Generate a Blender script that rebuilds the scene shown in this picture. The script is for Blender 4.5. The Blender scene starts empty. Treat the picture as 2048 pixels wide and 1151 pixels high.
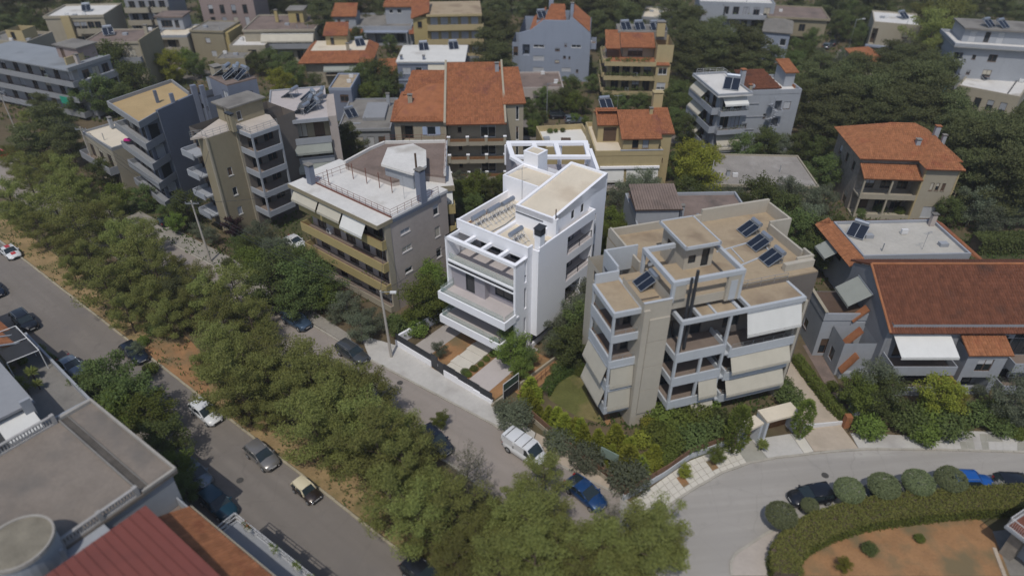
import bpy, bmesh, math, random
from mathutils import Vector, Matrix
R=math.radians
rnd=random.Random(7)
sc=bpy.context.scene
col=sc.collection
# ---------------------------------------------------------------- camera
F_PX,CAM_H,PITCH=1365.0,50.0,R(35.0)
cam=bpy.data.cameras.new('camera'); camo=bpy.data.objects.new('camera',cam); col.objects.link(camo)
camo.location=(0,0,CAM_H); camo.rotation_euler=(R(90)-PITCH,0,0)
cam.sensor_width=36.0; cam.lens=36.0*F_PX/2048.0; cam.clip_start=0.5; cam.clip_end=6000
cam.dof.use_dof=True; cam.dof.focus_distance=83.0; cam.dof.aperture_fstop=0.058
sc.camera=camo
# ---------------------------------------------------------------- sky, sun, exposure
SUN_EL,SUN_AZ=R(60),R(14)         # azimuth measured from straight behind the camera towards the left
w=bpy.data.worlds.new('World'); sc.world=w; w.use_nodes=True
nt=w.node_tree; bg=nt.nodes['Background']
sky=nt.nodes.new('ShaderNodeTexSky'); sky.sky_type='NISHITA'; sky.sun_disc=False
sky.sun_elevation=SUN_EL; sky.sun_rotation=R(180)+SUN_AZ
sky.air_density=1.0; sky.dust_density=1.4
nt.links.new(sky.outputs[0],bg.inputs[0]); bg.inputs[1].default_value=0.138
sun=bpy.data.lights.new('sun','SUN'); suno=bpy.data.objects.new('sun',sun); col.objects.link(suno)
sun.energy=3.25; sun.angle=R(0.53); sun.color=(1.0,0.955,0.88)
sdir=Vector((-math.sin(SUN_AZ)*math.cos(SUN_EL),-math.cos(SUN_AZ)*math.cos(SUN_EL),math.sin(SUN_EL)))
suno.rotation_euler=sdir.to_track_quat('Z','Y').to_euler(); suno.location=(-20,-60,120)
vs=sc.view_settings; vs.view_transform='Standard'; vs.look='None'; vs.gamma=1.0; vs.use_curve_mapping=False
vs.exposure=-0.45
try:
    sc.cycles.max_bounces=6; sc.cycles.transparent_max_bounces=6; sc.cycles.use_denoising=True
except Exception: pass
# ---------------------------------------------------------------- pixel of the photograph -> point of the place
_c,_s=math.cos(PITCH),math.sin(PITCH)
def at(px,py,z=0.0):
    a=(px-1024)/F_PX; b=(py-575.5)/F_PX; k=(CAM_H-z)/(_s+b*_c)
    return Vector((a*k,(_c-b*_s)*k,z))
def proj(p):
    d=p[1]*_c-(p[2]-CAM_H)*_s; u=-(p[1]*_s+(p[2]-CAM_H)*_c)
    return (1024+F_PX*p[0]/d,575.5+F_PX*u/d)
# ---------------------------------------------------------------- materials
MATS={}
def mat(name,c,rough=.8,var=.12,scale=.5,bump=0.,bscale=8.,metal=0.,streak=0.,spec=.3,stain=None,sscale=.15,sthr=.55,coat=0.,crack=0.,island=0.,lane=None):
    """plain procedural material: base colour with two scales of noise, optional stains, rain streaks and relief"""
    if name in MATS: return MATS[name]
    m=bpy.data.materials.new(name); m.use_nodes=True; n=m.node_tree.nodes; l=m.node_tree.links
    b=n['Principled BSDF']; b.inputs['Roughness'].default_value=rough; b.inputs['Metallic'].default_value=metal
    b.inputs['Specular IOR Level'].default_value=spec
    if coat: b.inputs['Coat Weight'].default_value=coat
    tc=n.new('ShaderNodeTexCoord')
    def noise(sc_,det=4,vec=None):
        t=n.new('ShaderNodeTexNoise'); t.inputs['Scale'].default_value=sc_; t.inputs['Detail'].default_value=det
        l.new(vec if vec else tc.outputs['Object'],t.inputs['Vector']); return t
    cur=None
    def mixc(fac,A,B,mode='MIX'):
        x=n.new('ShaderNodeMix'); x.data_type='RGBA'; x.blend_type=mode
        if isinstance(fac,float): x.inputs[0].default_value=fac
        else: l.new(fac,x.inputs[0])
        for s_,v in ((6,A),(7,B)):
            if isinstance(v,(tuple,list)): x.inputs[s_].default_value=(*v[:3],1)
            else: l.new(v,x.inputs[s_])
        return x.outputs[2]
    def ramp(o,p0,p1):
        r=n.new('ShaderNodeMapRange'); r.inputs[1].default_value=p0; r.inputs[2].default_value=p1; l.new(o,r.inputs[0]); return r.outputs[0]
    lo=tuple(x*(1-var) for x in c); hi=tuple(min(1,x*(1+var)) for x in c)
    n1=noise(scale,5); n2=noise(scale*9,3)
    av=n.new('ShaderNodeMath'); av.operation='MULTIPLY_ADD'; av.inputs[1].default_value=.4; l.new(n2.outputs[0],av.inputs[0])
    mm=n.new('ShaderNodeMath'); mm.operation='MULTIPLY'; mm.inputs[1].default_value=.6; l.new(n1.outputs[0],mm.inputs[0]); l.new(mm.outputs[0],av.inputs[2])
    cur=mixc(ramp(av.outputs[0],.32,.68),lo,hi)
    if stain:
        s1=noise(sscale,6); cur=mixc(ramp(s1.outputs[0],sthr,sthr+.16),cur,stain)
    if streak:
        mp=n.new('ShaderNodeMapping'); mp.inputs['Scale'].default_value=(.9,.9,.10); l.new(tc.outputs['Object'],mp.inputs[0])
        s2=noise(1.3,4,mp.outputs[0]); f=ramp(s2.outputs[0],.52,.8)
        fm=n.new('ShaderNodeMath'); fm.operation='MULTIPLY'; fm.inputs[1].default_value=streak; l.new(f,fm.inputs[0])
        cur=mixc(fm.outputs[0],cur,tuple(x*.45 for x in c))
    if island:      # every tile its own tone
        gi=n.new('ShaderNodeNewGeometry'); mr_=n.new('ShaderNodeMapRange'); mr_.inputs[3].default_value=1-island; mr_.inputs[4].default_value=1+island; l.new(gi.outputs['Random Per Island'],mr_.inputs[0])
        hs_=n.new('ShaderNodeHueSaturation'); l.new(mr_.outputs[0],hs_.inputs['Value']); l.new(cur,hs_.inputs['Color']); cur=hs_.outputs[0]
    if lane is not None:   # wear drawn out along the direction of travel
        lm=n.new('ShaderNodeMapping'); lm.vector_type='TEXTURE'; lm.inputs['Rotation'].default_value=(0,0,R(lane)); lm.inputs['Scale'].default_value=(22,.9,1); l.new(tc.outputs['Object'],lm.inputs[0])
        ln=noise(1.,3,lm.outputs[0]); cur=mixc(ramp(ln.outputs[0],.35,.72),tuple(x*.86 for x in c),cur); l2=noise(.9,5); cur=mixc(ramp(l2.outputs[0],.58,.74),cur,tuple(x*.80 for x in c))
    if crack:
        wn=noise(.6,3); wm=n.new('ShaderNodeMix'); wm.data_type='VECTOR'; wm.inputs[0].default_value=.35; l.new(tc.outputs['Object'],wm.inputs[4]); l.new(wn.outputs[1],wm.inputs[5])
        vo=n.new('ShaderNodeTexVoronoi'); vo.feature='DISTANCE_TO_EDGE'; vo.inputs['Scale'].default_value=.42; l.new(wm.outputs[1],vo.inputs['Vector'])
        ck=ramp(vo.outputs['Distance'],.012,.0); cm=n.new('ShaderNodeMath'); cm.operation='MULTIPLY'; cm.inputs[1].default_value=crack; cm.use_clamp=True; l.new(ck,cm.inputs[0]); cur=mixc(cm.outputs[0],cur,tuple(x*.55 for x in c))
        big=noise(.035,2); cur=mixc(ramp(big.outputs[0],.45,.7),cur,tuple(x*.86 for x in c)); 
    l.new(cur,b.inputs['Base Color'])
    if bump:
        bn=noise(bscale,4); bp=n.new('ShaderNodeBump'); bp.inputs['Strength'].default_value=bump; bp.inputs['Distance'].default_value=.05
        l.new(bn.outputs[0],bp.inputs['Height']); l.new(bp.outputs[0],b.inputs['Normal'])
    MATS[name]=m; return m
def leafmat(name,c1,c2,trans=.34):
    """foliage: every leaf clump its own tone, every plant its own tint, some light through the leaf"""
    m=bpy.data.materials.new(name); m.use_nodes=True; n=m.node_tree.nodes; l=m.node_tree.links
    b=n['Principled BSDF']; b.inputs['Roughness'].default_value=.75; b.inputs['Specular IOR Level'].default_value=.15
    g=n.new('ShaderNodeNewGeometry'); oi=n.new('ShaderNodeObjectInfo')
    x=n.new('ShaderNodeMix'); x.data_type='RGBA'; x.inputs[6].default_value=(*c1,1); x.inputs[7].default_value=(*c2,1); l.new(g.outputs['Random Per Island'],x.inputs[0])
    h=n.new('ShaderNodeHueSaturation')
    def mr(o,a,b_):
        r=n.new('ShaderNodeMapRange'); r.inputs[3].default_value=a; r.inputs[4].default_value=b_; l.new(o,r.inputs[0]); return r.outputs[0]
    l.new(mr(oi.outputs['Random'],.482,.518),h.inputs['Hue']); l.new(mr(oi.outputs['Random'],.70,1.34),h.inputs['Value'])
    l.new(x.outputs[2],h.inputs['Color']); l.new(h.outputs[0],b.inputs['Base Color'])
    t=n.new('ShaderNodeBsdfTranslucent'); l.new(h.outputs[0],t.inputs[0])
    ms=n.new('ShaderNodeMixShader'); ms.inputs[0].default_value=trans; l.new(b.outputs[0],ms.inputs[1]); l.new(t.outputs[0],ms.inputs[2])
    l.new(ms.outputs[0],n['Material Output'].inputs[0]); return m
def glassmat(name,c,rough=.08,alpha=1.0):
    m=bpy.data.materials.new(name); m.use_nodes=True; b=m.node_tree.nodes['Principled BSDF']
    b.inputs['Base Color'].default_value=(*c,1); b.inputs['Roughness'].default_value=rough; b.inputs['Specular IOR Level'].default_value=.6
    b.inputs['Alpha'].default_value=alpha; return m
# ---------------------------------------------------------------- mesh collecting
class MB:
    def __init__(s): s.v=[]; s.f=[]
    def poly(s,pts):
        i=len(s.v); s.v+= [tuple(p) for p in pts]; s.f.append(tuple(range(i,i+len(pts)))); return s
    def box(s,x0,x1,y0,y1,z0,z1):
        if x0>x1:x0,x1=x1,x0
        if y0>y1:y0,y1=y1,y0
        if z0>z1:z0,z1=z1,z0
        i=len(s.v); s.v+=[(x0,y0,z0),(x1,y0,z0),(x1,y1,z0),(x0,y1,z0),(x0,y0,z1),(x1,y0,z1),(x1,y1,z1),(x0,y1,z1)]
        s.f+=[tuple(i+k for k in q) for q in ((0,3,2,1),(4,5,6,7),(0,1,5,4),(1,2,6,5),(2,3,7,6),(3,0,4,7))]; return s
    def prism(s,pts,z0,z1,z1s=None):
        n=len(pts); i=len(s.v)
        s.v+=[(p[0],p[1],z0) for p in pts]+[(p[0],p[1],(z1s[k] if z1s else z1)) for k,p in enumerate(pts)]
        s.f.append(tuple(i+k for k in reversed(range(n)))); s.f.append(tuple(i+n+k for k in range(n)))
        for k in range(n): s.f.append((i+k,i+(k+1)%n,i+n+(k+1)%n,i+n+k))
        return s
    def slabq(s,q,t):
        """a plate of thickness t under the quad/polygon q"""
        q=[Vector(p) for p in q]; nrm=(q[1]-q[0]).cross(q[2]-q[0]).normalized()
        if nrm.z<0: nrm=-nrm
        n=len(q); i=len(s.v); s.v+=[tuple(p) for p in q]+[tuple(p-nrm*t) for p in q]
        s.f.append(tuple(i+k for k in range(n))); s.f.append(tuple(i+n+k for k in reversed(range(n))))
        for k in range(n): s.f.append((i+k,i+n+k,i+n+(k+1)%n,i+(k+1)%n))
        return s
    def tube(s,p0,p1,r0,r1=None,n=6):
        r1=r0 if r1 is None else r1; p0=Vector(p0); p1=Vector(p1); d=(p1-p0).normalized()
        a=d.orthogonal().normalized(); b=d.cross(a); i=len(s.v)
        for p,r in ((p0,r0),(p1,r1)):
            for k in range(n):
                t=2*math.pi*k/n; s.v.append(tuple(p+a*(r*math.cos(t))+b*(r*math.sin(t))))
        for k in range(n): s.f.append((i+k,i+(k+1)%n,i+n+(k+1)%n,i+n+k))
        s.f.append(tuple(i+k for k in reversed(range(n)))); s.f.append(tuple(i+n+k for k in range(n))); return s
    def path(s,pts,r,n=5):
        for a,b in zip(pts,pts[1:]): s.tube(a,b,r,n=n)
        return s
    def wallpath(s,pts,t,z0,z1,closed=False):
        """upright wall of thickness t along a plan polyline (mitred)"""
        P=[Vector(p[:2]) for p in pts]; n=len(P); L=[];Rr=[]
        for i in range(n):
            a=P[i-1] if (i>0 or closed) else None; b=P[(i+1)%n] if (i<n-1 or closed) else None
            d1=(P[i]-a).normalized() if a is not None else None; d2=(b-P[i]).normalized() if b is not None else None
            if d1 is None: d1=d2
            if d2 is None: d2=d1
            n1=Vector((-d1.y,d1.x)); n2=Vector((-d2.y,d2.x)); m=(n1+n2)
            m=m/max(.3,(m.dot(n1)))
            L.append(P[i]+m*t/2); Rr.append(P[i]-m*t/2)
        for i in range(n if closed else n-1):
            j=(i+1)%n
            s.prism([L[i],Rr[i],Rr[j],L[j]],z0,z1)
        return s
    def mesh(s,name,m,smooth=False):
        me=bpy.data.meshes.new(name); me.from_pydata(s.v,[],s.f)
        for x in (m if isinstance(m,(list,tuple)) else [m]): me.materials.append(x)
        if smooth: me.shade_smooth()
        return me
    def build(s,name,m,parent=None,loc=None,smooth=False):
        if not s.f: return None
        return obj(name,s.mesh(name,m,smooth),parent,loc)
def obj(name,me,parent=None,loc=None,rot=None):
    o=bpy.data.objects.new(name,me); col.objects.link(o)
    if parent: o.parent=parent
    if loc is not None: o.location=loc
    if rot is not None: o.rotation_euler=rot if isinstance(rot,(tuple,list)) else (0,0,rot)
    return o
def tag(o,label=None,cat=None,group=None,kind=None):
    if label: o['label']=label
    if cat: o['category']=cat
    if group: o['group']=group
    if kind: o['kind']=kind
    return o
def thing(name,label,cat,loc=(0,0,0),rz=0.,group=None):
    o=bpy.data.objects.new(name,None); col.objects.link(o); o.location=loc; o.rotation_euler=(0,0,rz); o.empty_display_size=.3
    return tag(o,label,cat,group)
KIDS={}
def dup(root,loc,rz,label=None,group=None,scale=None):
    r=root.copy(); col.objects.link(r); r.location=loc; r.rotation_euler=(0,0,rz)
    if scale is not None: r.scale=scale if isinstance(scale,(tuple,list)) else (scale,)*3
    if label: r['label']=label
    if group: r['group']=group
    for ch in KIDS.get(root.name) or root.children:
        c=ch.copy(); col.objects.link(c); c.parent=r
        for g in ch.children:
            d=g.copy(); col.objects.link(d); d.parent=c
    return r
# ---------------------------------------------------------------- palette
M=dict(
 white=mat('white_render',(.825,.83,.865),.85,.03,.3,.05,30),
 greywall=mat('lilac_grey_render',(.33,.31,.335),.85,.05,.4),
 cream_roof=mat('cream_roof_coating',(.62,.55,.44),.9,.07,.35,.08,20,stain=(.52,.44,.34),sscale=.22),
 paver=mat('pinkish_grey_tiles',(.46,.42,.41),.7,.06,.9,.05,12),
 glass=glassmat('dark_window_glass',(.018,.024,.03)),
 glass2=glassmat('grey_window_glass',(.05,.065,.075),.12),
 clear=glassmat('balcony_glass',(.42,.52,.48),.05,.28),
 anth=mat('anthracite_metal',(.045,.048,.055),.5,.08,2.,metal=.2),
 beige=mat('beige_render',(.42,.385,.325),.9,.06,.3,.06,18,streak=.13),
 beige_w=mat('off_white_render',(.43,.455,.485),.85,.05,.4,.05,18,streak=.12),
 tan_roof=mat('tan_roof_coating',(.36,.285,.195),.95,.12,.3,.08,14,stain=(.25,.19,.13),sscale=.3,sthr=.5),
 awn=mat('cream_awning_cloth',(.46,.43,.36),.9,.07,.8,streak=.13),
 awn_w=mat('white_awning_cloth',(.62,.62,.60),.9,.05,.8,streak=.12),
 awn_g=mat('grey_green_awning_cloth',(0.289,0.306,0.281),.9,.06,.8,streak=.12),
 ochre=mat('ochre_paint',(.37,.295,.135),.85,.09,.4,.05,14,streak=.12),
 taupe=mat('taupe_render',(.41,.36,.33),.9,.09,.3,.06,16,streak=.13),
 roofwhite=mat('weathered_white_roof',(.60,.585,.56),.9,.1,.25,.06,12,stain=(.36,.33,.29),sscale=.18,sthr=.58),
 roofbrown=mat('brown_gravel_roof',(.19,.145,.125),.95,.2,.4,.2,10,stain=(.11,.09,.08),sscale=.3),
 roofgrey=mat('grey_concrete_roof',(0.212,0.200,0.183),.95,.16,.3,.15,9,stain=(.15,.14,.13),sscale=.25,sthr=.5),
 rust=mat('rust_red_paint',(.16,.06,.04),.7,.2,2.),
 bluegrey=mat('blue_grey_render',(0.128,0.147,0.190),.85,.07,.3,.05,16,streak=.13),
 coolgrey=mat('cool_grey_render',(.25,.26,.285),.85,.06,.3,.05,16,streak=.15),
 floor=mat('recess_shade_brown',(.19,.15,.125),.85,.15,1.),  # floor colour darkened so that balconies and loggias look shaded
 shade=mat('recess_shade_taupe',(.15,.132,.118),.9,.12,.6),  # wall colour darkened to carry the shade inside the loggias
 slateblue=mat('slate_blue_render',(0.170,0.191,0.246),.85,.06,.3,.05,16,streak=.13),
 palegrey=mat('pale_grey_render',(0.257,0.265,0.281),.85,.07,.3,.05,16,streak=.13),
 paleblue=mat('pale_blue_render',(0.255,0.290,0.361),.85,.05,.3,.05,16,streak=.12),
 yellow=mat('pale_yellow_render',(0.404,0.327,0.181),.85,.07,.3,.05,16,streak=.13),
 khaki=mat('khaki_render',(0.271,0.234,0.160),.85,.08,.3,.05,16,streak=.13),
 cream=mat('cream_render',(0.336,0.300,0.232),.85,.07,.3,.05,16,streak=.13),
 stone=mat('rough_stone_facing',(.25,.22,.185),.95,.3,1.8,.35,5,streak=.12),
 dimwhite=mat('dimmed_white_render',(0.306,0.323,0.353),.85,.07,.3,.05,16,streak=.14),  # white lowered in the colour to carry the dimmer edges of the view
 pink=mat('dusty_pink_render',(0.288,0.224,0.208),.85,.08,.3,streak=.13),
 brown=mat('brown_paint',(.10,.065,.045),.7,.15,1.),
 wood=mat('varnished_wood',(.20,.10,.045),.6,.25,3.),
 shutter=mat('pale_shutter',(.45,.46,.48),.7,.06,1.),
 shutbl=mat('pale_blue_shutter',(.34,.42,.58),.7,.06,1.),
 frame_w=mat('white_window_frame',(.62,.62,.62),.5,.03,2.),
 frame_b=mat('brown_window_frame',(.12,.075,.05),.6,.1,2.),
 dark=mat('dark_recess_paint',(.07,.068,.066),.9,.15,.6),
 steel=mat('galvanised_steel',(.42,.44,.46),.45,.1,3.,metal=.6),
 tank=mat('dull_metal_tank',(.33,.36,.41),.35,.1,2.,metal=.55),
 panel=glassmat('solar_collector_glass',(.012,.017,.03),.12),
 concrete=mat('pole_concrete',(.40,.37,.33),.9,.12,1.2,.1,8,streak=.13),
 tile=mat('terracotta_tiles',(.285,.112,.052),.85,.22,1.1,.1,6,stain=(.20,.075,.05),sscale=.35,sthr=.56,island=.15),
 tile_d=mat('dull_brown_terracotta_tiles',(.135,.051,.028),.88,.22,1.2,.1,6,stain=(.075,.036,.025),sscale=.3,sthr=.56,island=.17),
 tile_o=mat('orange_terracotta_tiles',(.295,.122,.056),.85,.22,1.1,.1,6,stain=(.24,.08,.04),sscale=.4,sthr=.56,island=.15),
 redmetal=mat('dark_red_sheet_metal',(.175,.054,.043),.55,.08,.5,stain=(.145,.046,.038),sscale=.3),
 teal=mat('green_cloth',(.02,.28,.19),.8,.1,2.),
 magenta=mat('magenta_cloth',(.6,.03,.25),.8,.1,2.),
 skyblue=mat('sky_blue_cloth',(.12,.42,.72),.8,.1,2.),
 orange=mat('orange_cloth',(.75,.17,.04),.8,.1,2.),
)
LABEL_POINTS=[]   # (world xy, short noun phrase) landmarks used in the wording of labels
# ================================================================ buildings
WCACHE={}
VARY=[False]; VR=random.Random(21)
ROT={'F':0.,'R':R(90),'B':R(180),'L':R(-90)}
def win_meshes(w,h,kind):
    w=round(w,1); h=round(h,1); k=(w,h,kind)
    if k in WCACHE: return WCACHE[k]
    fm={'w':'frame_w','b':'frame_b','a':'anth','s':'shutter','h':'shutter','d':'frame_w','x':'frame_b','l':'shutbl','D':'anth'}[kind]
    f=MB(); a,b=-w/2,w/2; t=.07; y0,y1=.07,.16
    f.box(a,a+t,y0,y1,0,h).box(b-t,b,y0,y1,0,h).box(a+t,b-t,y0,y1,0,t).box(a+t,b-t,y0,y1,h-t,h)
    n=max(1,int(round(w/1.0)))
    for i in range(1,n): x=a+w*i/n; f.box(x-.035,x+.035,y0+.005,y1-.005,t,h-t)
    if kind in 'wbsl': f.box(a-.06,b+.06,-.05,.06,-.07,-.004)
    p=MB(); p.poly([(a+t,.13,t),(b-t,.13,t),(b-t,.13,h-t),(a+t,.13,h-t)])
    s=None
    if kind in 'shl':
        s=MB(); zb=t if kind=='s' else h*.5
        if kind=='l':
            for x0,x1 in ((a-w/2-.03,a-.03),(b+.03,b+w/2+.03)):
                s.box(x0,x1,-.06,-.01,0,h)
        else:
            z=zb
            while z<h-t-.02: s.box(a+t,b-t,.085,.115,z,min(z+.16,h-t)); s.box(a+t,b-t,.075,.084,z+.02,min(z+.1,h-t)); z+=.17
    r=(f.mesh('window',M[fm]),p.mesh('pane',M['glass']),s.mesh('shutter',M['shutbl' if kind=='l' else 'shutter']) if s else None)
    WCACHE[k]=r; return r
class House:
    def __init__(s,name,label,cat,A,B,z,az=None,land=None):
        a=at(*A,z); b=at(*B,z); d=b-a
        s.az=math.atan2(d.y,d.x) if az is None else R(az)
        s.w=(Vector((math.cos(s.az),math.sin(s.az),0))).dot(d); s.o=a; s.z=z
        s.root=thing(name,label,cat,(a.x,a.y,0),s.az)
        s.cs,s.sn=math.cos(s.az),math.sin(s.az)
        if land: LABEL_POINTS.append((s.W(s.w/2,3),land))
    def px(s,x,y,z):
        p=at(x,y,z); dx,dy=p.x-s.o.x,p.y-s.o.y
        return (dx*s.cs+dy*s.sn,-dx*s.sn+dy*s.cs)
    def W(s,u,v,z=0): return Vector((s.o.x+u*s.cs-v*s.sn,s.o.y+u*s.sn+v*s.cs,z))
    def part(s,name,mb,m,parent=None): return mb.build(name,M[m] if isinstance(m,str) else m,parent or s.root)
    # --- a rectangular volume whose four faces may have openings
    def P(s,box,face,t,d,z):
        u0,u1,v0,v1=box
        return {'F':(u0+t,v0+d,z),'R':(u1-d,v0+t,z),'B':(u1-t,v1-d,z),'L':(u0+d,v1-t,z)}[face]
    def flen(s,box,face): return box[1]-box[0] if face in 'FB' else box[3]-box[2]
    def walls(s,box,z0,z1,m,holes=None,faces='FRBL',t=.25,name='wall'):
        holes=holes or {}; mb=MB()
        for f in faces:
            Lh=s.flen(box,f); hs=[]
            for h in holes.get(f,[]):
                a,b=max(.02,h[0]),min(Lh-.02,h[1])
                if b-a>.15 and h[3]-h[2]>.15: hs.append((a,b,max(z0,h[2]),min(z1,h[3]),h[4]))
            S=sorted({0,Lh,*[h[0] for h in hs],*[h[1] for h in hs]}); Z=sorted({z0,z1,*[h[2] for h in hs],*[h[3] for h in hs]})
            for i in range(len(S)-1):
                j=0
                for j in range(len(Z)-1):
                    cs_,cz=(S[i]+S[i+1])/2,(Z[j]+Z[j+1])/2
                    if any(h[0]<cs_<h[1] and h[2]<cz<h[3] for h in hs): continue
                    mb.poly([s.P(box,f,S[i],0,Z[j]),s.P(box,f,S[i+1],0,Z[j]),s.P(box,f,S[i+1],0,Z[j+1]),s.P(box,f,S[i],0,Z[j+1])])
            for h in hs:
                a,b,c,d,k=h; dep=1.6 if k=='o' else t; q=lambda S_,D_,Z_:s.P(box,f,S_,D_,Z_)
                mb.poly([q(a,0,c),q(a,dep,c),q(a,dep,d),q(a,0,d)]).poly([q(b,0,c),q(b,0,d),q(b,dep,d),q(b,dep,c)])
                mb.poly([q(a,0,c),q(b,0,c),q(b,dep,c),q(a,dep,c)]).poly([q(a,0,d),q(a,dep,d),q(b,dep,d),q(b,0,d)])
                if k=='o':
                    mb.poly([q(a,dep,c),q(b,dep,c),q(b,dep,d),q(a,dep,d)])
                    ww=min(1.8,(b-a)*.6); s.window(box,f,(a+b)/2-ww/2,(a+b)/2+ww/2,c+.02,c+2.1,'D',dep-.16)
                elif k!='v': s.window(box,f,a,b,c,d,k)
        return s.part(name,mb,m)
    def window(s,box,f,a,b,c,d,k,dep=0.,parent=None):
        fr,pn,sh=win_meshes(b-a,d-c,k)
        loc=s.P(box,f,(a+b)/2,dep,c)
        o=obj('window',fr,s.root,loc,ROT[f]); 
        sx=(b-a)/round(b-a,1); sz=(d-c)/round(d-c,1); o.scale=(sx,1,sz)
        obj('pane',pn,o)
        if sh: obj('shutter',sh,o)
        elif VARY[0] and k in 'xbwaD':
            r=VR.random()
            if r<.5:
                fr_=(.25,.45,.7,1.0)[int(r*8)]; cm=VR.choice(('shutter','awn','dimwhite','brown')); w_,h_=round(b-a,1),round(d-c,1); kk=('rs',w_,h_,fr_,cm)
                if kk not in WCACHE:
                    s_=MB(); z=h_-.07; zb=h_-(h_-.14)*fr_
                    while z>zb+.05: s_.box(-w_/2+.07,w_/2-.07,.085,.12,z-.15,z-.012); z-=.15
                    WCACHE[kk]=s_.mesh('shutter',M[cm])
                obj('shutter',WCACHE[kk],o)
        return o
    def deck(s,pts,z,m,name='roof_deck',t=.25):
        mb=MB(); mb.prism(pts,z-t,z); return s.part(name,mb,m)
    def parapet(s,box,z0,z1,m,t=.22,name='parapet',faces='FRBL',o=0.):
        u0,u1,v0,v1=box; u0-=o;u1+=o;v0-=o;v1+=o; mb=MB()
        if 'F' in faces: mb.box(u0,u1,v0,v0+t,z0,z1)
        if 'B' in faces: mb.box(u0,u1,v1-t,v1,z0,z1)
        if 'L' in faces: mb.box(u0,u0+t,v0+t+.002,v1-t-.002,z0,z1)
        if 'R' in faces: mb.box(u1-t,u1,v0+t+.002,v1-t-.002,z0,z1)
        return s.part(name,mb,m)
    def box(s,name,u0,u1,v0,v1,z0,z1,m): return s.part(name,MB().box(u0,u1,v0,v1,z0,z1),m)
    def balcony(s,box,f,a,b,z,dep,m,style='solid',h=.95,par=None,t=.1,cap=None,up=.0):
        """floor slab out from face f with a parapet of the given style; dep is measured outwards"""
        q=lambda S_,D_,Z_:s.P(box,f,S_,-D_,Z_)
        def bx(mb,a_,b_,d0,d1,z0_,z1_):
            p=q(a_,d0,z0_); r=q(b_,d1,z1_); mb.box(p[0],r[0],p[1],r[1],z0_,z1_)
        mb=MB(); bx(mb,a,b,.003,dep,z-.17,z); o=s.part('balcony_slab',mb,m); pm=par or m
        mb=MB(); bx(mb,a+.11,b-.11,.01,dep-.11,z+.001,z+.025); mb.build('balcony_floor',M['floor'],o)
        if VARY[0] and b-a>2.5:
            if VR.random()<.55:
                c=a+.6+VR.random()*(b-a-1.4); m_=MB(); bx(m_,c,c+.8,.02,.33,z+.12,z+.72); ac=s.part('air_conditioner',m_,'frame_w'); m_=MB(); p0,p1=q(c+.3,.335,z+.42),q(c+.3,.35,z+.42); m_.tube(p0,p1,.22,n=10); m_.build('fan_grille',M['anth'],ac)
            if VR.random()<.45 and dep>1:
                m_=MB(); n_=VR.randint(3,7)
                for _ in range(n_):
                    p=Vector(q(a+.3+VR.random()*(b-a-.6),dep-.35,z+.35+VR.random()*.6)); clump(m_,VR,p,.22+VR.random()*.2,16,.22,.12)
                tag(s.part('balcony_plants',m_,L[VR.choice(('broad','broad_d','olive'))]),kind='stuff')
        if style=='solid':
            mb=MB(); bx(mb,a,b,dep-t,dep+.004,z-.3,z+h); bx(mb,a-.004,a+t,.004,dep-t-.002,z-.3,z+h); bx(mb,b-t,b+.004,.004,dep-t-.002,z-.3,z+h); mb.build('balcony_parapet',M[pm],o)
        else:
            lo=.08 if style!='half' else .5
            if style=='half': 
                mb=MB(); bx(mb,a,b,dep-t,dep+.004,z-.3,z+.5); bx(mb,a-.004,a+t,.004,dep-t-.002,z-.3,z+.5); bx(mb,b-t,b+.004,.004,dep-t-.002,z-.3,z+.5); mb.build('balcony_parapet',M[m],o); pm='steel'
            mb=MB(); pts=[q(a+.05,.02,0),q(a+.05,dep-.05,0),q(b-.05,dep-.05,0),q(b-.05,.02,0)]
            for zz in ([h] if style=='glass' else [h,h*.55+lo*.4]):
                mb.path([(p[0],p[1],z+zz) for p in pts],.025)
            for p,r in zip(pts,pts[1:]):
                L_=(Vector(r)-Vector(p)).length; n=max(1,int(L_/(.14 if style=='bars' else 1.1)))
                for i in range(n+1):
                    c=Vector(p).lerp(Vector(r),i/n); mb.tube((c.x,c.y,z+lo-.08),(c.x,c.y,z+h),.012 if style=='bars' else .02,n=4)
            r=mb.build('railing',M[pm if pm!=m or style!='glass' else 'steel'],o)
            if style=='glass':
                g=MB()
                for p,r_ in zip(pts,pts[1:]):
                    d=(Vector(r_)-Vector(p)); nn=Vector((-d.y,d.x,0)).normalized()*.008
                    p_,e_=Vector(p),Vector(r_); g.prism([p_+nn,p_-nn,e_-nn,e_+nn],z+.03,z+h-.03)
                g.build('glass_panel',M['clear'],o)
        return o
    def awning(s,box,f,a,b,zt,out,drop,m='awn',d0=0.):
        q=lambda S_,D_,Z_:s.P(box,f,S_,-D_,Z_)
        mb=MB(); A,B_,C,D=q(a,d0+.03,zt),q(b,d0+.03,zt),q(b,d0+out,zt-drop),q(a,d0+out,zt-drop)
        mb.slabq([A,B_,C,D],.03); o=s.part('awning',mb,m)
        v=MB(); e,g=q(a,d0+out+.01,zt-drop-.28),q(b,d0+out+.04,zt-drop-.02); v.box(e[0],g[0],e[1],g[1],e[2],g[2]); v.build('valance',M[m],o)
        tb=MB(); tb.tube(q(a-.05,d0+.06,zt+.03),q(b+.05,d0+.06,zt+.03),.06); tb.build('roller',M['steel'],o)
        return o
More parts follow.
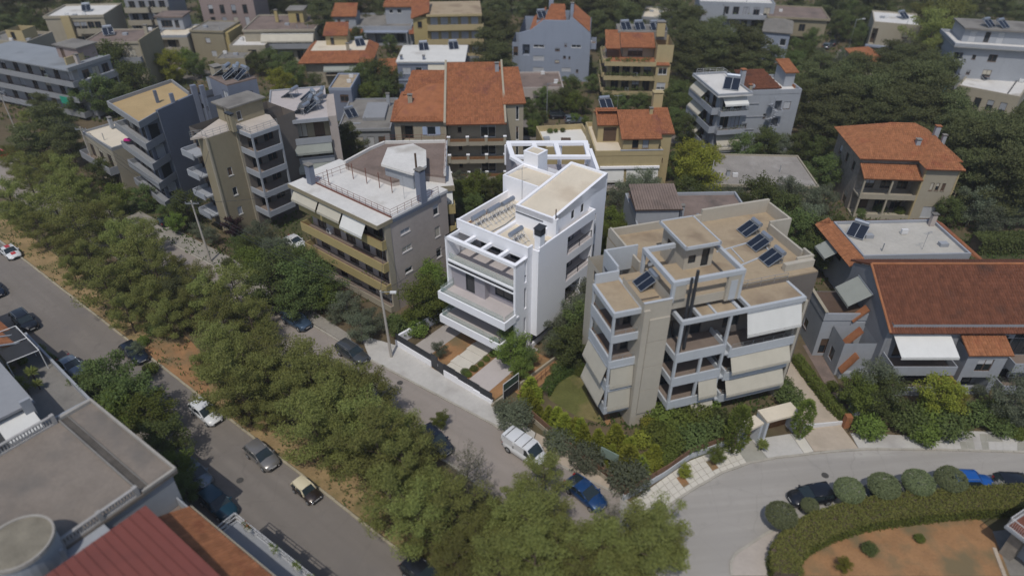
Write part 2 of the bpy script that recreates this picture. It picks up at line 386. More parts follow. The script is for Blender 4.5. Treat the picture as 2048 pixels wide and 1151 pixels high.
    def slope(s,pts,m='tile',rib=.27,course=.42,name='roof_tiles',board=True,z_up=.06):
        """one tiled roof slope; pts = eave start, eave end, then the upper points (local u,v,z)"""
        P=[Vector(p) for p in pts]; ex=(P[1]-P[0]).normalized(); nrm=(P[1]-P[0]).cross(P[-1]-P[0]).normalized()
        if nrm.z<0: nrm=-nrm
        ey=nrm.cross(ex)
        if ey.z<0: ey=-ey
        mb0=MB(); mb0.slabq([tuple(p) for p in P],.16); base=s.part('roof',mb0,m)
        Q=[((p-P[0]).dot(ex),(p-P[0]).dot(ey)) for p in P]
        mb=MB(); x0=min(q[0] for q in Q); x1=max(q[0] for q in Q); n=max(1,int((x1-x0)/rib)); st=(x1-x0)/n
        def lim(x):
            ys=[]
            for i in range(len(Q)):
                a,b=Q[i],Q[(i+1)%len(Q)]
                if (a[0]-x)*(b[0]-x)<=0 and abs(a[0]-b[0])>1e-6: ys.append(a[1]+(b[1]-a[1])*(x-a[0])/(b[0]-a[0]))
            return (min(ys),max(ys)) if len(ys)>1 else None
        for i in range(n):
            xc=x0+(i+.5)*st; l=lim(xc)
            if not l or l[1]-l[0]<.1: continue
            y=l[0]; 
            while y<l[1]-.05:
                y2=min(y+course,l[1]); h=z_up+rnd.uniform(-.008,.008); dx=rnd.uniform(-.012,.012)
                def T(x,yy,zz): return tuple(P[0]+ex*x+ey*yy+nrm*zz)
                a0,a1,c0,c1=xc-st*.47,xc+st*.47,xc-st*.2+dx,xc+st*.2+dx
                lo_,hi_=h+.03,h
                i0=len(mb.v); mb.v+=[T(a0,y,.012),T(c0,y,lo_),T(c1,y,lo_),T(a1,y,.012),T(a0,y2,.008),T(c0,y2,hi_),T(c1,y2,hi_),T(a1,y2,.008)]
                mb.f+=[(i0,i0+1,i0+5,i0+4),(i0+1,i0+2,i0+6,i0+5),(i0+2,i0+3,i0+7,i0+6),(i0,i0+3,i0+2,i0+1)]
                y=y2
        t=mb.build(name,M[m],base); tag(t,kind='stuff'); return base
    def hip(s,box,z0,z1,m='tile',o=.5,hip=None,axis='u',gable=False):
        """hipped or gabled tile roof over a box; hip = how far the ridge stops short of each end"""
        u0,u1,v0,v1=box[0]-o,box[1]+o,box[2]-o,box[3]+o
        if axis=='u':
            vm=(v0+v1)/2; h=(vm-v0) if hip is None else hip
            if gable: h=0
            r0,r1=(u0+h,vm,z1),(u1-h,vm,z1)
            s.slope([(u0,v0,z0),(u1,v0,z0),r1,r0],m); s.slope([(u1,v1,z0),(u0,v1,z0),r0,r1],m)
            if not gable: s.slope([(u1,v0,z0),(u1,v1,z0),r1],m); s.slope([(u0,v1,z0),(u0,v0,z0),r0],m)
            ends=[[(u0,v0+o),(u0,v1-o),r0],[(u1,v0+o),(u1,v1-o),r1]]
        else:
            um=(u0+u1)/2; h=(um-u0) if hip is None else hip
            if gable: h=0
            r0,r1=(um,v0+h,z1),(um,v1-h,z1)
            s.slope([(u1,v0,z0),(u1,v1,z0),r1,r0],m); s.slope([(u0,v1,z0),(u0,v0,z0),r0,r1],m)
            if not gable: s.slope([(u0,v0,z0),(u1,v0,z0),r0],m); s.slope([(u1,v1,z0),(u0,v1,z0),r1],m)
        rg=MB(); rg.tube(r0,r1,.13,n=6); 
        if not gable and (Vector(r0)-Vector(r1)).length>.3:
            pass
        rg.build('ridge_cap',M[m],s.root)
    def chimney(s,u,v,z0,h,m,sx=.6,sy=.5,cap='roofgrey'):
        mb=MB(); mb.box(u-sx/2,u+sx/2,v-sy/2,v+sy/2,z0,z0+h); o=s.part('chimney',mb,m)
        c=MB(); c.box(u-sx/2-.08,u+sx/2+.08,v-sy/2-.08,v+sy/2+.08,z0+h+.18,z0+h+.26)
        for a in (-1,1):
            for b in (-1,1): c.box(u+a*sx*.4-.05,u+a*sx*.4+.05,v+b*sy*.4-.05,v+b*sy*.4+.05,z0+h,z0+h+.18)
        c.build('chimney_cap',M[cap],o); return o
    def rail(s,pts,z,h=.9,m='rust',every=1.2,rails=2,name='roof_railing',r=.022):
        mb=MB()
        for k in range(rails): mb.path([(p[0],p[1],z+h*(k+1)/rails) for p in pts],r,4)
        for a,b in zip(pts,pts[1:]):
            L_=math.hypot(b[0]-a[0],b[1]-a[1]); n=max(1,int(L_/every))
            for i in range(n+1): mb.tube((a[0]+(b[0]-a[0])*i/n,a[1]+(b[1]-a[1])*i/n,z),(a[0]+(b[0]-a[0])*i/n,a[1]+(b[1]-a[1])*i/n,z+h),r,n=4)
        return s.part(name,mb,m)
    def flat(s,box,z0,z1,wall,deck,holes=None,par=.5,parm=None,faces='FRBL',t=.22,over=0.):
        """plain flat-roofed volume: walls, roof deck, parapet"""
        s.walls(box,z0,z1-.001,wall,holes,faces); u0,u1,v0,v1=box
        o=over
        s.deck([(u0+.02-o,v0+.02-o),(u1-.02+o,v0+.02-o),(u1-.02+o,v1-.02+o),(u0+.02-o,v1-.02+o)],z1,deck)
        if par: s.parapet(box,z1-.22,z1+par,parm or wall,t,o=.006+o)
        if VARY[0]:
            for _ in range(VR.randint(2,4)):
                u,v=u0+.8+VR.random()*max(.1,u1-u0-1.6),v0+.8+VR.random()*max(.1,v1-v0-1.6); k_=VR.random(); m_=MB()
                if k_<.4: m_.tube((u,v,z1),(u,v,z1+.7+VR.random()*.5),.07,n=6); s.part('vent_pipe',m_,'steel')
                elif k_<.75: m_.box(u-.4,u+.4,v-.18,v+.18,z1+.08,z1+.7); s.part('air_conditioner',m_,'frame_w')
                else: m_.box(u-.5,u+.5,v-.35,v+.35,z1,z1+.45); s.part('roof_hatch',m_,'dimwhite')
def grid(ss,zs,w,h,k): return [(a-w/2,a+w/2,z,z+h,k) for z in zs for a in ss]
# ---------------------------------------------------------------- things that stand on roofs
def solar_proto():
    t=thing('solar_water_heater','','solar water heater')
    p=MB(); p.slabq([(-1.0,-1.1,.12),(1.0,-1.1,.12),(1.0,.55,1.18),(-1.0,.55,1.18)],.09); pn=p.build('collector_panel',M['panel'],t)
    f=MB(); 
    for a,b in (((-1.02,-1.12,.1),(1.02,-1.12,.1)),((-1.02,.57,1.16),(1.02,.57,1.16)),((-1.02,-1.12,.1),(-1.02,.57,1.16)),((1.02,-1.12,.1),(1.02,.57,1.16)),((0,-1.12,.13),(0,.57,1.19))): f.tube(a,b,.05,n=4)
    f.build('panel_rim',M['steel'],pn)
    k=MB(); k.tube((-.85,.85,1.35),(.85,.85,1.35),.29,n=14); k.build('tank',M['tank'],t,smooth=False)
    s=MB()
    for x in (-.75,.75):
        s.tube((x,1.0,0),(x,.85,1.1),.03,n=4).tube((x,.5,0),(x,.5,1.12),.03,n=4).tube((x,-1.05,.06),(x,1.0,.06),.03,n=4).tube((x,1.0,.05),(x,.5,1.1),.03,n=4)
    s.tube((.9,.5,1.0),(.95,.8,1.2),.02,n=4); s.build('support_frame',M['steel'],t); return t
SOLAR=[None]
def solar(p,rz,label,z,group='solar water heaters on the roofs',scale=1.):
    if SOLAR[0] is None:
        o=solar_proto(); SOLAR[0]=o; o.location=(p.x,p.y,z); o.rotation_euler=(0,0,rz); o['label']=label; o['group']=group; o.scale=(scale,)*3; return o
    return dup(SOLAR[0],(p.x,p.y,z),rz,label,group,scale)
def antenna(p,z,h,label,rz=0.):
    t=thing('tv_antenna',label,'antenna',(p.x,p.y,z),rz)
    MB().tube((0,0,0),(0,0,h),.025,n=5).build('mast',M['steel'],t)
    a=MB(); a.tube((-.7,0,h-.15),(.7,0,h-.15),.018,n=4)
    for i in range(7): a.tube((-.6+i*.2,-.3+.02*i,h-.15),(-.6+i*.2,.3-.02*i,h-.15),.012,n=4)
    a.build('aerial',M['steel'],t); return t
def dish(p,z,label,rz=0.):
    t=thing('satellite_dish',label,'satellite dish',(p.x,p.y,z),rz)
    MB().tube((0,0,0),(0,0,.9),.03,n=5).build('post',M['steel'],t)
    m=MB(); n=10; i=len(m.v)
    ring=[(.4*math.cos(2*math.pi*k/n),-.12-.16,.95+.4*math.sin(2*math.pi*k/n)) for k in range(n)]
    for k in range(n): m.poly([(0,-.1,.95),ring[k],ring[(k+1)%n]])
    m.build('reflector',M['dimwhite'],t); return t
# ================================================================ plants
L=dict(
 pine=leafmat('pine_needles',(0.202,0.217,0.066), (0.258,0.276,0.085),.36),
 pine_d=leafmat('dark_pine_needles',(0.111,0.125,0.053), (0.145,0.162,0.067),.34),
 broad=leafmat('broad_green_leaves',(.135,.175,.036), (.17,.215,.05)),
 broad_d=leafmat('deep_green_leaves',(0.102,0.132,0.043), (0.138,0.172,0.057)),
 olive=leafmat('grey_green_leaves',(0.135,0.156,0.099), (0.173,0.194,0.125)),
 lime=leafmat('yellow_green_leaves',(0.206,0.214,0.034), (0.284,0.286,0.046)),
 thuja=leafmat('golden_green_sprays',(.20,.235,.03), (.30,.32,.05)),
 cypress=leafmat('cypress_foliage',(.19,.265,.055), (.23,.30,.07)),
 plum=leafmat('plum_purple_leaves',(0.042,0.021,0.025), (0.063,0.029,0.035)),
 hedge=leafmat('hedge_leaves',(0.117,0.153,0.033), (0.176,0.211,0.048)),
 hedge_t=leafmat('hedge_leaves_with_dry_tips',(0.130,0.140,0.035), (0.201,0.184,0.058)),
 ball=leafmat('clipped_ball_leaves',(0.154,0.180,0.087), (0.212,0.236,0.118)),
 grey=leafmat('thin_grey_twigs',(0.126,0.125,0.080), (0.174,0.170,0.110)),
 palm=leafmat('palm_fronds',(0.112,0.138,0.036), (0.178,0.192,0.054)),
 flower=leafmat('white_blossom',(0.500,0.500,0.450), (0.650,0.650,0.600)),
 ivy=leafmat('ivy_leaves',(0.068,0.114,0.028), (0.108,0.161,0.040)),
 dry=leafmat('dry_grass_blades',(0.176,0.132,0.051), (0.224,0.168,0.069)),
)
BARK=mat('bark',(.10,.075,.055),.95,.3,2.,.3,6)
BARK_G=mat('grey_bark',(.16,.145,.125),.95,.25,2.,.3,6)
def card(mb,c,d,up,l,w):
    """one small leaf clump: a bent diamond"""
    s_=d.cross(up)
    if s_.length<1e-3: s_=d.orthogonal()
    s_=s_.normalized()*w*.5; e=d*l
    i=len(mb.v); n=up.normalized()*w*.25
    mb.v+=[(c.x,c.y,c.z),(c.x+e.x*.5+s_.x-n.x,c.y+e.y*.5+s_.y-n.y,c.z+e.z*.5+s_.z-n.z),(c.x+e.x,c.y+e.y,c.z+e.z),(c.x+e.x*.5-s_.x-n.x,c.y+e.y*.5-s_.y-n.y,c.z+e.z*.5-s_.z-n.z)]
    mb.f.append((i,i+1,i+2,i+3))
def rv(r): 
    while True:
        v=Vector((r.uniform(-1,1),r.uniform(-1,1),r.uniform(-1,1)))
        if .05<v.length<1: return v
def clump(mb,r,c,rad,n,l,w,flat=.8,out=1.,upb=.3):
    for _ in range(n):
        v=rv(r); p=c+Vector((v.x*rad,v.y*rad,v.z*rad*flat))
        d=(v*.4*out+rv(r)*.9+Vector((0,0,upb))).normalized()
        card(mb,p,d,(v*.9+rv(r)*.45+Vector((0,0,.45))).normalized(),l*r.uniform(.7,1.3),w*r.uniform(.7,1.3))
def tree_proto(name,kind,h,rad,seed,leaf,bark=None,trunk_r=.14,cbase=.3,**k):
    """kind: pine (limbs with feathery clumps), broad (lobed round crown), umbrella (flat tiers), column, cone, ball, bush, thin"""
    r=random.Random(seed); t=thing(name,'',''); bark=bark or BARK
    tr=MB(); cr=MB()
    lean=Vector((r.uniform(-.3,.3),r.uniform(-.3,.3),0))
    top=Vector((lean.x,lean.y,h*.85)); 
    if kind in('pine','broad','umbrella','thin'):
        pts=[Vector((0,0,-.1)),Vector((lean.x*.3,lean.y*.3,h*.3)),Vector((lean.x*.8,lean.y*.8,h*.6)),top]
        rr=[trunk_r,trunk_r*.8,trunk_r*.5,trunk_r*.2]
        for i in range(3): tr.tube(pts[i],pts[i+1],rr[i],rr[i+1],6)
        nl=k.get('limbs',16); tiers=k.get('tiers',0)
        for i in range(nl):
            f=cbase+(1-cbase)*((i+r.random())/nl) if not tiers else cbase+(1-cbase)*(int(i*tiers/nl)+.5)/tiers+r.uniform(-.03,.03)
            a=i*2.4+r.uniform(-.4,.4); z=h*min(.97,f)
            prof={'pine':math.sqrt(max(.08,1-((f-cbase)/(1.02-cbase)*1.5-.5)**2)) if True else 1,
                  'broad':math.sqrt(max(.1,1-((f-cbase)/(1-cbase)*2-1.)**2)),
                  'umbrella':max(.25,1-.55*(f-cbase)/(1-cbase)),'thin':.9}[kind]
            L_=rad*prof*r.uniform(.72,1.08)
            b=Vector((lean.x*f,lean.y*f,z*.92-(.12*h if kind!='umbrella' else .03*h))); e=Vector((lean.x*f+L_*math.cos(a),lean.y*f+L_*math.sin(a),z+(0 if kind=='umbrella' else r.uniform(-.05,.06)*h)))
            mid=b.lerp(e,.5)+Vector((0,0,-.06*L_))
            tr.tube(b,mid,trunk_r*.32,trunk_r*.2,4); tr.tube(mid,e,trunk_r*.2,.015,4)
            nc=k.get('nc',5)
            for j in range(nc):
                q=(j+1)/nc; c=b.lerp(e,.25+.75*q)+Vector((r.uniform(-.3,.3),r.uniform(-.3,.3),r.uniform(-.1,.3)))*rad*.32
                if kind=='thin' and r.random()<.25: continue
                tr.tube(b.lerp(e,.2+.5*q),c,.025,.012,3)
                clump(cr,r,c,k.get('cr',.5)*r.uniform(.7,1.25),k.get('n',44),k.get('l',.3),k.get('w',.11),k.get('flat',.7),1.,k.get('upb',.35))
        clump(cr,r,top+Vector((0,0,h*.1)),k.get('cr',.5),k.get('n',44),k.get('l',.3),k.get('w',.11))
    elif kind in('column','cone'):
        tr.tube((0,0,-.1),(0,0,h*.5),trunk_r,trunk_r*.4,5)
        n=k.get('n',1500); 
        for i in range(n):
            f=r.random()**(.8 if kind=='column' else 1.35); z=h*(.03+.97*f)
            pr=rad*(min(1,(.35+2.6*f))*math.sqrt(max(0.01,1-f**3.2)) if kind=='column' else (1-f)**.85+.03)
            a=r.uniform(0,6.283); lob=1+.16*math.sin(a*5+z*3)+.1*math.sin(a*3-z*2); q=pr*lob*(1-.3*r.random()**2)
            c=Vector((q*math.cos(a),q*math.sin(a),z)); d=Vector((math.cos(a)*.55,math.sin(a)*.55,.75 if kind=='column' else .45))+rv(r)*.3
            card(cr,c,(d+rv(r)*.5).normalized(),(Vector((math.cos(a),math.sin(a),.5))+rv(r)*.5).normalized(),k.get('l',.28)*r.uniform(.7,1.3),k.get('w',.12)*r.uniform(.7,1.3))
    elif kind in('ball','bush'):
        tz=h*(.38 if kind=='ball' else .08)
        tr.tube((0,0,-.1),(0,0,tz+h*.2),trunk_r,trunk_r*.7,5)
        for i in range(5): a=i*1.256; tr.tube((0,0,tz*.7),(rad*.5*math.cos(a),rad*.5*math.sin(a),tz+h*.25),trunk_r*.5,.02,4)
        n=k.get('n',1500); cz=(h+tz)/2; hz=(h-tz)/2
        ph=[r.uniform(0,6.28) for _ in range(4)]
        for i in range(n):
            v=rv(r).normalized()
            ir=k.get('irr',.03); lob=1+ir*(math.sin(v.x*5+ph[0])+math.sin(v.y*6+ph[1])+math.sin(v.z*6+ph[2])+math.sin((v.x+v.y)*9+ph[3]))
            q=lob*(1-k.get('thick',.25)*r.random()**2)
            c=Vector((v.x*rad*q,v.y*rad*q,cz+v.z*hz*q)); d=(v*.3+rv(r)).normalized()
            card(cr,c,d,(v+rv(r)*.45).normalized(),k.get('l',.2)*r.uniform(.7,1.3),k.get('w',.12)*r.uniform(.7,1.3))
    elif kind=='palm':
        tr.tube((0,0,-.1),(0,0,h*.55),trunk_r,trunk_r*.9,7)
        for i in range(k.get('fr',34)):
            a=i*2.4; el=r.uniform(-.25,1.2); d=Vector((math.cos(a)*math.cos(el),math.sin(a)*math.cos(el),math.sin(el)))
            p=Vector((0,0,h*.55)); side=d.cross(Vector((0,0,1))).normalized(); seg=4; L_=rad*r.uniform(.8,1.1); pp=[p]
            for j in range(seg): pp.append(pp[-1]+d*(L_/seg)); d=(d+Vector((0,0,-.22))).normalized()
            for j in range(seg):
                w0=.05+.09*math.sin(math.pi*(j+.1)/seg); w1=.05+.09*math.sin(math.pi*(j+1)/seg) if j<seg-1 else .01
                cr.poly([pp[j]+side*w0,pp[j]-side*w0,pp[j+1]-side*w1,pp[j+1]+side*w1])
    tr.build('trunk',bark,t); cr.build('crown',L[leaf],t)
    t['h']=h; t['r']=rad; KIDS[t.name]=list(t.children); t.location=(0,0,-500)
    return t
PROTO={}
def protos():
    for i in range(5): PROTO.setdefault('pine',[]).append(tree_proto('pine_tree','pine',7.0,2.9,10+i,'pine',limbs=17,nc=3,n=190,cr=.70,l=.21,w=.085,flat=.6,cbase=.2,trunk_r=.16))
    for i in range(4): PROTO.setdefault('dark',[]).append(tree_proto('pine_tree','umbrella',9.5,3.9,30+i,'pine_d',limbs=20,nc=3,n=150,cr=1.15,l=.33,w=.14,flat=.33,cbase=.3,tiers=6,trunk_r=.2))
    for i in range(3): PROTO.setdefault('broad',[]).append(tree_proto('leafy_tree','broad',6.0,2.5,50+i,'broad',limbs=18,nc=3,n=105,cr=.72,l=.22,w=.15,cbase=.3))
    for i in range(3): PROTO.setdefault('broad_d',[]).append(tree_proto('leafy_tree','broad',6.5,2.8,60+i,'broad_d',limbs=18,nc=3,n=115,cr=.78,l=.23,w=.155,cbase=.25))
    for i in range(3): PROTO.setdefault('olive',[]).append(tree_proto('olive_tree','broad',5.0,2.3,70+i,'olive',BARK_G,limbs=16,nc=3,n=120,cr=.68,l=.2,w=.09,cbase=.28))
    PROTO['lime']=[tree_proto('leafy_tree','broad',7.5,3.0,80,'lime',limbs=22,nc=3,n=110,cr=.85,l=.25,w=.17,cbase=.2)]
    PROTO['grey']=[tree_proto('pine_tree','thin',5.5,2.1,84,'grey',BARK_G,limbs=20,nc=4,n=26,cr=.5,l=.24,w=.06,cbase=.25)]
    PROTO['plum']=[tree_proto('plum_tree','broad',4.5,1.9,86,'plum',limbs=14,nc=4,n=50,cr=.5,l=.24,w=.17,cbase=.3)]
    for i in range(2): PROTO.setdefault('thuja',[]).append(tree_proto('conifer_shrub','cone',3.2,1.05,90+i,'thuja',n=1500,l=.36,w=.15))
    for i in range(2): PROTO.setdefault('cypress',[]).append(tree_proto('cypress','column',4.4,.75,94+i,'cypress',n=1700,l=.26,w=.12))
    for i in range(2): PROTO.setdefault('ball',[]).append(tree_proto('clipped_ball_tree','ball',2.9,1.35,98+i,'ball',BARK_G,n=6500,l=.13,w=.085,irr=.012,thick=.1,trunk_r=.07))
    for i in range(3): PROTO.setdefault('bush',[]).append(tree_proto('bush','bush',2.0,1.3,102+i,'broad',n=1500,l=.24,w=.16,irr=.07,thick=.5,trunk_r=.05))
    for i in range(3): PROTO.setdefault('bush_d',[]).append(tree_proto('bush','bush',2.2,1.5,106+i,'broad_d',n=1500,l=.26,w=.17,irr=.07,thick=.5,trunk_r=.05))
    PROTO['bush_o']=[tree_proto('bush','bush',2.3,1.5,112,'olive',n=2000,l=.24,w=.1,irr=.07,thick=.5,trunk_r=.05)]
    PROTO['bush_l']=[tree_proto('bush','bush',1.8,1.1,114,'lime',n=1100,l=.22,w=.15,irr=.07,thick=.5,trunk_r=.05)]
    PROTO['palm']=[tree_proto('yucca_palm','palm',2.6,1.3,116,'palm',fr=40)]
protos()
PLANTS=[]     # (root, kind phrase, world xy, given label)
PIDX={}
USED=set()
def plant(kind,px,py,scale=1.,label=None,ph=.6,rz=None,wide=1.,p=None,cat=None):
    """a plant whose crown centre shows at (px,py): ph = fraction of its height that this point has"""
    pr=PROTO[kind]; i=PIDX.get(kind,0); PIDX[kind]=i+1; o=pr[i%len(pr)]
    h=o['h']*scale
    if p is None: p=at(px,py,h*ph)
    rz=rnd.uniform(0,6.28) if rz is None else rz
    s_=(scale*wide,scale*wide,scale)
    if o.name not in USED:
        USED.add(o.name); o.location=(p.x,p.y,0); o.rotation_euler=(0,0,rz); o.scale=s_; r=o
    else: r=dup(o,(p.x,p.y,0),rz,scale=s_)
    PLANTS.append((r,kind,Vector((p.x,p.y)),label,cat)); return r
def hedge_mb(mb,pts,wd,h,dens,l,w,r,top=None,z0=0.):
    P=[Vector((p[0],p[1],0)) for p in pts]
    for a,b in zip(P,P[1:]):
        d=(b-a); Ln=d.length; d.normalize(); n_=Vector((-d.y,d.x,0))
        for _ in range(int(Ln*dens)):
            t=r.uniform(-.1,Ln+.1); 
            if r.random()<wd/(wd+2*h): q=r.uniform(-wd/2,wd/2); z=h+r.uniform(-.12,.07); nn=Vector((0,0,1))
            else: sg=r.choice((-1,1)); q=sg*(wd/2+r.uniform(-.12,.05)); z=r.uniform(.05,h); nn=n_*sg
            c=a+d*t+n_*q+Vector((0,0,z0+z)); dd=(nn*.3+rv(r)).normalized()
            (top if (top is not None and z>h*.86) else mb) and card(top if (top is not None and z>h*.86) else mb,c,dd,(nn+rv(r)*.5).normalized(),l*r.uniform(.7,1.3),w*r.uniform(.7,1.3))
def hedge(name,label,pts,wd,h,leaf='hedge',dens=520,l=.2,w=.13,top_leaf=None,cat='hedge'):
    r=random.Random(hash(label)%1000 if False else len(label)*7+int(wd*10)); mb=MB(); tp=MB() if top_leaf else None
    hedge_mb(mb,pts,wd,h,dens,l,w,r,tp)
    a=pts[0]; t=thing(name,label,cat,(0,0,0)); 
    core=MB(); core.wallpath(pts,wd-.28,0.,h-.16); core.build('branches',BARK,t)
    mb.build('foliage',L[leaf],t)
    if tp: tp.build('clipped_top',L[top_leaf],t)
    return t
# ================================================================ vehicles
def paint(name,c,metal=.3,rough=.28): return mat(name,c,rough,.03,1.,metal=metal,spec=.5,coat=.6)
MATS_TYRE=mat('tyre_rubber',(.02,.02,.02),.9,.1,3.)
MATS_RIM=mat('alloy_wheel',(.35,.36,.37),.35,.05,3.,metal=.7)
CARGLASS=glassmat('car_window_glass',(.02,.03,.035),.05)
LAMP=mat('headlight_glass',(.62,.64,.66),.15,.05,3.,spec=.6)
TAIL=mat('tail_light_red',(.28,.01,.01),.25,.1,3.,spec=.6)
PLATE=mat('number_plate',(.6,.6,.58),.5,.03,3.)
BLACKP=mat('black_plastic_trim',(.025,.025,.027),.6,.1,3.)
def car(label,px,py,az,pm,style='hatch',Ln=4.0,W=1.7,Hh=1.47,roof=None,group=None,name='parked_car',cat='car',stripes=None,p=None,mid=.55,grp2=None):
    """a car whose body centre shows at (px,py); front points along world angle az (degrees)"""
    p=p or at(px,py,mid); t=thing(name,label,cat,(p.x,p.y,0.0),R(az),group)
    h=W/2; S=style
    belt={'hatch':.92,'sedan':.90,'suv':1.02,'van':1.05,'mini':.78,'coupe':.86}[S]*Hh/ {'hatch':1.47,'sedan':1.43,'suv':1.68,'van':1.95,'mini':1.35,'coupe':1.36}[S]
    # cabin: x at base rear, top rear, top front, base front as fractions of length from the centre
    cb={'hatch':(-.485,-.40,.02,.24),'sedan':(-.36,-.20,.03,.23),'suv':(-.49,-.43,.06,.23),'van':(-.493,-.475,.20,.36),'mini':(-.47,-.40,.04,.19),'coupe':(-.45,-.18,.02,.24)}[S]
    hood={'hatch':.80,'sedan':.78,'suv':.93,'van':.95,'mini':.72,'coupe':.74}[S]*belt/.92 if S!='van' else belt*.97
    trunk=belt*.985
    def zt(f):  # top of lower body along the length
        if f>cb[3]: 
            u=(f-cb[3])/(.5-cb[3]); return belt*(1-.06*u)-(belt-hood*.92)*u**2.2
        if f<cb[0]: u=(cb[0]-f)/(.5+cb[0]+1e-6); return trunk-.1*u*u
        return belt
    mb=MB(); st=[-.5,-.485,-.44,-.34,-.2,-.05,.1,.22,.3,.38,.44,.48,.5]; n=11
    for f in st:
        x=f*Ln; e=abs(f)/.5; wf=h*(1-.30*max(0,(e-.80)/.2)**2.2-.03*(e>.3)*(e-.3)); z1=zt(f)
        zb=.2+.1*max(0,(e-.8)/.2)
        if e>=.97: z1-=.16*(1 if f>0 else .8)
        half=[(wf*.86,zb),(wf*.985,zb+.12),(wf,zb+(z1-zb)*.45),(wf*.975,z1-.09),(wf*.86,z1)]
        ring=[(-a,b) for a,b in half]+[(0,z1+.035)]+[(a,b) for a,b in reversed(half)]
        for y,z in ring: mb.v.append((x,y,z))
    for i in range(len(st)-1):
        for k in range(n-1): a=i*n+k; mb.f.append((a,a+1,a+n+1,a+n))
        mb.f.append((i*n,(i+1)*n,(i+1)*n+n-1,i*n+n-1))
    mb.f.append(tuple(range(n))); mb.f.append(tuple((len(st)-1)*n+k for k in reversed(range(n))))
    body=mb.build('body',pm,t,smooth=True)
    # cabin
    zr=Hh; cw=h*.80 if S!='van' else h*.88; bw=h*.93; x0,x1,x2,x3=[c*Ln for c in cb]
    rp=pm if roof is None else roof
    rf=MB(); N=5
    for i in range(N):
        x=x1-.06+(x2-x1+.12)*i/(N-1); zz=zr-.07*abs(2*i/(N-1)-1)**2.5
        for y,dz in ((-cw-.02,-.075),(-cw*.8,-.012),(0,.012),(cw*.8,-.012),(cw+.02,-.075)): rf.v.append((x,y,zz+dz))
    for i in range(N-1):
        for k in range(4): a=i*5+k; rf.f.append((a,a+1,a+6,a+5))
    for a,b in ((0,5),(5,10),(10,15),(15,20),): pass
    o=rf.build('roof',rp,t,smooth=True)
    zc=zr-.1; e=.012; zbelt=belt-.01
    A=[(x0,-bw,zbelt),(x1,-cw,zc),(x2,-cw,zc),(x3,-bw,zbelt)]; B=[(x,-y,z) for x,y,z in A]
    # pillars and inner shell in body colour
    pl=MB()
    for a,b in ((0,1),(3,2)):
        for s in (A,B): pl.tube(s[a],s[b],.075,.055,5)
    for s in (A,B):
        mx=(x1*.55+x2*.45); pl.tube((mx,s[0][1],zbelt),(mx,s[1][1],zc),.05,.045,4); pl.tube(s[1],s[2],.055,n=5)
        if S in('suv','hatch','van'): q=x0*.72+x3*.28 if S!='van' else x0*.6+x3*.4; pl.tube((q,s[0][1],zbelt),(q*.97,s[1][1],zc),.045,n=4)
    pl.build('pillars',rp if S=='mini' else pm,t,smooth=True)
    def glass(nm,q): 
        g=MB(); g.poly(q); return g.build(nm,CARGLASS if not(S=='van' and nm in('rear_window',)) else pm,t)
    glass('windscreen',[A[3],B[3],B[2],A[2]]); glass('rear_window',[A[0],A[1],B[1],B[0]])
    if S=='van':
        xm=x2-.35
        for s in (A,B):
            g=MB(); g.poly([(xm,s[0][1],zbelt),(xm,s[1][1],zc),s[2],s[3]]); g.build('side_window',CARGLASS,t)
            g=MB(); g.poly([s[0],s[1],(xm,s[1][1],zc),(xm,s[0][1],zbelt)]); g.build('side_panel',pm,t)
    else:
        for s in (A,B): g=MB(); g.poly(s); g.build('side_window',CARGLASS,t)
    # wheels
    wr=.31 if S not in('suv','van','mini') else (.36 if S!='mini' else .25)
    k=('wheel',wr,W)
    if k not in WCACHE:
        a=MB(); a.tube((0,-.1,0),(0,.1,0),wr,n=16); b=MB(); b.tube((0,-.108,0),(0,.108,0),wr*.62,n=12)
        for i in range(5): q=i*1.2566; b.tube((0,.112,0),(wr*.55*math.cos(q),.112,wr*.55*math.sin(q)),.03,n=4); b.tube((0,-.112,0),(wr*.55*math.cos(q),-.112,wr*.55*math.sin(q)),.03,n=4)
        WCACHE[k]=(a.mesh('tyre',MATS_TYRE),b.mesh('rim',MATS_RIM))
    ty,ri=WCACHE[k]
    for fx in (-.30 if S!='mini' else -.33,.32):
        for sy in (-1,1):
            wo=obj('wheel',ty,t,(fx*Ln,sy*(h-.085),wr)); obj('rim',ri,wo)
    # lamps, bumpers, mirrors, plate
    xf=Ln*.5; zl=zt(.47)-.13
    for sy in (-1,1):
        m=MB(); y0=sy*h*.50; y1=sy*h*.80; m.slabq([(xf*.93,y1,zl-.08),(xf*.985,y0,zl-.09),(xf*.94,y0,zl+.09),(xf*.87,y1,zl+.10)],.06); 
        if S=='mini': m=MB(); m.tube((xf*.9,sy*h*.62,zl-.02),(xf*1.0,sy*h*.62,zl-.02),.1,n=10)
        m.build('headlight',LAMP,t)
        m=MB(); m.box(-xf*.985-.01,-xf*.93,sy*h*.58,sy*h*.84,belt-.28,belt-.06); m.build('tail_light',TAIL,t)
        m=MB(); m.box(x3-.32,x3-.18,sy*(h*.95),sy*(h+.14),belt+.0,belt+.13); m.build('mirror',pm if S!='van' else BLACKP,t)
    m=MB(); m.box(xf*.95,xf*1.003,-h*.45,h*.45,.3,.42); m.box(xf*.96,xf*1.0,-h*.3,h*.3,zl-.16,zl-.06); m.build('grille',BLACKP,t)
    m=MB(); m.box(xf*1.004,xf*1.01,-.26,.26,.44,.55); m.build('number_plate',PLATE,t)
    m=MB(); m.box(-xf*1.0,-xf*.9,-h*.8,h*.8,.3,.45); m.build('bumper',BLACKP if S!='mini' else MATS_RIM,t)
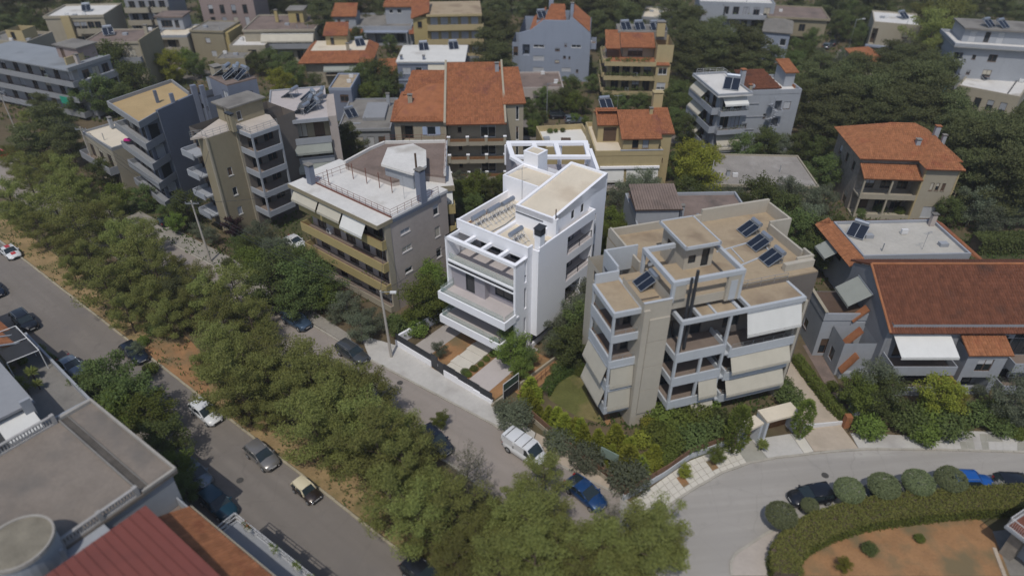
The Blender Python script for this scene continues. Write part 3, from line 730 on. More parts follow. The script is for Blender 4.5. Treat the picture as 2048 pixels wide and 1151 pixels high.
    if stripes:
        s=MB()
        s.slabq([(x1-.03,-.28,zr+.022),(x1-.03,.28,zr+.022),(x2+.03,.28,zr+.022),(x2+.03,-.28,zr+.022)],.012)
        s.slabq([(x3+.05,-.28,belt+.045),(x3+.05,.28,belt+.045),(xf*.8,.28,zt(.4)+.05),(xf*.8,-.28,zt(.4)+.05)],.012)
        s.build('stripe',stripes,t)
    if S=='suv':
        s=MB()
        for sy in (-1,1): s.tube((x1+.1,sy*cw*.85,zr+.03),(x2-.1,sy*cw*.85,zr+.03),.025,n=4)
        s.build('roof_rail',MATS_RIM,t)
    if S=='van':
        s=MB()
        for f in (.12,.5,.82): s.box(x1+(x2-x1)*f-.025,x1+(x2-x1)*f+.025,-cw*.95,cw*.95,zr-.02,zr+.035)
        s.build('roof_bar',BLACKP,t)
    LABEL_POINTS.append((Vector((p.x,p.y)),grp2)) if grp2 else None
    return t
# ================================================================ ground, roads, pavements
G_=mat('dry_earth',(.115,.088,.052),.97,.3,.12,.4,3,stain=(.062,.070,.028),sscale=.07,sthr=.47)
SOIL=mat('red_orange_soil',(.30,.165,.078),.97,.22,.6,.5,4,stain=(.17,.13,.07),sscale=.32,sthr=.48)
STRAW=mat('straw_soil',(.27,.19,.095),.97,.25,.5,.5,4,stain=(.16,.13,.055),sscale=.4,sthr=.5)
LAWN=mat('short_lawn',(.105,.11,.033),.97,.25,.4,.5,10,stain=(.21,.17,.075),sscale=.3,sthr=.5)
ASPH=mat('old_asphalt',(.20,.178,.158),.93,.09,.25,.12,25,stain=(.145,.132,.126),sscale=.12,sthr=.52,crack=.3,lane=-38)
ASPH2=mat('pale_worn_asphalt',(.35,.33,.305),.93,.09,.2,.12,25,stain=(.43,.41,.38),sscale=.10,sthr=.56,crack=.3,lane=6)
CONC=mat('pale_concrete_paving',(.46,.445,.42),.9,.1,.35,.1,14,stain=(.36,.34,.32),sscale=.25,sthr=.52)
KERB=mat('kerb_stone',(.36,.335,.29),.9,.16,.8,.1,10)
KERBY=mat('straw_kerb_stone',(.34,.30,.22),.9,.2,.8,.1,10)
SLAB=mat('white_paving_slab',(.55,.52,.46),.85,.07,1.1,.06,20)
SLABG=mat('grey_paving_slab',(.31,.30,.26),.9,.14,1.1,.06,20)
TANP=mat('tan_ramp_concrete',(.42,.355,.285),.9,.1,.4,.1,14,stain=(.34,.29,.23),sscale=.3)
def struct(name,mb,m,parent=None): 
    o=mb.build(name,m,parent); 
    if not parent: tag(o,kind='structure')
    return o
W2=lambda *pts,z=0.:[at(x,y,0)[:2] for x,y in pts]
g=MB()
# one sheet to the horizon, finer near the place
g.poly([(-3000,-600,0),(3000,-600,0),(3000,5000,0),(-3000,5000,0)]); struct('ground',g,G_)
D=Vector((.788,-.615)); K0=Vector((-66.4,78.2)); N=Vector((-.615,-.788))
KL=lambda t,o=0.:(K0+D*t+N*o)
def strip(A,B): return list(A)+list(reversed(B))
road=MB(); road.poly([(*p,.012) for p in strip([KL(t) for t in (-90,0,40,80,140)],[KL(t,8.2) for t in (-90,0,40,80,140)])]); struct('road',road,ASPH)
UK=[(-120,136),(-57.8,89.4),(-39.5,76.1),(-22.5,62.8),(-15.7,57.4),(-1.8,47.7),(4.4,42.6),(9.6,39.1)]
NOSE=[at(1287,1030)[:2],at(1319,1025)[:2]]
RK=[at(x,y)[:2] for x,y in ((1360,995),(1400,970),(1445,945),(1500,925),(1550,916),(1600,910),(1660,903),(1730,898),(1850,899),(2048,904))]+[(95,43)]
UL=[(-124,129.5),(-61.5,84),(-43.3,70.5),(-26.4,57.3),(-19.4,52.2),(-5.6,42.6),(.6,36.9),(4.6,33),(8.4,28.5),(12,20),(12,-20)]
IK=[at(x,y)[:2] for x,y in ((1463,1151),(1461,1125),(1470,1108),(1530,1068),(1600,1036),(1660,1018),(1730,1006),(1880,996),(2048,986))]+[(95,37.5)]
street=MB(); 
pg=UK+NOSE+RK+list(reversed(IK))+[(17.6,-20)]+list(reversed(UL))
from mathutils.geometry import tessellate_polygon
def fillpoly(mb,pts,z):
    i=len(mb.v); mb.v+=[(p[0],p[1],z) for p in pts]
    for t in tessellate_polygon([[Vector((p[0],p[1],0)) for p in pts]]): 
        mb.f.append(tuple(i+k for k in t))
    return mb
def split_at(pts,k): return pts[:k],pts[k:]
# the upper street (pinkish old asphalt) and the pale junction and side street
fillpoly(street,UK+[(9.0,34.0)]+[(4.6,33),(.6,36.9)]+list(reversed(UL[:6])),.012); struct('road',street,mat('pinkish_old_asphalt',(.305,.268,.24),.93,.09,.25,.12,25,stain=(.205,.185,.172),sscale=.12,sthr=.5,crack=.3,lane=-36))
jn=MB(); fillpoly(jn,[(9.6,39.1)]+NOSE+RK+list(reversed(IK))+[(17.6,-20),(12,-20),(12,20),(8.4,28.5),(4.6,33),(9.0,34.0)],.016); struct('road',jn,ASPH2)
# distant street behind the cream apartment block and the one at the upper right
for q in ([(-40,122),(60,115.5),(60,121.5),(-40,128)],[(58,135),(84,178),(90,176),(64,132)],[(-130,170),(-60,150),(-58,156),(-130,178)],[(0,121),(4,121),(-12,230),(-17,230)]):
    r=MB(); r.poly([(*p,.01) for p in q]); struct('road',r,ASPH)
PATCH=mat('dark_asphalt_patch',(.12,.11,.105),.95,.12,.6,.15,20); IRON=mat('cast_iron_cover',(.09,.085,.08),.7,.2,4.,.2,20,metal=.4)
for x,y in ((480,960),(800,765),(1650,950)):
    p=at(x,y); r=MB(); r.tube((p.x,p.y,.01),(p.x,p.y,.03),.33,n=16); struct('manhole_cover',r,IRON)
def kerb(pts,w=.22,h=.13,m=KERB):
    mb=MB()
    for a,b in zip(pts,pts[1:]):
        a,b=Vector(a[:2]),Vector(b[:2]); n=max(1,int((b-a).length/1.0)) if (b-a).length<60 else 1; d=(b-a).normalized(); s=Vector((-d.y,d.x))*w/2
        for i in range(n):
            p=a.lerp(b,i/n)+d*.01; q=a.lerp(b,(i+1)/n)-d*.01; j=rnd.uniform(-.012,.012); e=Vector((-d.y,d.x))*rnd.uniform(-.02,.02)
            mb.prism([p+s+e,p-s+e,q-s+e,q+s+e],-.05,h+j)
    o=struct('kerb',mb,m); return o
kerb([KL(-90),KL(0)]); kerb([KL(t) for t in range(0,100,12)],m=KERBY); kerb([KL(-60,8.2),KL(0,8.2),KL(90,8.2)])
kerb(UK[1:]); kerb(UK[-1:]+NOSE+RK); kerb(IK); kerb(UL[2:9])
def paved(name,pts,z,m): mb=MB(); fillpoly(mb,pts,z); 
# pavements (raised 0.1 m)
def raised(name,pts,m,z=.1):
    mb=MB(); n=len(pts); i=len(mb.v); fillpoly(mb,pts,z)
    for k in range(n): a,b=pts[k],pts[(k+1)%n]; mb.poly([(a[0],a[1],-.02),(b[0],b[1],-.02),(b[0],b[1],z),(a[0],a[1],z)])
    return struct(name,mb,m)
WF=W2((795,692),(870,740),(985,806))           # front garden wall of the white building
raised('pavement',[(-15.75,57.5),(-1.85,47.8),(1.9,45.0),(2.3,46.6),WF[2],WF[1],WF[0],(-17.6,61.8)],CONC)
raised('pavement',[(1.95,45.0),(4.4,42.75),(9.5,39.3),(10.6,40.2),(6.5,43.6),(2.4,46.6)],TANP)
raised('pavement',[(-57.8,89.6),(-39.4,76.3),(-22.4,63.),(-17.7,59.2),(-19,62.0),(-38,78.3),(-56.5,91.6)],mat('grey_brown_paving',(.27,.25,.22),.92,.15,.4,.1,10))
# slab pavement round the corner
PA=[(10.3,38.9)]+NOSE+[at(*p)[:2] for p in ((1360,996),(1400,971),(1445,946),(1494,927))]
PB=[at(*p)[:2] for p in ((1264,1002),(1330,955),(1380,921),(1424,905),(1467,889))]
pvb=raised('pavement',[PB[0]]+NOSE+PA[3:]+list(reversed(PB[1:])),KERB,.06); pvb.name='slab_pavement'
# individual slabs laid along the curve
def along(pts,n):
    P=[Vector(p) for p in pts]; L_=[0]
    for a,b in zip(P,P[1:]): L_.append(L_[-1]+(b-a).length)
    out=[]
    for i in range(n+1):
        s_=L_[-1]*i/n
        for k in range(len(P)-1):
            if s_<=L_[k+1]+1e-6: out.append(P[k].lerp(P[k+1],(s_-L_[k])/(L_[k+1]-L_[k]))); break
    return out
OA=along([NOSE[0],NOSE[1]]+PA[3:],17); OB=along(PB,17); 
def slabs(OA,OB,rows,m,parent,skip=(),z0=.06,z1=.115,gap=.045,m2=None):
    for i in range(len(OA)-1):
        for j in range(rows):
            if (i,j) in skip: continue
            q=[]
            for u,v in ((0,0),(1,0),(1,1),(0,1)):
                a=OA[i+u].lerp(OB[i+u],(j+v)/rows); q.append(a)
            c=(q[0]+q[1]+q[2]+q[3])/4; q=[c+(p-c)*(1-gap/max(.2,(p-c).length)*.7) for p in q]
            mb=MB(); dz=rnd.uniform(-.008,.008); mb.prism(q,z0,z1+dz); mb.build('paving_slab',m2 if (m2 and rnd.random()<.3) else m,parent)
slabs(OA,OB,4,SLAB,pvb,skip={(7,2),(7,1),(12,2),(12,1)})
for i in (7,12):
    mb=MB(); q=[OA[i].lerp(OB[i],.27),OA[i+1].lerp(OB[i+1],.27),OA[i+1].lerp(OB[i+1],.72),OA[i].lerp(OB[i],.72)]; fillpoly(mb,q,.075); mb.build('tree_pit',SOIL,pvb)
# forecourts beside it
fc=lambda px,m,z=.1,name='pavement':raised(name,W2(*px),m,z)
fc([(1467,889),(1494,927),(1535,917),(1502,880)],SLABG); fc([(1503,880),(1536,917),(1607,907),(1580,868)],CONC)
fc([(1581,868),(1608,907),(1627,903),(1602,866)],SLAB); fc([(1603,866),(1628,903),(1716,897),(1680,850)],TANP)
rp=[at(*p) for p in ((1717,897),(1850,898),(2048,903),(2048,866),(1930,862),(1830,872),(1700,866))]
pv2=raised('pavement',[p[:2] for p in rp],CONC,.09)
# slabs with inset stripes at the right edge of the frame
A2=along([at(1880,897)[:2],at(2048,902)[:2]],12); B2=along([at(1868,868)[:2],at(2048,868)[:2]],12); 
slabs(A2,B2,2,CONC,pv2,z0=.09,z1=.105,m2=SLABG)
raised('pavement',[*IK[1:9],at(2048,1000)[:2],at(1880,1008)[:2],at(1740,1018)[:2],at(1650,1042)[:2],at(1585,1075)[:2],at(1540,1110)[:2],at(1560,1151)[:2],IK[0]],mat('pinkish_concrete',(.40,.355,.315),.9,.1,.4,.1,14))
# red soil garden at the lower right, straw soil under the pines, lawn, drives
def patch(name,pts,m,z): mb=MB(); fillpoly(mb,pts,z); return struct(name,mb,m)
patch('soil',W2((1590,1151),(1610,1105),(1700,1065),(1830,1040),(1950,1030),(1985,1060),(2020,1151)),SOIL,.02)
patch('soil',[KL(t,-.2) for t in (-20,0,30,60,100)]+[KL(t,-3.2) for t in (100,60,30,0,-20)],STRAW,.006)
patch('soil',W2((255,690),(300,668),(360,660),(400,700),(420,780),(370,800)),SOIL,.009)
patch('lawn',W2((1085,775),(1130,745),(1168,750),(1175,790),(1212,850),(1150,830),(1100,800)),LAWN,.02)
patch('soil',W2((1040,735),(1075,718),(1130,722),(1112,745),(1075,775),(1040,790),(1010,770)),SOIL,.018)
patch('path',W2((1180,690),(1212,850),(1222,848),(1196,700)),SOIL,.025)
# stuff: dry grass and low growth
def scatter(name,polys,n,leaf,l,w,seed,up=.8):
    r=random.Random(seed); mb=MB()
    for poly,cnt in zip(polys,n):
        xs=[p[0] for p in poly]; ys=[p[1] for p in poly]; k=0
        while k<cnt:
            x,y=r.uniform(min(xs),max(xs)),r.uniform(min(ys),max(ys)); ins=False
            for i in range(len(poly)):
                a,b=poly[i],poly[i-1]
                if (a[1]>y)!=(b[1]>y) and x<(b[0]-a[0])*(y-a[1])/(b[1]-a[1])+a[0]: ins=not ins
            k+=1
            if not ins: continue
            for _ in range(4):
                c=Vector((x+r.gauss(0,.2),y+r.gauss(0,.2),r.uniform(0,.12))); card(mb,c,(rv(r)*.7+Vector((0,0,up))).normalized(),rv(r).normalized(),l*r.uniform(.6,1.4),w)
    o=mb.build(name,L[leaf]); tag(o,kind='stuff'); return o
med=[KL(t,-.3) for t in (-30,0,30,60,86)]+[(8.2,28.4),(4.4,32.8),(.4,36.5),(-5.8,42.2),(-19.6,51.9),(-26.5,57),(-43.4,70.2),(-62,83.8)]
scatter('undergrowth',[med],[9000],'broad_d',.34,.16,5)
scatter('dry_grass',[med,[KL(t,-.3) for t in (-20,90)]+[KL(t,-2.4) for t in (90,-20)]],[2600,1800],'dry',.26,.035,6)
gl=[(-70,95),(-45,80),(-24,64),(-14,70),(-2,92),(-14,104),(-60,120)]
gr=[(4,62),(12,72),(30,72),(70,64),(90,110),(40,118),(8,112),(2,80)]
scatter('ground_cover',[gl,gr,[(7,47.8),(13,45),(22,46.6),(26,48),(29,56)]],[5000,8000,600],'ivy',.36,.2,8)
far=[(-150,130),(150,120),(200,240),(-200,240)]
scatter('ground_cover',[far],[16000],'broad_d',.7,.4,9)

kerb([at(1988,1095),at(2012,1160)],.3,.1,TANP); patch('path',W2((1985,1062),(2020,1151),(2080,1151),(2080,1050)),M['roofgrey'],.024)
# ================================================================ the white apartment building in the middle
H=House('apartment_building','brand new bright white apartment building with pergola frames and glass balconies in the middle','apartment building',(889,471),(1031,532),12.8,land='the bright white apartment building')
MAIN=H; Wd=H.w
wb=(0,Wd,0,16.6)
p=H.part
def bxs(name,L_,m,par=None):
    mb=MB()
    for b in L_: mb.box(*b)
    return mb.build(name,M[m],par or H.root)
# core volumes: recessed front wall at v=2.0 behind the loggias, side bulk, rear wing
holes_front=[(.5,2.0,6.42,8.9,'v')]
core=(.25,Wd-.22,2.0,16.6)
# front recessed walls, storey by storey, with doors and windows
fr=[]
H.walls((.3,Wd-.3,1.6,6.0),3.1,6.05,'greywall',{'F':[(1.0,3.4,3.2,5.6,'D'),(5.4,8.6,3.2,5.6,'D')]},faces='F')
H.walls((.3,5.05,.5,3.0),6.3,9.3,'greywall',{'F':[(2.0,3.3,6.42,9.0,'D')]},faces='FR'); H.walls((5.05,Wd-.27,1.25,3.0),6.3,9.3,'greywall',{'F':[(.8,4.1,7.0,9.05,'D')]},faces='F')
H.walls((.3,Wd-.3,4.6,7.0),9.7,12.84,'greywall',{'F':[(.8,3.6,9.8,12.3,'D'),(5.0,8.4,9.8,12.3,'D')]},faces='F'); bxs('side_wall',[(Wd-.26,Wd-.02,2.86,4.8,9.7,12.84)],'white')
bxs('roof_beam',[(.26,Wd-.28,2.0,2.3,12.42,12.8)],'white')
pass
# left party side and back
H.walls((0,Wd,2.0,16.6),3.0,13.2,'white',{'L':[(1.0,2.0,4,5.4,'a'),(6,7.2,4,5.4,'a'),(6,7.2,7.3,8.7,'a'),(6,7.2,10.6,12,'a')]},faces='L')
# side frames of the loggias (white walls left and right) with the tall slits on the right
bxs('side_wall',[(0,.24,0,2.0,5.9,12.8)],'white')
sl=[(1.5,1.9,9.87,12.42,'v'),(1.5,1.9,6.54,9.22,'v'),(1.5,1.9,3.25,5.36,'v')]
H.walls((Wd-.26,Wd,0,2.85),2.4,12.78,'white',{'R':sl,'L':[(2.85-1.9,2.85-1.5,a[2],a[3],'v') for a in sl]},faces='RLFB',t=.13,name='side_wall')
bxs('handrail',[(Wd-.16,Wd-.1,1.5,1.9,z-.02,z+.05) for z in (10.6,)],'anth')
# ground floor: piloti, lobby glass, garage recess
bxs('column',[(.9,1.35,1.6,2.05,0,3),(5.0,5.35,1.0,1.35,0,2.7),(Wd-.42,Wd-.02,.3,.7,0,2.4),(Wd-.4,Wd,2.45,2.83,-.0,2.4),(Wd-.3,Wd,8,8.4,0,2.4),(Wd-.3,Wd,13,13.4,0,2.4)],'white')
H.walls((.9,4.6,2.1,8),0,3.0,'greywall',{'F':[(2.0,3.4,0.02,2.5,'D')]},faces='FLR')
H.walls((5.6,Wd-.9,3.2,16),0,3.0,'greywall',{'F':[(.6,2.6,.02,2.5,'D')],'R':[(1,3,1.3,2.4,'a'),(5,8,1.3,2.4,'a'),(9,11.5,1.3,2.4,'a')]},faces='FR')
bxs('soffit',[(.02,Wd-.02,2.05,16.5,2.8,3.08)],'white')
bxs('planter_edge',[(Wd-.4,Wd-.15,3.2,12,0,.55)],'white')
# floor slabs of the loggias and the grey shadow gap below the terrace slab
bxs('terrace_floor',[(.25,Wd-.27,.17,4.6,9.62,9.78)],'paver')
bxs('slab_edge',[(.245,Wd-.265,0,.16,9.72,9.95),(.245,Wd-.265,-.02,.14,9.2,9.36)],'white')
bxs('shadow_gap_strip',[(.26,Wd-.28,.05,.2,9.37,9.71)],'anth')  # dark strip standing in for the shade of the gap
bxs('soffit',[(.26,Wd-.28,.22,4.5,9.31,9.5)],'white')
# pergola on top of the loggias: frame of beams
t_=.34
bxs('pergola_beam',[(0,Wd,0,.42,12.42,12.8),(0,.4,.424,1.98,12.42,12.8),(Wd-.4,Wd,.424,1.98,12.42,12.8)]+[(x-.18,x+.18,.424,1.98,12.42,12.8) for x in (2.55,4.82,7.1)],'white')
# balconies on levels 1 and 2
for z,u1 in ((6.35,Wd+.12),(3.12,Wd-.55)):
    o=bxs('balcony_slab',[(.3,u1-.01,-1.9,(1.59 if z<4 else .49),z-.25,z-.02)],'white')
    bxs('balcony_floor',[(.46,u1-.17,-1.75,(1.585 if z<4 else .485),z-.018,z+.02)],'paver',o)
    if z>5: bxs('balcony_floor',[(5.06,Wd-.28,.49,1.24,z-.2,z+.02)],'paver',o)
    bxs('balcony_parapet',[(.3,u1,-1.92,-1.76,z-.55,z+.42),(.296,.44,-1.756,.6 if z>5 else -.3,z-.55,z+.42),(u1-.16,u1+.004,-1.756,-.02,z-.55,z+.42)],'white',o)
    for k in range(4):
        a=.5+(u1-.85)*k/4; b=.5+(u1-.85)*(k+1)/4-.03
        bxs('glass_panel',[(a,b,-1.66,-1.645,z+.03,z+1.0)],'clear',o)
    bxs('glass_panel',[(.5,.515,-1.62,.5,z+.03,z+1.0)],'clear',o); bxs('glass_panel',[(u1-.235,u1-.22,-1.62,-.1,z+.03,z+1.0)],'clear',o)
for k in range(4):
    a=.3+(Wd-.62)*k/4; bxs('glass_panel',[(a,a+(Wd-.62)/4-.03,.2,.215,9.95,10.75)],'clear')
# right hand bulk (proud of the side) with two storeys of recessed balconies
BU=Wd+.78
oh=[(5.3,10.4,10.3,12.6,'o'),(5.3,10.4,6.87,9.3,'o'),(5.3,8.4,3.55,5.95,'o')]
H.walls((Wd-1.6,BU,2.8,13.45),2.45,13.35,'white',{'R':oh},faces='FRB')
for z,zt_,b in ((10.3,12.6,10.4),(6.87,9.3,10.4),(3.55,5.95,8.4)):
    bxs('recess_wall',[(BU-1.595,BU-1.56,2.8+5.31,2.8+b-.01,z+.01,zt_-.01)],'greywall'); bxs('recess_floor',[(BU-1.555,BU-.02,2.8+5.32,2.8+b-.02,z+.004,z+.03)],'paver'); bxs('glass_door',[(BU-1.555,BU-1.5,8.5,10.7,z+.04,z+2.2)],'glass2'); bxs('door_frame',[(BU-1.56,BU-1.46,8.4,8.499,z+.03,z+2.25),(BU-1.56,BU-1.46,10.701,10.8,z+.03,z+2.25),(BU-1.56,BU-1.46,8.5,10.7,z+2.201,z+2.28),(BU-1.56,BU-1.46,9.56,9.63,z+.03,z+2.2)],'anth')
bxs('soffit',[(Wd+.004,BU-.01,2.82,13.4,2.43,2.6)],'white')
for z in (10.3,6.87): bxs('handrail',[(BU-.12,BU-.06,8.2,13.1,z+.86,z+.92),(BU-.12,BU-.06,13.05,13.1,z,z+.9),(BU-.12,BU-.06,10.6,10.65,z,z+.9)],'anth')
# rear part of the right side, flush with the penthouse
rh=[(.6,1.5,11.5,12.4,'a'),(.5,1.6,9.6,11.0,'D'),(.5,1.6,6.3,8.2,'D'),(.5,1.6,3.4,5.2,'a')]
H.walls((1.0,Wd,13.46,16.8),2.45,15.0,'white',{'R':rh},faces='RB')
# roof deck at 13 m, front and left parapets
bxs('roof_deck',[(.2,Wd,2.2,11,12.85,13.0),(Wd-1.5,BU-.2,3.0,13.3,12.9,13.05)],'cream_roof')
bxs('parapet',[(-.02,Wd+.02,1.99,2.2,12.81,13.9),(-.02,.2,2.204,10.8,12.81,13.9),(Wd-.2,Wd+.02,2.204,2.9,12.81,13.9),
  (Wd-1.35,BU+.004,2.79,2.98,13.2,13.4),(BU-.2,BU+.006,2.984,13.46,13.2,13.75),(Wd-.2,BU-.204,13.28,13.47,13.2,13.75)],'white')
bxs('parapet_cap',[(-.05,Wd+.05,1.96,2.23,13.9,13.94)],'white')
# walls between roof bays (low upstands seen from above)
bxs('upstand',[(4.35,4.75,2.21,6.9,13.0,13.35),(7.9,8.2,5.2,6.4,13.0,14.2),(8.2,8.9,6.1,6.4,13.0,14.0)],'white')
# tall flat chimney on the bulk with a black cowl
bxs('chimney',[(Wd+.02,Wd+.72,3.1,3.9,13.0,15.0)],'white')
c=MB(); c.prism([(Wd-.02,3.06),(Wd+.76,3.06),(Wd+.76,3.94),(Wd-.02,3.94)],15.0,15.75); c.slabq([(Wd-.1,2.98,15.76),(Wd+.84,2.98,15.76),(Wd+.84,4.02,15.9),(Wd-.1,4.02,15.9)],.08); c.build('chimney_cowl',M['anth'],H.root)
# penthouse with sloping roof: front 15.4 m, back 16.6 m
u0,u1,v0,v1,z0,z1=4.6,Wd-.02,6.4,16.9,15.35,16.6
ph=MB()
def pv(u,v,z): return (u,v,z)
ph.poly([(u0,v0,13),(u1,v0,13),(u1,v0,z0),(u0,v0,z0)]).poly([(u0,v1,13),(u1,v1,13),(u1,v1,z1),(u0,v1,z1)]).poly([(u0,v0,13),(u0,v1,13),(u0,v1,z1),(u0,v0,z0)])
# right wall with the two small windows (built as a grid)
cols=[v0,9.75,10.35,11.6,12.2,v1]; zz=lambda v:z0+(z1-z0)*(v-v0)/(v1-v0)
for i in range(5):
    a,b=cols[i],cols[i+1]
    if i in (1,3):
        ph.poly([(u1,a,13),(u1,b,13),(u1,b,13.75),(u1,a,13.75)]).poly([(u1,a,14.85),(u1,b,14.85),(u1,b,zz(b)),(u1,a,zz(a))])
        for q in ([(a,13.75),(a,14.85)],[(b,13.75),(b,14.85)]): ph.poly([(u1,q[0][0],q[0][1]),(u1-.2,q[0][0],q[0][1]),(u1-.2,q[1][0],q[1][1]),(u1,q[1][0],q[1][1])])
        ph.poly([(u1,a,13.75),(u1,b,13.75),(u1-.2,b,13.75),(u1-.2,a,13.75)]).poly([(u1,a,14.85),(u1,b,14.85),(u1-.2,b,14.85),(u1-.2,a,14.85)])
    else: ph.poly([(u1,a,13),(u1,b,13),(u1,b,zz(b)),(u1,a,zz(a))])
ph.build('penthouse_wall',M['white'],H.root)
for a,b in ((9.75,10.35),(11.6,12.2)): H.window((u0,u1,v0,v1),'R',a-v0,b-v0,13.75,14.85,'a')
rf=MB(); rf.slabq([(u0+.3,v0+.3,z0-.2),(u1-.3,v0+.3,z0-.2),(u1-.3,v1-.3,z1-.2),(u0+.3,v1-.3,z1-.2)],.15); rf.build('penthouse_roof',M['cream_roof'],H.root)
pr=MB()
def rim(a,b,w_=.32):
    A=Vector((a[0],a[1])); B=Vector((b[0],b[1])); d=(B-A).normalized(); n=Vector((-d.y,d.x))*w_
    q=[A,B,B+n,A+n]; zt=[a[2],b[2],b[2],a[2]]; pr.prism(q,min(a[2],b[2])-.6,0,z1s=zt)
for a,b in (((u0,v0,z0),(u1,v0,z0)),((u1,v0+.32,zz(v0+.32)),(u1,v1-.32,zz(v1-.32))),((u1,v1,z1),(u0,v1,z1)),((u0,v1-.32,zz(v1-.32)),(u0,v0+.32,zz(v0+.32)))): rim(a,b)
pr.build('penthouse_parapet',M['white'],H.root)
bxs('gutter_pipe',[(4.7,8.3,6.3,6.38,14.55,14.63)],'anth')
bxs('pilaster',[(Wd-.02,Wd+.42,6.3,6.75,13.0,15.35)],'white'); q=MB(); q.tube((Wd+.2,6.5,15.35),(Wd+.2,6.5,16.5),.06); q.build('flue_pipe',M['brown'],H.root)
# left roof wing at 15.7 m
bxs('stair_wall',[(-.6,4.4,10.7,10.9,12.9,15.7),(-.6,-.4,10.904,14.6,3.0,15.7),(-.395,4.4,14.4,14.6,13,15.7)],'white')
bxs('stair_roof',[(-.39,4.58,10.91,14.39,15.25,15.4)],'cream_roof')
bxs('stair_window',[(3.3,3.9,10.66,10.698,13.9,14.5)],'anth')
bxs('roof_box',[(-.6,1.5,14.6,16.5,13,17.2)],'white'); bxs('roof_box_top',[(-.35,1.25,14.85,16.25,17.2,17.23)],'cream_roof')
bxs('roof_box_rim',[(-.62,1.52,14.58,14.83,17.2,17.32),(-.62,1.52,16.27,16.52,17.2,17.32),(-.62,-.38,14.832,16.268,17.2,17.32),(1.27,1.52,14.832,16.268,17.2,17.32)],'white')
# rear wing, turned to face the back lot: grey walls, deck and a second pergola
zc_=14.6
Q=[H.px(x,y,zc_) for x,y in ((1013,284),(1176,283),(1183,311),(1022,311))]
def lerp2(a,b,t): return (a[0]+(b[0]-a[0])*t,a[1]+(b[1]-a[1])*t)
Q[0]=lerp2(Q[1],Q[0],1.0)
rw=MB(); 
back=[Q[0],Q[1],H.px(1196,338,zc_-.2),(Wd-.3,16.5),(1,16.5),(-.4,16.4)]
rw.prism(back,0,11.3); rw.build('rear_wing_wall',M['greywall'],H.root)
bb=MB()
def beam(a,b,w_,z0_,z1_,mb=None):
    A=Vector(a);B=Vector(b); d=(B-A).normalized(); n=Vector((-d.y,d.x))*w_/2; (mb or bb).prism([A-n,B-n,B+n,A+n],z0_,z1_)
beam(lerp2(Q[0],Q[1],.0),lerp2(Q[0],Q[1],1.),.8,14.2,14.6); beam(Q[3],Q[2],.6,14.2,14.598)
for k in (.02,.33,.6,.97): beam(lerp2(Q[3],Q[2],k),lerp2(Q[0],Q[1],k),.6,14.21,14.595)
bb.build('rear_pergola',M['white'],H.root)
cc=MB(); beam(lerp2(Q[2],Q[1],.35),H.px(1196,338,14.9),.4,11.3,14.9,cc); 
cc.build('rear_side_wall',M['white'],H.root)
for k in (.0,.33,.66,1.): c0=lerp2(Q[0],Q[1],k); bxs('pergola_post',[(c0[0]-.2,c0[0]+.2,c0[1]-.2,c0[1]+.2,11.43,14.2)],'white')
dk=MB(); dk.prism(back,11.3,11.42); dk.build('rear_terrace_floor',M['greywall'],H.root)
wl=MB(); beam(lerp2(Q[0],Q[3],.15),(-.6,14.7),.3,6,14.2,wl); wl.build('rear_grey_wall',M['greywall'],H.root)
nb=MB(); beam(Q[3],(4.4,14.6),.5,14.2,14.59,nb); nb.build('ridge_wall',M['white'],H.root)
# solar heaters along the roof: four lying tanks on steel frames
SH=[(1.75,3.6),(2.0,5.9),(2.2,8.1),(7.0,3.4)]
LB=['nearest of the three in-line roof water heaters on the bright white building','middle of the three in-line roof water heaters on the bright white building','farthest of three in-line roof water heaters, by the aerial on the bright white building','single roof water heater beside the black chimney cowl of the bright white building']
HEAT=[]
for (u,v),lb in zip(SH,LB):
    pw=H.W(u,v); 
    if not HEAT:
        t=thing('roof_water_heater',lb,'water heater',(pw.x,pw.y,13.0),H.az+R(90),'long grey water heaters on the white roof')
        a=MB(); a.tube((-1.0,0,1.3),(1.0,0,1.3),.27,n=14); a.build('tank',M['tank'],t)
        
        a=MB()
        for x in (-.9,-.3,.3,.9):
            a.tube((x,0,0),(x,0,1.1),.025,n=4).tube((x,-1.3,0),(x,-.2,1.15),.025,n=4).tube((x,.15,1.1),(x,.35,0),.02,n=4)
        a.tube((-1,-.9,.1),(1,-.9,.1),.03,n=4).tube((-1,.3,.1),(1,.3,.1),.03,n=4).tube((-.9,.05,.05),(.3,.05,1.0),.02,n=4).tube((.9,.05,.05),(-.3,.05,1.0),.02,n=4)
        a.build('support_frame',M['frame_w'],t)
        a=MB(); 
        for x in (-.8,.1,.8): a.path([(x,-.1,1.15),(x+.15,-.3,.8),(x+.05,-.2,.3),(x+.2,.2,.1)],.03,5)
        a.build('insulated_pipe',M['frame_w'],t); HEAT.append(t)
    else: HEAT.append(dup(HEAT[0],(pw.x,pw.y,13.0),H.az+R(90) if u<6 else H.az+R(90),lb))
# pipes and leftover timber on the deck belong to the building
pp=MB(); pp.path([(3.6,2.4,13.06),(3.9,5.5,13.08),(3.5,8.8,13.06)],.05); pp.path([(.6,2.5,13.05),(.7,9,13.05)],.04); pp.build('roof_pipe',M['tank'],H.root)
bd=MB(); [bd.box(.45,.75,2.8+i*1.4,4.0+i*1.4,13.0,13.13) for i in range(4)]; bd.build('stacked_boards',M['wood'],H.root)
antenna(H.W(2.3,10.55),13.4,4.1,'aerial mast fixed to the roof wall of the bright white building',.6)
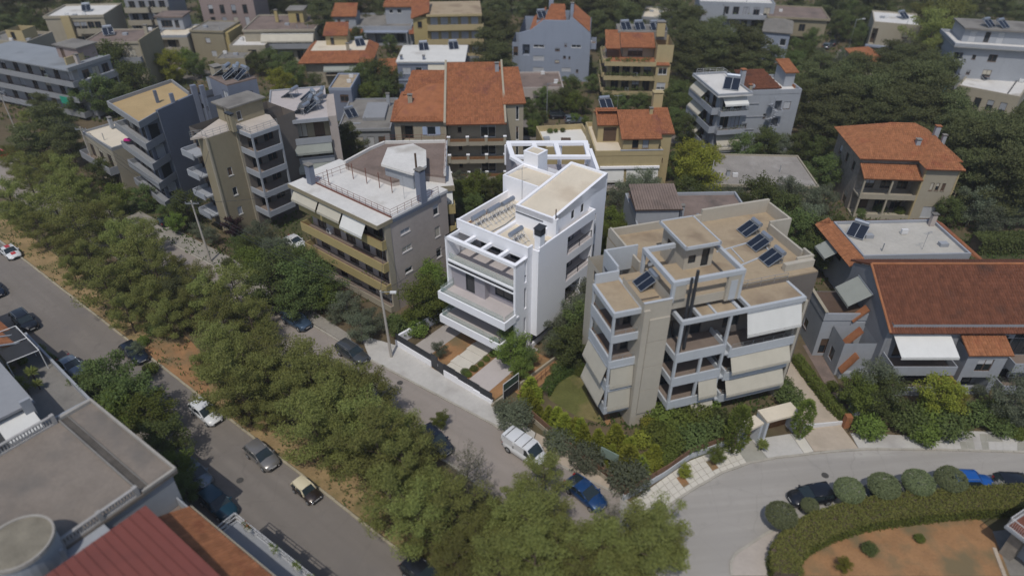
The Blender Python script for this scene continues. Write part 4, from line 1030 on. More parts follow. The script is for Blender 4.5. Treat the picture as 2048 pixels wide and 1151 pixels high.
# ---- front garden, walls, gate
GZ=.02
patch('driveway',[H.W(u,v)[:2] for u,v in ((-1.3,-7.4),(1.2,-7.3),(1.35,2),(-1.2,2))],mat('grey_garden_concrete',(.36,.33,.31),.9,.1,.4,.1,12),GZ+.01)
patch('soil',[H.W(u,v)[:2] for u,v in ((1.2,-7.2),(4.0,-7.0),(4.2,2.0),(1.3,2.))],SOIL,GZ)
st=struct('garden_path',MB().poly([(*H.W(u,v)[:2],GZ+.012) for u,v in ((3.9,-7.2),(6.3,-7.2),(6.3,1.4),(3.9,1.4))]),CONC)
for k in range(6):
    mb=MB(); v=-6.9+k*1.33; j=.12*(k%2); mb.prism([H.W(a,b)[:2] for a,b in ((3.85+j,v),(6.3,v),(6.3,v+1.3),(3.85+j,v+1.3))],.02,.09+.035*k); mb.build('path_slab',SLAB,st)
patch('soil',[H.W(u,v)[:2] for u,v in ((6.3,-7.2),(7.3,-7.2),(7.3,1.0),(6.3,1.0))],SOIL,GZ)
patch('driveway',[H.W(u,v)[:2] for u,v in ((7.3,-7.4),(10.2,-7.3),(10.2,3.5),(7.3,3.5))],M['paver'],GZ+.01)
patch('soil',[H.W(u,v)[:2] for u,v in ((10.2,-7.4),(11.3,-7.3),(12.2,3),(10.2,3))],SOIL,GZ+.002)
wf=[Vector(at(*q)[:2]) for q in ((793,690),(864,733),(889,752),(985,808))]
t=thing('garden_wall','low white garden wall topped with dark grey slat fencing in front of the white building','wall',(wf[0].x,wf[0].y,0)); 
def rel(p): return (p[0]-wf[0].x,p[1]-wf[0].y)
MB().wallpath([rel(wf[0]),rel(wf[1])],.22,0,.85).build('wall',M['white'],t)
m1=wf[2].lerp(wf[3],.3); m2=wf[2].lerp(wf[3],.62)
for a,b,h in ((wf[2],m1,.95),(m1,m2,.8),(m2,wf[3],.6)): MB().wallpath([rel(a),rel(b)],.22,0,h).build('wall',M['white'],t)
def slatfence(a,b,z0,z1,t,n=None):
    d=(b-a); L_=d.length; pn=MB(); pn.wallpath([rel(a.lerp(b,.01)),rel(b.lerp(a,.01))],.03,z0,z1)
    o=pn.build('fence_panel',M['anth'],t); s=MB(); k=int(L_/.16)
    for i in range(k): q=a.lerp(b,(i+.5)/k); dd=d.normalized()*.045; s.wallpath([rel(q-dd),rel(q+dd)],.07,z0-.02,z1+.03)
    s.build('slats',M['anth'],o)
for i in range(4): slatfence(wf[0].lerp(wf[1],i/4),wf[0].lerp(wf[1],(i+1)/4),.87,1.75,t)
for i,(h,z) in enumerate(((.97,1.8),(.82,1.72),(.82,1.62),(.62,1.5))): slatfence(wf[2].lerp(wf[3],i/4),wf[2].lerp(wf[3],(i+1)/4),h,z,t)
t2=thing('garden_gate','tall dark grey panel gate in the low white garden wall','gate',(wf[0].x,wf[0].y,0))
gm=wf[1].lerp(wf[2],.52)
o=MB().wallpath([rel(wf[1]),rel(gm)],.09,.1,2.0).build('gate_leaf',M['anth'],t2); MB().wallpath([rel(gm.lerp(wf[2],.04)),rel(wf[2])],.09,.1,1.65).build('gate_leaf',M['anth'],t2)
mb=MB(); h_=gm; mb.box(rel(h_)[0]-.03,rel(h_)[0]+.03,rel(h_)[1]-.16,rel(h_)[1]-.06,.9,1.2); mb.build('handle',M['steel'],t2)
sw=[Vector(at(*q)[:2]) for q in ((797,688),(883,638))]
MBW=MB().wallpath(sw,.25,0,1.3).build('garden_wall',M['white']); tag(MBW,'white side wall along the left driveway of the white building','wall')
MBW=MB().wallpath([H.W(11.9,-6.8)[:2],H.W(13.0,7)[:2]],.2,0,.45).build('garden_wall',M['cream']); tag(MBW,'low pale wall between the white building and the lawn','wall')
# framed panel at the corner of the plot
pc=at(1022,790); t=thing('site_board','upright framed dark green board at the right corner of the white building\'s garden','board',(pc.x,pc.y,0),R(48))
f=MB(); f.box(-1.2,-1.14,-.03,.03,0,2.3).box(1.14,1.2,-.03,.03,0,2.3).box(-1.2,1.2,-.03,.03,2.3,2.36).box(-1.2,1.2,-.03,.03,1.3,1.36); f.build('frame',M['frame_w'],t)
MB().box(-1.13,1.13,-.015,.015,.3,1.29).build('panel',M['anth'],t)
MB().box(-1.13,1.13,-.015,.015,1.37,2.29).build('panel',mat('dark_green_sheet',(.05,.08,.06),.7,.1,1.),t)
fence=[at(*q) for q in ((1040,800),(1062,778),(1085,757),(1108,737))]
t=thing('wire_fence','thin brown rail fence on the soil slope beside the lawn','fence',(0,0,0)); mb=MB()
for zz_ in (.5,1.0): mb.path([(q.x,q.y,zz_) for q in fence],.025)
mb.build('rails',M['rust'],t)
for i in range(9):
    k=i/8*3; j=min(2,int(k)); q=fence[j].lerp(fence[j+1],k-j); MB().tube((q.x,q.y,0),(q.x,q.y,1.1),.03,n=4).build('post',M['rust'],t)
# ================================================================ beige apartment building on the right of the white one
H=House('apartment_building','beige and off-white apartment building with stair tower, framed loggias and tan roof terraces','apartment building',(1228,628),(1276,616),14.2,az=17,land='the beige loggia apartment building')
BEI=H
def bxs(name,L_,m,par=None):
    mb=MB()
    for b in L_: mb.box(*b)
    return mb.build(name,M[m] if isinstance(m,str) else m,par or H.root)
FL=[2.5,5.4,8.35,11.3]; TOP=14.2
# --- left corner block of loggias: thin posts and deep white bands
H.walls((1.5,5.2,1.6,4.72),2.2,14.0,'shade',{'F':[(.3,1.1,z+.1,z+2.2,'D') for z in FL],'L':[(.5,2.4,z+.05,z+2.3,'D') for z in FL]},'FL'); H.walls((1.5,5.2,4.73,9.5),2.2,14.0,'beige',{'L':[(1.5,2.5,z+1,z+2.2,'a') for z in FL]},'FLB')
bxs('column',[(0,.22,0,.22,2.2,TOP-.3),(0,.22,4.5,4.72,2.2,TOP-.3)],'beige_w')
for i,z in enumerate(FL+[TOP-.25]):
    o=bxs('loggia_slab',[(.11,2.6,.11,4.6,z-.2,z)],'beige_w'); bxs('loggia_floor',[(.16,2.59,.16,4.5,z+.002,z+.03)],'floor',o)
    if i<4:
        lo=z-.45; hi=z+(.5 if i>1 else .5)
        bxs('loggia_parapet',[(-.02,2.62,-.03,.14,lo,hi-.15),(-.03,.14,.144,4.75,lo,hi+.25)],'beige_w',o)
        H.rail([(.3,.1),(2.5,.1)],hi-.15,.5,'steel',1.0,1,'handrail'); H.rail([(.12,.4),(.12,4.4)],hi+.25,.35,'wood',1.4,1,'handrail')
bxs('loggia_roof',[(.02,2.58,.02,4.7,TOP-.2,TOP)],'tan_roof')
bxs('roof_edge',[(-.03,2.63,-.04,.2,TOP-.45,TOP+.06),(-.04,.2,.204,4.76,TOP-.45,TOP+.06)],'beige_w')
for z in (2.5,5.4):
    H.awning((.0,2.5,0,4.7),'L',.1,4.5,z+2.55,.55,1.75,'awn'); H.awning((0,2.6,0,4.7),'F',.25,2.55,z+2.5,.22,2.2,'awn')
# --- stair tower, panelled, and its low base
H.walls((2.62,5.35,-.42,4.0),0,15.0,'beige',faces='FRL')
bxs('tower_panel',[(3.3,5.3,-.55,-.425,a+.03,b-.03) for a,b in ((1.6,4.6),(4.6,7.6),(7.6,10.6),(10.6,13.2))],'beige')
bxs('tower_fin',[(2.62,3.2,-.62,-.425,0,14.3)],'beige')
bxs('tower_cap',[(2.6,5.38,-.45,-.2,15.0,15.05)],'beige_w')
# deck behind the left block
bxs('roof_deck',[(2.62,5.6,.1,6.0,13.6,13.8)],'tan_roof'); bxs('parapet',[(2.58,2.8,.0,6.2,13.8,14.3),(.2,2.58,4.72,4.92,13.9,15.2),(2.4,2.6,4.93,7.8,13.9,15.6),(2.4,5.9,7.8,8.0,13,15.6)],'beige_w')
# --- main body
MBX=(5.36,22.3,1.5,13.6)
wf=[]
for z in (2.6,5.6,8.6): wf+=[(1.0,2.6,z+.05,z+2.3,'D'),(3.6,4.8,z+.05,z+2.3,'D'),(7.2,9.0,z+.05,z+2.3,'D'),(10.0,12.4,z+.05,z+2.3,'D')]
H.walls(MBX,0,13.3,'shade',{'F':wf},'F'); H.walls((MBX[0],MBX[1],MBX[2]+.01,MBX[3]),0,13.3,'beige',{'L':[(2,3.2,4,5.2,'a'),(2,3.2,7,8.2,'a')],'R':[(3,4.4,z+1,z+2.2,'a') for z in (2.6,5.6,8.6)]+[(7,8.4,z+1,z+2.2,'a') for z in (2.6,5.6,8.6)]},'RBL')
bxs('roof_deck',[(MBX[0]+.05,MBX[1]-.05,MBX[2]+.05,MBX[3]-.05,13.2,13.42)],'tan_roof')
bxs('parapet',[(16.2,MBX[1]+2.2,13.3,13.62,12.0,14.9),(22.0,24.6,9.4,9.65,11,14.6),(24.36,24.6,9.654,13.29,11,14.6),(21.9,22.14,4.0,9.39,13.4,14.35),(20.6,22.5,2.8,3.04,10,14.4),(22.26,22.5,3.044,4.3,10,14.4),(5.4,16.19,13.34,13.58,13.4,14.3),(5.4,5.6,6.3,13.3,13.4,14.6)],'beige')
bxs('right_wall',[(19.0,22.26,2.3,2.79,0,14.2)],'beige'); bxs('right_wall',[(22.31,24.35,9.66,13.28,0,13.2)],'beige')
bxs('roof_deck',[(22.31,24.35,9.66,13.29,13.2,13.38)],'tan_roof')
pth=MB(); pth.path([(14.6,7.4,13.46),(18.5,8.0,13.46),(20.0,6.9,13.46),(19.6,5.6,13.46),(15.2,4.4,13.46)],.1,4); pth.path([(16.4,7.6,13.46),(16.2,5.0,13.46)],.08,4); pth.build('roof_pipe_run',M['beige_w'],H.root)
H.rail([(12.9,1.5),(18.8,1.5)],13.1,.8,'steel',1.2,2)
# --- projecting loggia stack in the middle: open frame of posts and bands
V=-1.3; U0,U1=6.1,11.3
zt=12.95
bxs('column',[(U0,U0+.24,V,V+.24,2.4,zt-.3),(U1-.24,U1,V,V+.24,2.4,zt-.3),(8.75,9.0,V,V+.2,2.4,8.2)],'beige_w')
for z in (2.6,5.6,8.6):
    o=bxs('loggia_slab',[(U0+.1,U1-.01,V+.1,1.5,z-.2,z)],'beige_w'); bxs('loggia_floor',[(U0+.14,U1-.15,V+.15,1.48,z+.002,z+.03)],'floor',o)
    bxs('loggia_parapet',[(U0-.02,U1+.02,V-.03,V+.14,z-.5,z+.55),(U0-.03,U0+.13,V+.144,.9,z-.4,z+.3),(U1-.14,U1+.03,V+.144,1.4,z-.5,z+.55)],'beige_w',o)
bxs('roof_frame',[(U0-.02,19.0,V-.03,V+.28,zt-.45,zt),(U0-.03,U0+.25,V+.284,1.0,zt-.45,zt),(8.0,8.25,V+.284,1.48,zt-.4,zt-.01),(9.6,9.8,V+.284,1.48,zt-.4,zt-.01),(11.9,12.2,V+.284,2.3,zt-.4,zt+.05),(18.75,19.02,V+.284,2.28,zt-.45,zt),(13.0,13.25,V+.284,1.5,zt-.4,zt-.005)],'beige_w')
bxs('loggia_roof',[(8.26,9.59,V+.3,1.48,zt-.35,zt-.15),(9.81,11.89,V+.3,1.48,zt-.35,zt-.15)],'tan_roof')
bxs('loggia_roof',[(13.26,18.74,V+.3,2.29,zt-.3,zt-.08)],'tan_roof')
# --- right stack: deep balconies with awnings
for i,z in enumerate((2.0,4.95,7.9)):
    dd=0.
    o=bxs('balcony_slab',[(11.35,19.0,V,1.5,z-.2,z)],'beige_w'); bxs('balcony_floor',[(12.01,18.8,V+.15,1.48,z+.002,z+.03)],'floor',o)
    bxs('balcony_parapet',[(12.0,19.02,V-.03,V+.14,z-.55,z+.4),(11.8,12.0,V-.03,1.4,z-.55,z+.75),(18.84,19.02,V+.144,1.5,z-.55,z+.4)],'beige_w',o)
    H.rail([(12.1,V+.06),(18.8,V+.06)],z+.4,.55,'steel',1.1,2,'railing')
bxs('side_fin',[(18.8,19.3,V+.3,1.5,0,12.5),(19.02,19.3,V-.02,V+.28,1.4,12.5)],'beige')
H.awning((12.6,18.7,V,3),'F',.2,6.0,12.4,.75,2.0,'awn_w',); H.awning((12.0,18.7,V,3),'F',.1,6.6,7.35,.75,1.4,'awn'); H.awning((12.0,18.7,V,3),'F',.1,6.6,4.4,.75,1.4,'awn')
H.awning((U0,U1,V,3),'F',2.95,4.95,5.1,.6,1.7,'awn'); H.awning((U0,U1+.8,V,3),'F',2.6,5.0,2.2,.5,1.1,'awn')
# --- roof pergola frame and stair house above
z6=16.55
bxs('roof_pergola',[(5.3,12.5,-.2,.15,16.1,z6),(5.3,5.65,.154,5.9,16.1,z6),(12.15,12.5,.154,5.2,16.1,z6),(5.654,8.6,5.55,5.9,16.1,z6-.01),(5.3,5.6,-.2,.1,14.4,16.1),(5.32,5.62,5.6,5.88,13.4,16.1),(12.2,12.48,-.18,.1,13.4,16.1)],'beige_w')
bxs('pergola_wall',[(5.36,6.7,-.17,.1,14.6,16.1),(10.9,12.19,-.17,.1,13.4,16.1)],'beige'); bxs('pergola_door',[(11.2,11.9,-.2,-.174,13.5,15.6)],'beige_w')
bxs('roof_deck',[(5.65,12.14,.16,5.5,14.25,14.4)],'tan_roof')
bxs('terrace_wall',[(5.66,12.14,.1,.16,13.4,14.35)],'beige')
H.walls((8.9,11.9,4.2,8.6),13.4,17.0,'beige',{'F':[(.4,1.2,15.0,15.9,'a'),(1.8,2.6,14.45,16.4,'a')],'L':[(1,1.8,15,16,'a')]})
bxs('stair_roof',[(8.6,12.0,3.7,8.7,17.05,17.25)],'tan_roof'); bxs('stair_roof_edge',[(8.5,12.1,3.55,3.698,17.0,17.32),(8.5,12.1,8.702,8.85,17.0,17.32),(8.45,8.598,3.55,8.85,17.0,17.32),(12.002,12.15,3.55,8.85,17.0,17.32)],'beige_w')
f=MB(); f.tube((6.9,-.45,8.6),(6.9,-.45,16.9),.13,n=8); f.tube((7.35,-.45,9),(7.35,-.45,17.6),.15,n=8); f.build('flue_pipe',M['anth'],H.root)
for (x,y,z,lb) in ((1293,560,13.85,'solar water heater alone on the small lower terrace of the beige loggia building'),(1500,455,13.45,'solar water heater nearest the tall back wall on the beige loggia building\'s roof'),(1520,483,13.45,'second of three solar water heaters in a row on the beige loggia building\'s roof'),(1545,512,13.45,'solar water heater nearest the front edge of the beige loggia building\'s main roof')):
    solar(at(x,y,z+.6),R(-72),lb,z,scale=.85)
dish(H.W(6.6,6.6),13.4,'white satellite dish behind the roof frame of the beige loggia building',.4)
# entrance canopies at the street
for (a,b,lb,wd) in (((1537,842),(1600,826),'wide pale entrance portal with a wooden gate in front of the beige building',1.6),((1494,862),(1527,846),'small pale entrance portal beside the cypress in front of the beige building',1.2)):
    h=House('entrance_portal',lb,'portal',a,b,2.6)
    MB().box(-.1,h.w+.1,0,wd,2.35,2.6).build('canopy',M['cream_roof'],h.root); MB().box(-.08,.2,.02,wd-.02,0,2.345).build('side_wall',M['beige_w'],h.root); MB().box(h.w-.2,h.w+.08,.02,wd-.02,0,2.345).build('side_wall',M['beige_w'],h.root)
    n=max(3,int((h.w-.4)/.3))
    for i in range(n): MB().box(.21+(h.w-.42)*i/n,.21+(h.w-.42)*(i+1)/n-.02,wd*.7,wd*.7+.06,.05,2.2).build('gate_board',M['wood'],h.root)
# garden walls of that plot: brown and pale bands along the slab pavement
pl=[Vector(at(*q)[:2]) for q in ((1246,1000),(1330,950),(1380,915),(1424,899),(1470,880))]
t=thing('garden_wall','curved low garden wall with pale foot and brown fence boards above the slab pavement','wall',(0,0,0)); 
MB().wallpath(pl,.25,0,.7).build('wall',M['beige_w'],t)
for a,b in zip(pl,pl[1:]):
    L_=(b-a).length; n=int(L_/1.1)
    for i in range(n): MB().wallpath([a.lerp(b,i/n+.01),a.lerp(b,(i+1)/n-.01)],.07,.71,1.35+rnd.uniform(-.03,.03)).build('fence_board',mat('brown_fence_boards',(.17,.095,.06),.85,.2,2.),t)
p2=[Vector(at(*q)[:2]) for q in ((1062,838),(1110,880),(1160,920),(1215,962),(1246,990))]
t=thing('garden_wall','low brown-topped wall behind the row of round dark trees on the pavement','wall',(0,0,0)); MB().wallpath(p2,.22,0,.6).build('wall',M['cream'],t); MB().wallpath(p2,.08,.61,1.3).build('fence_panel',mat('brown_fence_boards',(.17,.095,.06),.85,.2,2.),t)
bp=at(1216,935); t=thing('notice_board','grey-green flat notice board between two dark pavement trees','board',(bp.x,bp.y,0),R(-35))
MB().box(-.9,.9,-.04,.04,1.2,2.3).build('panel',mat('grey_green_sheet',(.20,.26,.22),.7,.1,1.),t); MB().box(-.8,-.72,-.03,.03,0,1.2).box(.72,.8,-.03,.03,0,1.2).build('post',M['steel'],t)

VARY[0]=True
# ================================================================ yellow-balcony building on the left of the white one
H=House('apartment_building','four-storey apartment building with ochre yellow balconies and a white railed roof','apartment building',(583,367),(757,449),12.6,land='the ochre balcony building')
OCH=H; w=H.w
FZ=[.4,3.4,6.4,9.35]
body=(.6,w-.05,1.6,10.8)
hf=[]
for z in FZ: hf+=[(1.0,2.8,z+.05,z+2.3,'x'),(4.2,5.6,z+.05,z+2.3,'x'),(6.6,8.4,z+.05,z+2.3,'x'),(9.6,11.0,z+.05,z+2.3,'x'),(12.0,13.8,z+.05,z+2.3,'x')]
hr=[(1.4,2.9,6.9+2.9,7.5+2.9,'w'),(1.4,2.9,7.4,8.1,'w'),(6.8,7.7,10.0,11.4,'w'),(6.8,7.7,7.0,8.4,'w'),(6.8,7.7,4.0,5.4,'w'),(1.5,2.7,4.4,5.1,'w')]
H.walls(body,0,12.4,'taupe',{'F':hf,'R':hr,'L':[(1,2,z+1,z+2,'w') for z in FZ]})
bxs('wall_end',[(w-.25,w+.02,.75,1.598,0,12.3)],'cream')
bxs('eaves_slab',[(-.3,w+.1,-.3,1.9,12.25,12.6),(-1.3,4.4,3.4,8.4,12.2,12.55)],'roofwhite'); bxs('eaves_edge',[(-.33,w+.13,-.36,-.302,12.1,12.61),(w+.102,w+.16,-.36,1.9,12.1,12.61)],'khaki')
bxs('roof_deck',[(.3,w+.05,1.92,10.9,12.3,12.64)],'roofwhite')
bxs('gutter_band',[(w-.02,w+.12,1.92,9.5,12.0,12.42)],'bluegrey')
H.rail([(2.2,1.9),(w-.1,1.9),(w-.0,9.4)],12.66,.95,'rust',1.0,3); H.rail([(2.2,1.9),(2.6,6.8)],12.66,.95,'rust',1.2,2)
bxs('railing_plinth',[(2.2,w,1.84,1.98,12.645,12.78)],'rust')
for i,z in enumerate(FZ[1:]): H.balcony((0,w,1.6,10.8),'F',.2 if i<2 else .35,w-.02,z,1.6 if i<2 else 1.45,'ochre','solid',.9)
for i,z in enumerate(FZ[1:]): 
    H.rail([(.3,.1),(w-.1,.1)],z+.9,.14,'rust',2.,1,'handrail')
H.balcony((0,w,1.6,10.8),'F',.4,w,FZ[0]+.1,1.3,'cream','solid',.6)
for a,b in ((.3,5.0),(5.3,9.4),(9.7,13.6)): H.awning((0,w,1.6,10.8),'F',a,b,12.15,.8 if a<9 else 1.0,1.25 if a<9 else 1.6,'awn' if a<9 else 'awn_w',d0=1.45)
for a in (1.2,4.6,5.5,8.9,9.9,13.2):
    pass
H.chimney(1.9,1.6,12.62,2.3,'slateblue',.9,.7); 
po=MB()
for i,(u,v) in enumerate(((4.0,2.6),(4.9,5.6),(7.2,5.8),(9.3,6.0),(11.4,6.1))): po.tube((u,v,12.6),(u,v,14.7),.05,n=5)
po.build('roof_post',M['rust'],H.root)
antenna(H.W(13.6,6.0),12.62,3.0,'tv aerial on the white roof of the ochre balcony building',.4)
# stair head with the big white slanted roof, rear brown roof, rear yellow balconies
Z=15.0; q=[H.px(x,y,Z) for x,y in ((762,328),(826,347),(853,330),(852,300),(826,287),(775,295))]
mb=MB(); mb.prism(q,Z-.3,Z); mb.build('stair_roof',M['roofwhite'],H.root)
qi=[lerp2(p_,(sum(a[0] for a in q)/6,sum(a[1] for a in q)/6),.12) for p_ in q]; MB().prism(qi,12.4,Z-.302).build('stair_wall',M['dimwhite'],H.root)
H.chimney(*H.px(842,375,14.3),12.3,4.1,'slateblue',.8,.9); fl=H.px(833,340,15.3); MB().tube((fl[0],fl[1],13),(fl[0],fl[1],17.4),.12).build('flue_pipe',M['brown'],H.root)
Zb=13.4; q=[H.px(x,y,Zb) for x,y in ((690,327),(740,300),(770,287),(893,285),(890,352),(850,347),(785,362))]
MB().prism(q,0,Zb-.3).build('rear_wall',M['taupe'],H.root); q2=q; MB().prism(q2,Zb-.298,Zb).build('rear_roof',M['roofbrown'],H.root)
e=MB(); 
for a,b in zip(q[:5],q[1:5]): e.wallpath([a,b],.3,Zb+.001,Zb+.35)
e.build('parapet',M['roofwhite'],H.root); H.rail([q[2],q[3],q[4]],Zb+.35,.8,'rust',1.5,2)
a=H.px(857,368,12.6); b=H.px(905,368,12.6)
h2=House('apartment_building','narrow rear block with ochre balconies and white awning beside the ochre balcony building','apartment building',(853,372),(905,368),12.4)
h2.walls((0,h2.w,0,5.2),0,12.1,'cream',{'F':[(.5,h2.w-.5,z+.02,z+2.2,'x') for z in (.3,3.3,6.3,9.3)]}); h2.box('roof_deck',-.15,h2.w+.15,-.4,5.3,12.1,12.4,'roofwhite'); h2.box('eaves_edge',-.2,h2.w+.2,-.46,-.402,11.7,12.41,'khaki')
for z in (3.3,6.3,9.3): h2.balcony((0,h2.w,0,5.2),'F',-.1,h2.w+.1,z,1.3,'ochre','solid',.95)
h2.awning((0,h2.w,0,5.2),'F',.1,h2.w-.1,11.7,.8,1.5,'awn_w')
# low house with brown corrugated shed behind the beige building
h=House('house','low house with brown flat roof and corrugated shed behind the beige loggia building','house',(1275,455),(1360,452),7.6,az=2,land='the low house with the corrugated shed')
h.walls((0,15,0,9),0,7.2,'dimwhite'); h.box('roof_deck',.2,14.8,.2,8.8,7.2,7.35,'roofbrown'); h.parapet((0,15,0,9),7.2,7.75,'dimwhite')
h.walls((0,5.4,1.5,6.2),7.36,9.4,'dimwhite')
sh=MB()
for i in range(18): sh.slabq([(-.2+i*.33,1.2,9.45),(-.2+i*.33+.29,1.2,9.45),(-.2+i*.33+.29,6.6,10.3),(-.2+i*.33,6.6,10.3)],.06)
sh.build('corrugated_roof',M['roofbrown'],h.root); h.box('roof_board',-.2,5.8,1.25,6.55,9.25,9.34,'brown'); h.chimney(5.9,2.2,7.36,1.9,'dimwhite',.5,.5)
dish(h.W(7.6,1.2),7.36,'satellite dish at the shed of the low house behind the beige building',2.2)
VARY[0]=True
# ================================================================ the other buildings
AB='apartment building'
def bal_rows(h,box,f,a,b,zs,dep,m,style='solid',hh=.9,par=None,doors='x',nd=2,aw=None,awm='awn'):
    for i,z in enumerate(zs):
        h.balcony(box,f,a,b,z,dep,m,style,hh,par)
        if aw and i in aw: h.awning(box,f,a+.2,b-.2,z+2.75,dep+.15,1.5 if aw[i]==1 else aw[i],awm)
def doorholes(a,b,zs,n=2,k='x',w=1.5):
    out=[]
    for z in zs:
        for i in range(n): c=a+(b-a)*(i+.5)/n; out.append((c-w/2,c+w/2,z+.03,z+2.25,k))
    return out
# ---- blue-grey building with four stacked balconies, far left of the middle row
h=House('apartment_building','dark blue-grey apartment building with pale stacked corner balconies and tan roof terrace',AB,(216,209),(279,251),15,land='the blue-grey balcony building')
BLU=h; w=h.w; Z=[2.6,5.6,8.6,11.6]
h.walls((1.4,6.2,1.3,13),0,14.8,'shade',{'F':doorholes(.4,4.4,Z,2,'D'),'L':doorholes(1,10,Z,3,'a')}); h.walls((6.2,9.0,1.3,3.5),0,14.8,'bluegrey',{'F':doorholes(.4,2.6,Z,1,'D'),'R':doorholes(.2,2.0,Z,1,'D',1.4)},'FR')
for z in Z:
    o=h.part('balcony_slab',MB().prism([(0,0),(w,0),(9.3,3.4),(1.38,3.4),(.4,6)],z-.18,z),'palegrey'); q=MB(); q.wallpath([(.3,5.6),(0.05,.05),(w-.05,.05),(9.35,3.3)],.13,z-.3,z+.75); q.build('balcony_parapet',M['palegrey'],o)
    h.rail([(.1,.05),(w-.1,.05)],z+.75,.2,'steel',2,1,'handrail')
h.part('roof_terrace',MB().prism([(.02,.02),(w-.02,.02),(9.3,3.4),(6.4,9.9),(-3,10.6)],14.7,15.0),mat('ochre_roof_tiles',(.40,.29,.15),.9,.1,.5))
q=MB(); q.wallpath([(-3.1,10.7),(.0,.05),(w-.05,.05),(9.35,3.2)],.2,14.6,15.5); q.build('parapet',M['palegrey'],h.root); q=MB(); q.wallpath([(-3.1,10.7),(4.6,10.0)],.2,14.6,15.5); q.build('parapet',M['palegrey'],h.root)
q=MB(); q.wallpath([(9.35,3.35),(6.5,9.7)],.4,0,15.7); q.build('shear_wall',M['bluegrey'],h.root); h.box('pipe_shaft',6.3,6.9,9.75,10.5,0,17.0,'slateblue'); h.box('pipe_shaft',8.0,8.5,10.4,11.0,0,17.2,'slateblue'); h.box('pipe_shaft',4.2,4.6,5.2,5.6,15.0,16.8,'bluegrey'); h.box('pipe_shaft',7.7,8.1,6.1,6.6,15.0,17.0,'slateblue')
h.walls((6.2,9.4,10.6,16),0,15.6,'bluegrey',{'F':[(.5,2.8,13.4,14.2,'a')]},'FRL'); h.walls((6.6,12.2,12.8,17.4),0,17.5,'slateblue',{'F':[(3.6,5.2,11.5,16.5,'D')],'R':[(1,3.6,12,16,'D')]}); h.box('roof_deck',6.6,12.2,12.8,17.4,17.5,17.7,'roofbrown'); h.walls((4.4,6.59,13.2,16),14.8,17.0,'dimwhite')
for i,(u,v) in enumerate(((7.4,14.6),(8.6,15.6),(9.6,14.8),(10.8,15.8))): solar(h.W(u,v),R(-95+i*17),['leftmost of four crowded solar heaters on the top of the blue-grey balcony building','second from left of four crowded solar heaters on the blue-grey balcony building','third from left of four crowded solar heaters on the blue-grey balcony building','rightmost of four crowded solar heaters on the top of the blue-grey balcony building'][i],17.7)
h.chimney(5.4,14.6,17,1.4,'cream',1.6,1.2)
# small flat annexe on its left
h2=House('house','low flat-roofed cream house just left of the blue-grey balcony building','house',(163,262),(222,296),7.5,land='the low cream house at the left'); w2=h2.w
h2.flat((0,w2,0,9),0,7.2,'cream','cream_roof',{'F':doorholes(.5,w2-.5,[.5,3.6],3,'x')},par=.3,parm='palegrey'); h2.balcony((0,w2,0,9),'F',-.2,w2,3.6,1.3,'palegrey'); h2.chimney(2,4,7.4,1.5,'dimwhite',.7,.5); h2.chimney(5,6,7.4,1.2,'roofgrey',.5,.5)
# ---- beige column building
h=House('apartment_building','taupe apartment building with a tall blank beige pier, pale terraces and corner loggias',AB,(418,274),(440,292),15,az=-38.5,land='the taupe pier building')
TAU=h
ZZ=[3.0,6.0,9.0,12.0]
h.walls((-2.4,.2,-.4,3.6),0,15.0,'khaki',{'R':[(1.6,2.3,z+.6,z+1.8,'w') for z in (2.4,5.4,8.4)]}); h.box('pier_edge',-.02,.32,-.62,-.402,0,15.1,'cream'); h.box('pier_edge',-.02,.42,3.6,3.9,0,15.1,'cream')
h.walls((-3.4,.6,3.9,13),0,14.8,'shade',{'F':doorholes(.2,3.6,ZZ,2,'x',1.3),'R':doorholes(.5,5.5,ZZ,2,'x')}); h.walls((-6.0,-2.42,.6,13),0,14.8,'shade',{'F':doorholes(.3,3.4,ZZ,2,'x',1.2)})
h.part('roof_terrace',MB().prism([(-1.5,-1.8),(-.9,-.5),(.1,-.5),(.2,3.9),(3.6,3.9),(3.6,8.2),(-.5,9.7),(-4.8,9),(-6,6.8)],14.75,15.0),mat('pale_pinkish_roof_tiles',(.46,.41,.36),.9,.08,.4,.05,10,stain=(.36,.31,.27),sscale=.25))
h.rail([(-1.5,-1.7),(-.9,-.4),(.1,-.4),(.2,3.7)],15,.9,'steel',.9,3); h.rail([(.3,3.95),(3.5,3.95),(3.55,8.1)],15,.9,'steel',.9,3)
h.part('roof_edge',MB().box(.32,3.7,3.75,3.89,14.5,15.04).box(3.6,3.74,3.9,8.2,14.5,15.04),'dimwhite')
for i,z in enumerate(ZZ):
    o=h.part('loggia_slab',MB().box(.4,3.6,3.95,8.2,z-.2,z),'dimwhite'); h.part('loggia_floor',MB().box(.42,3.58,3.97,8.18,z+.002,z+.03),'floor',o); h.part('loggia_parapet',MB().box(.4,3.7,3.8,3.94,z-.35,z+.5).box(3.6,3.74,3.945,8.2,z-.35,z+.5),'dimwhite',o)
    h.part('loggia_slab',MB().box(-5.2,-2.42,-1.6,.59,z-.2,z),'dimwhite',o); h.part('loggia_parapet',MB().box(-5.2,-2.3,-1.75,-1.61,z-.35,z+.55).box(-5.34,-5.2,-1.6,.6,z-.35,z+.55),'dimwhite',o)
for u,v in ((3.5,3.82),(3.5,8.0)): h.box('loggia_post',u,u+.22,v,v+.22,2.6,14.6,'dimwhite')
h.walls((-4.6,-1.2,4.4,9.4),15,17.3,'khaki',{'F':[(1.6,2.4,15.05,17,'x')],'R':[(.8,1.5,15.4,16.6,'w')]}); h.box('stair_roof',-5.0,-.8,4.0,9.8,17.3,17.5,'roofgrey')
h.chimney(.2,3.2,15,2.2,'khaki',.55,.5,'anth'); h.chimney(.9,3.2,15,2.2,'khaki',.55,.5,'anth')
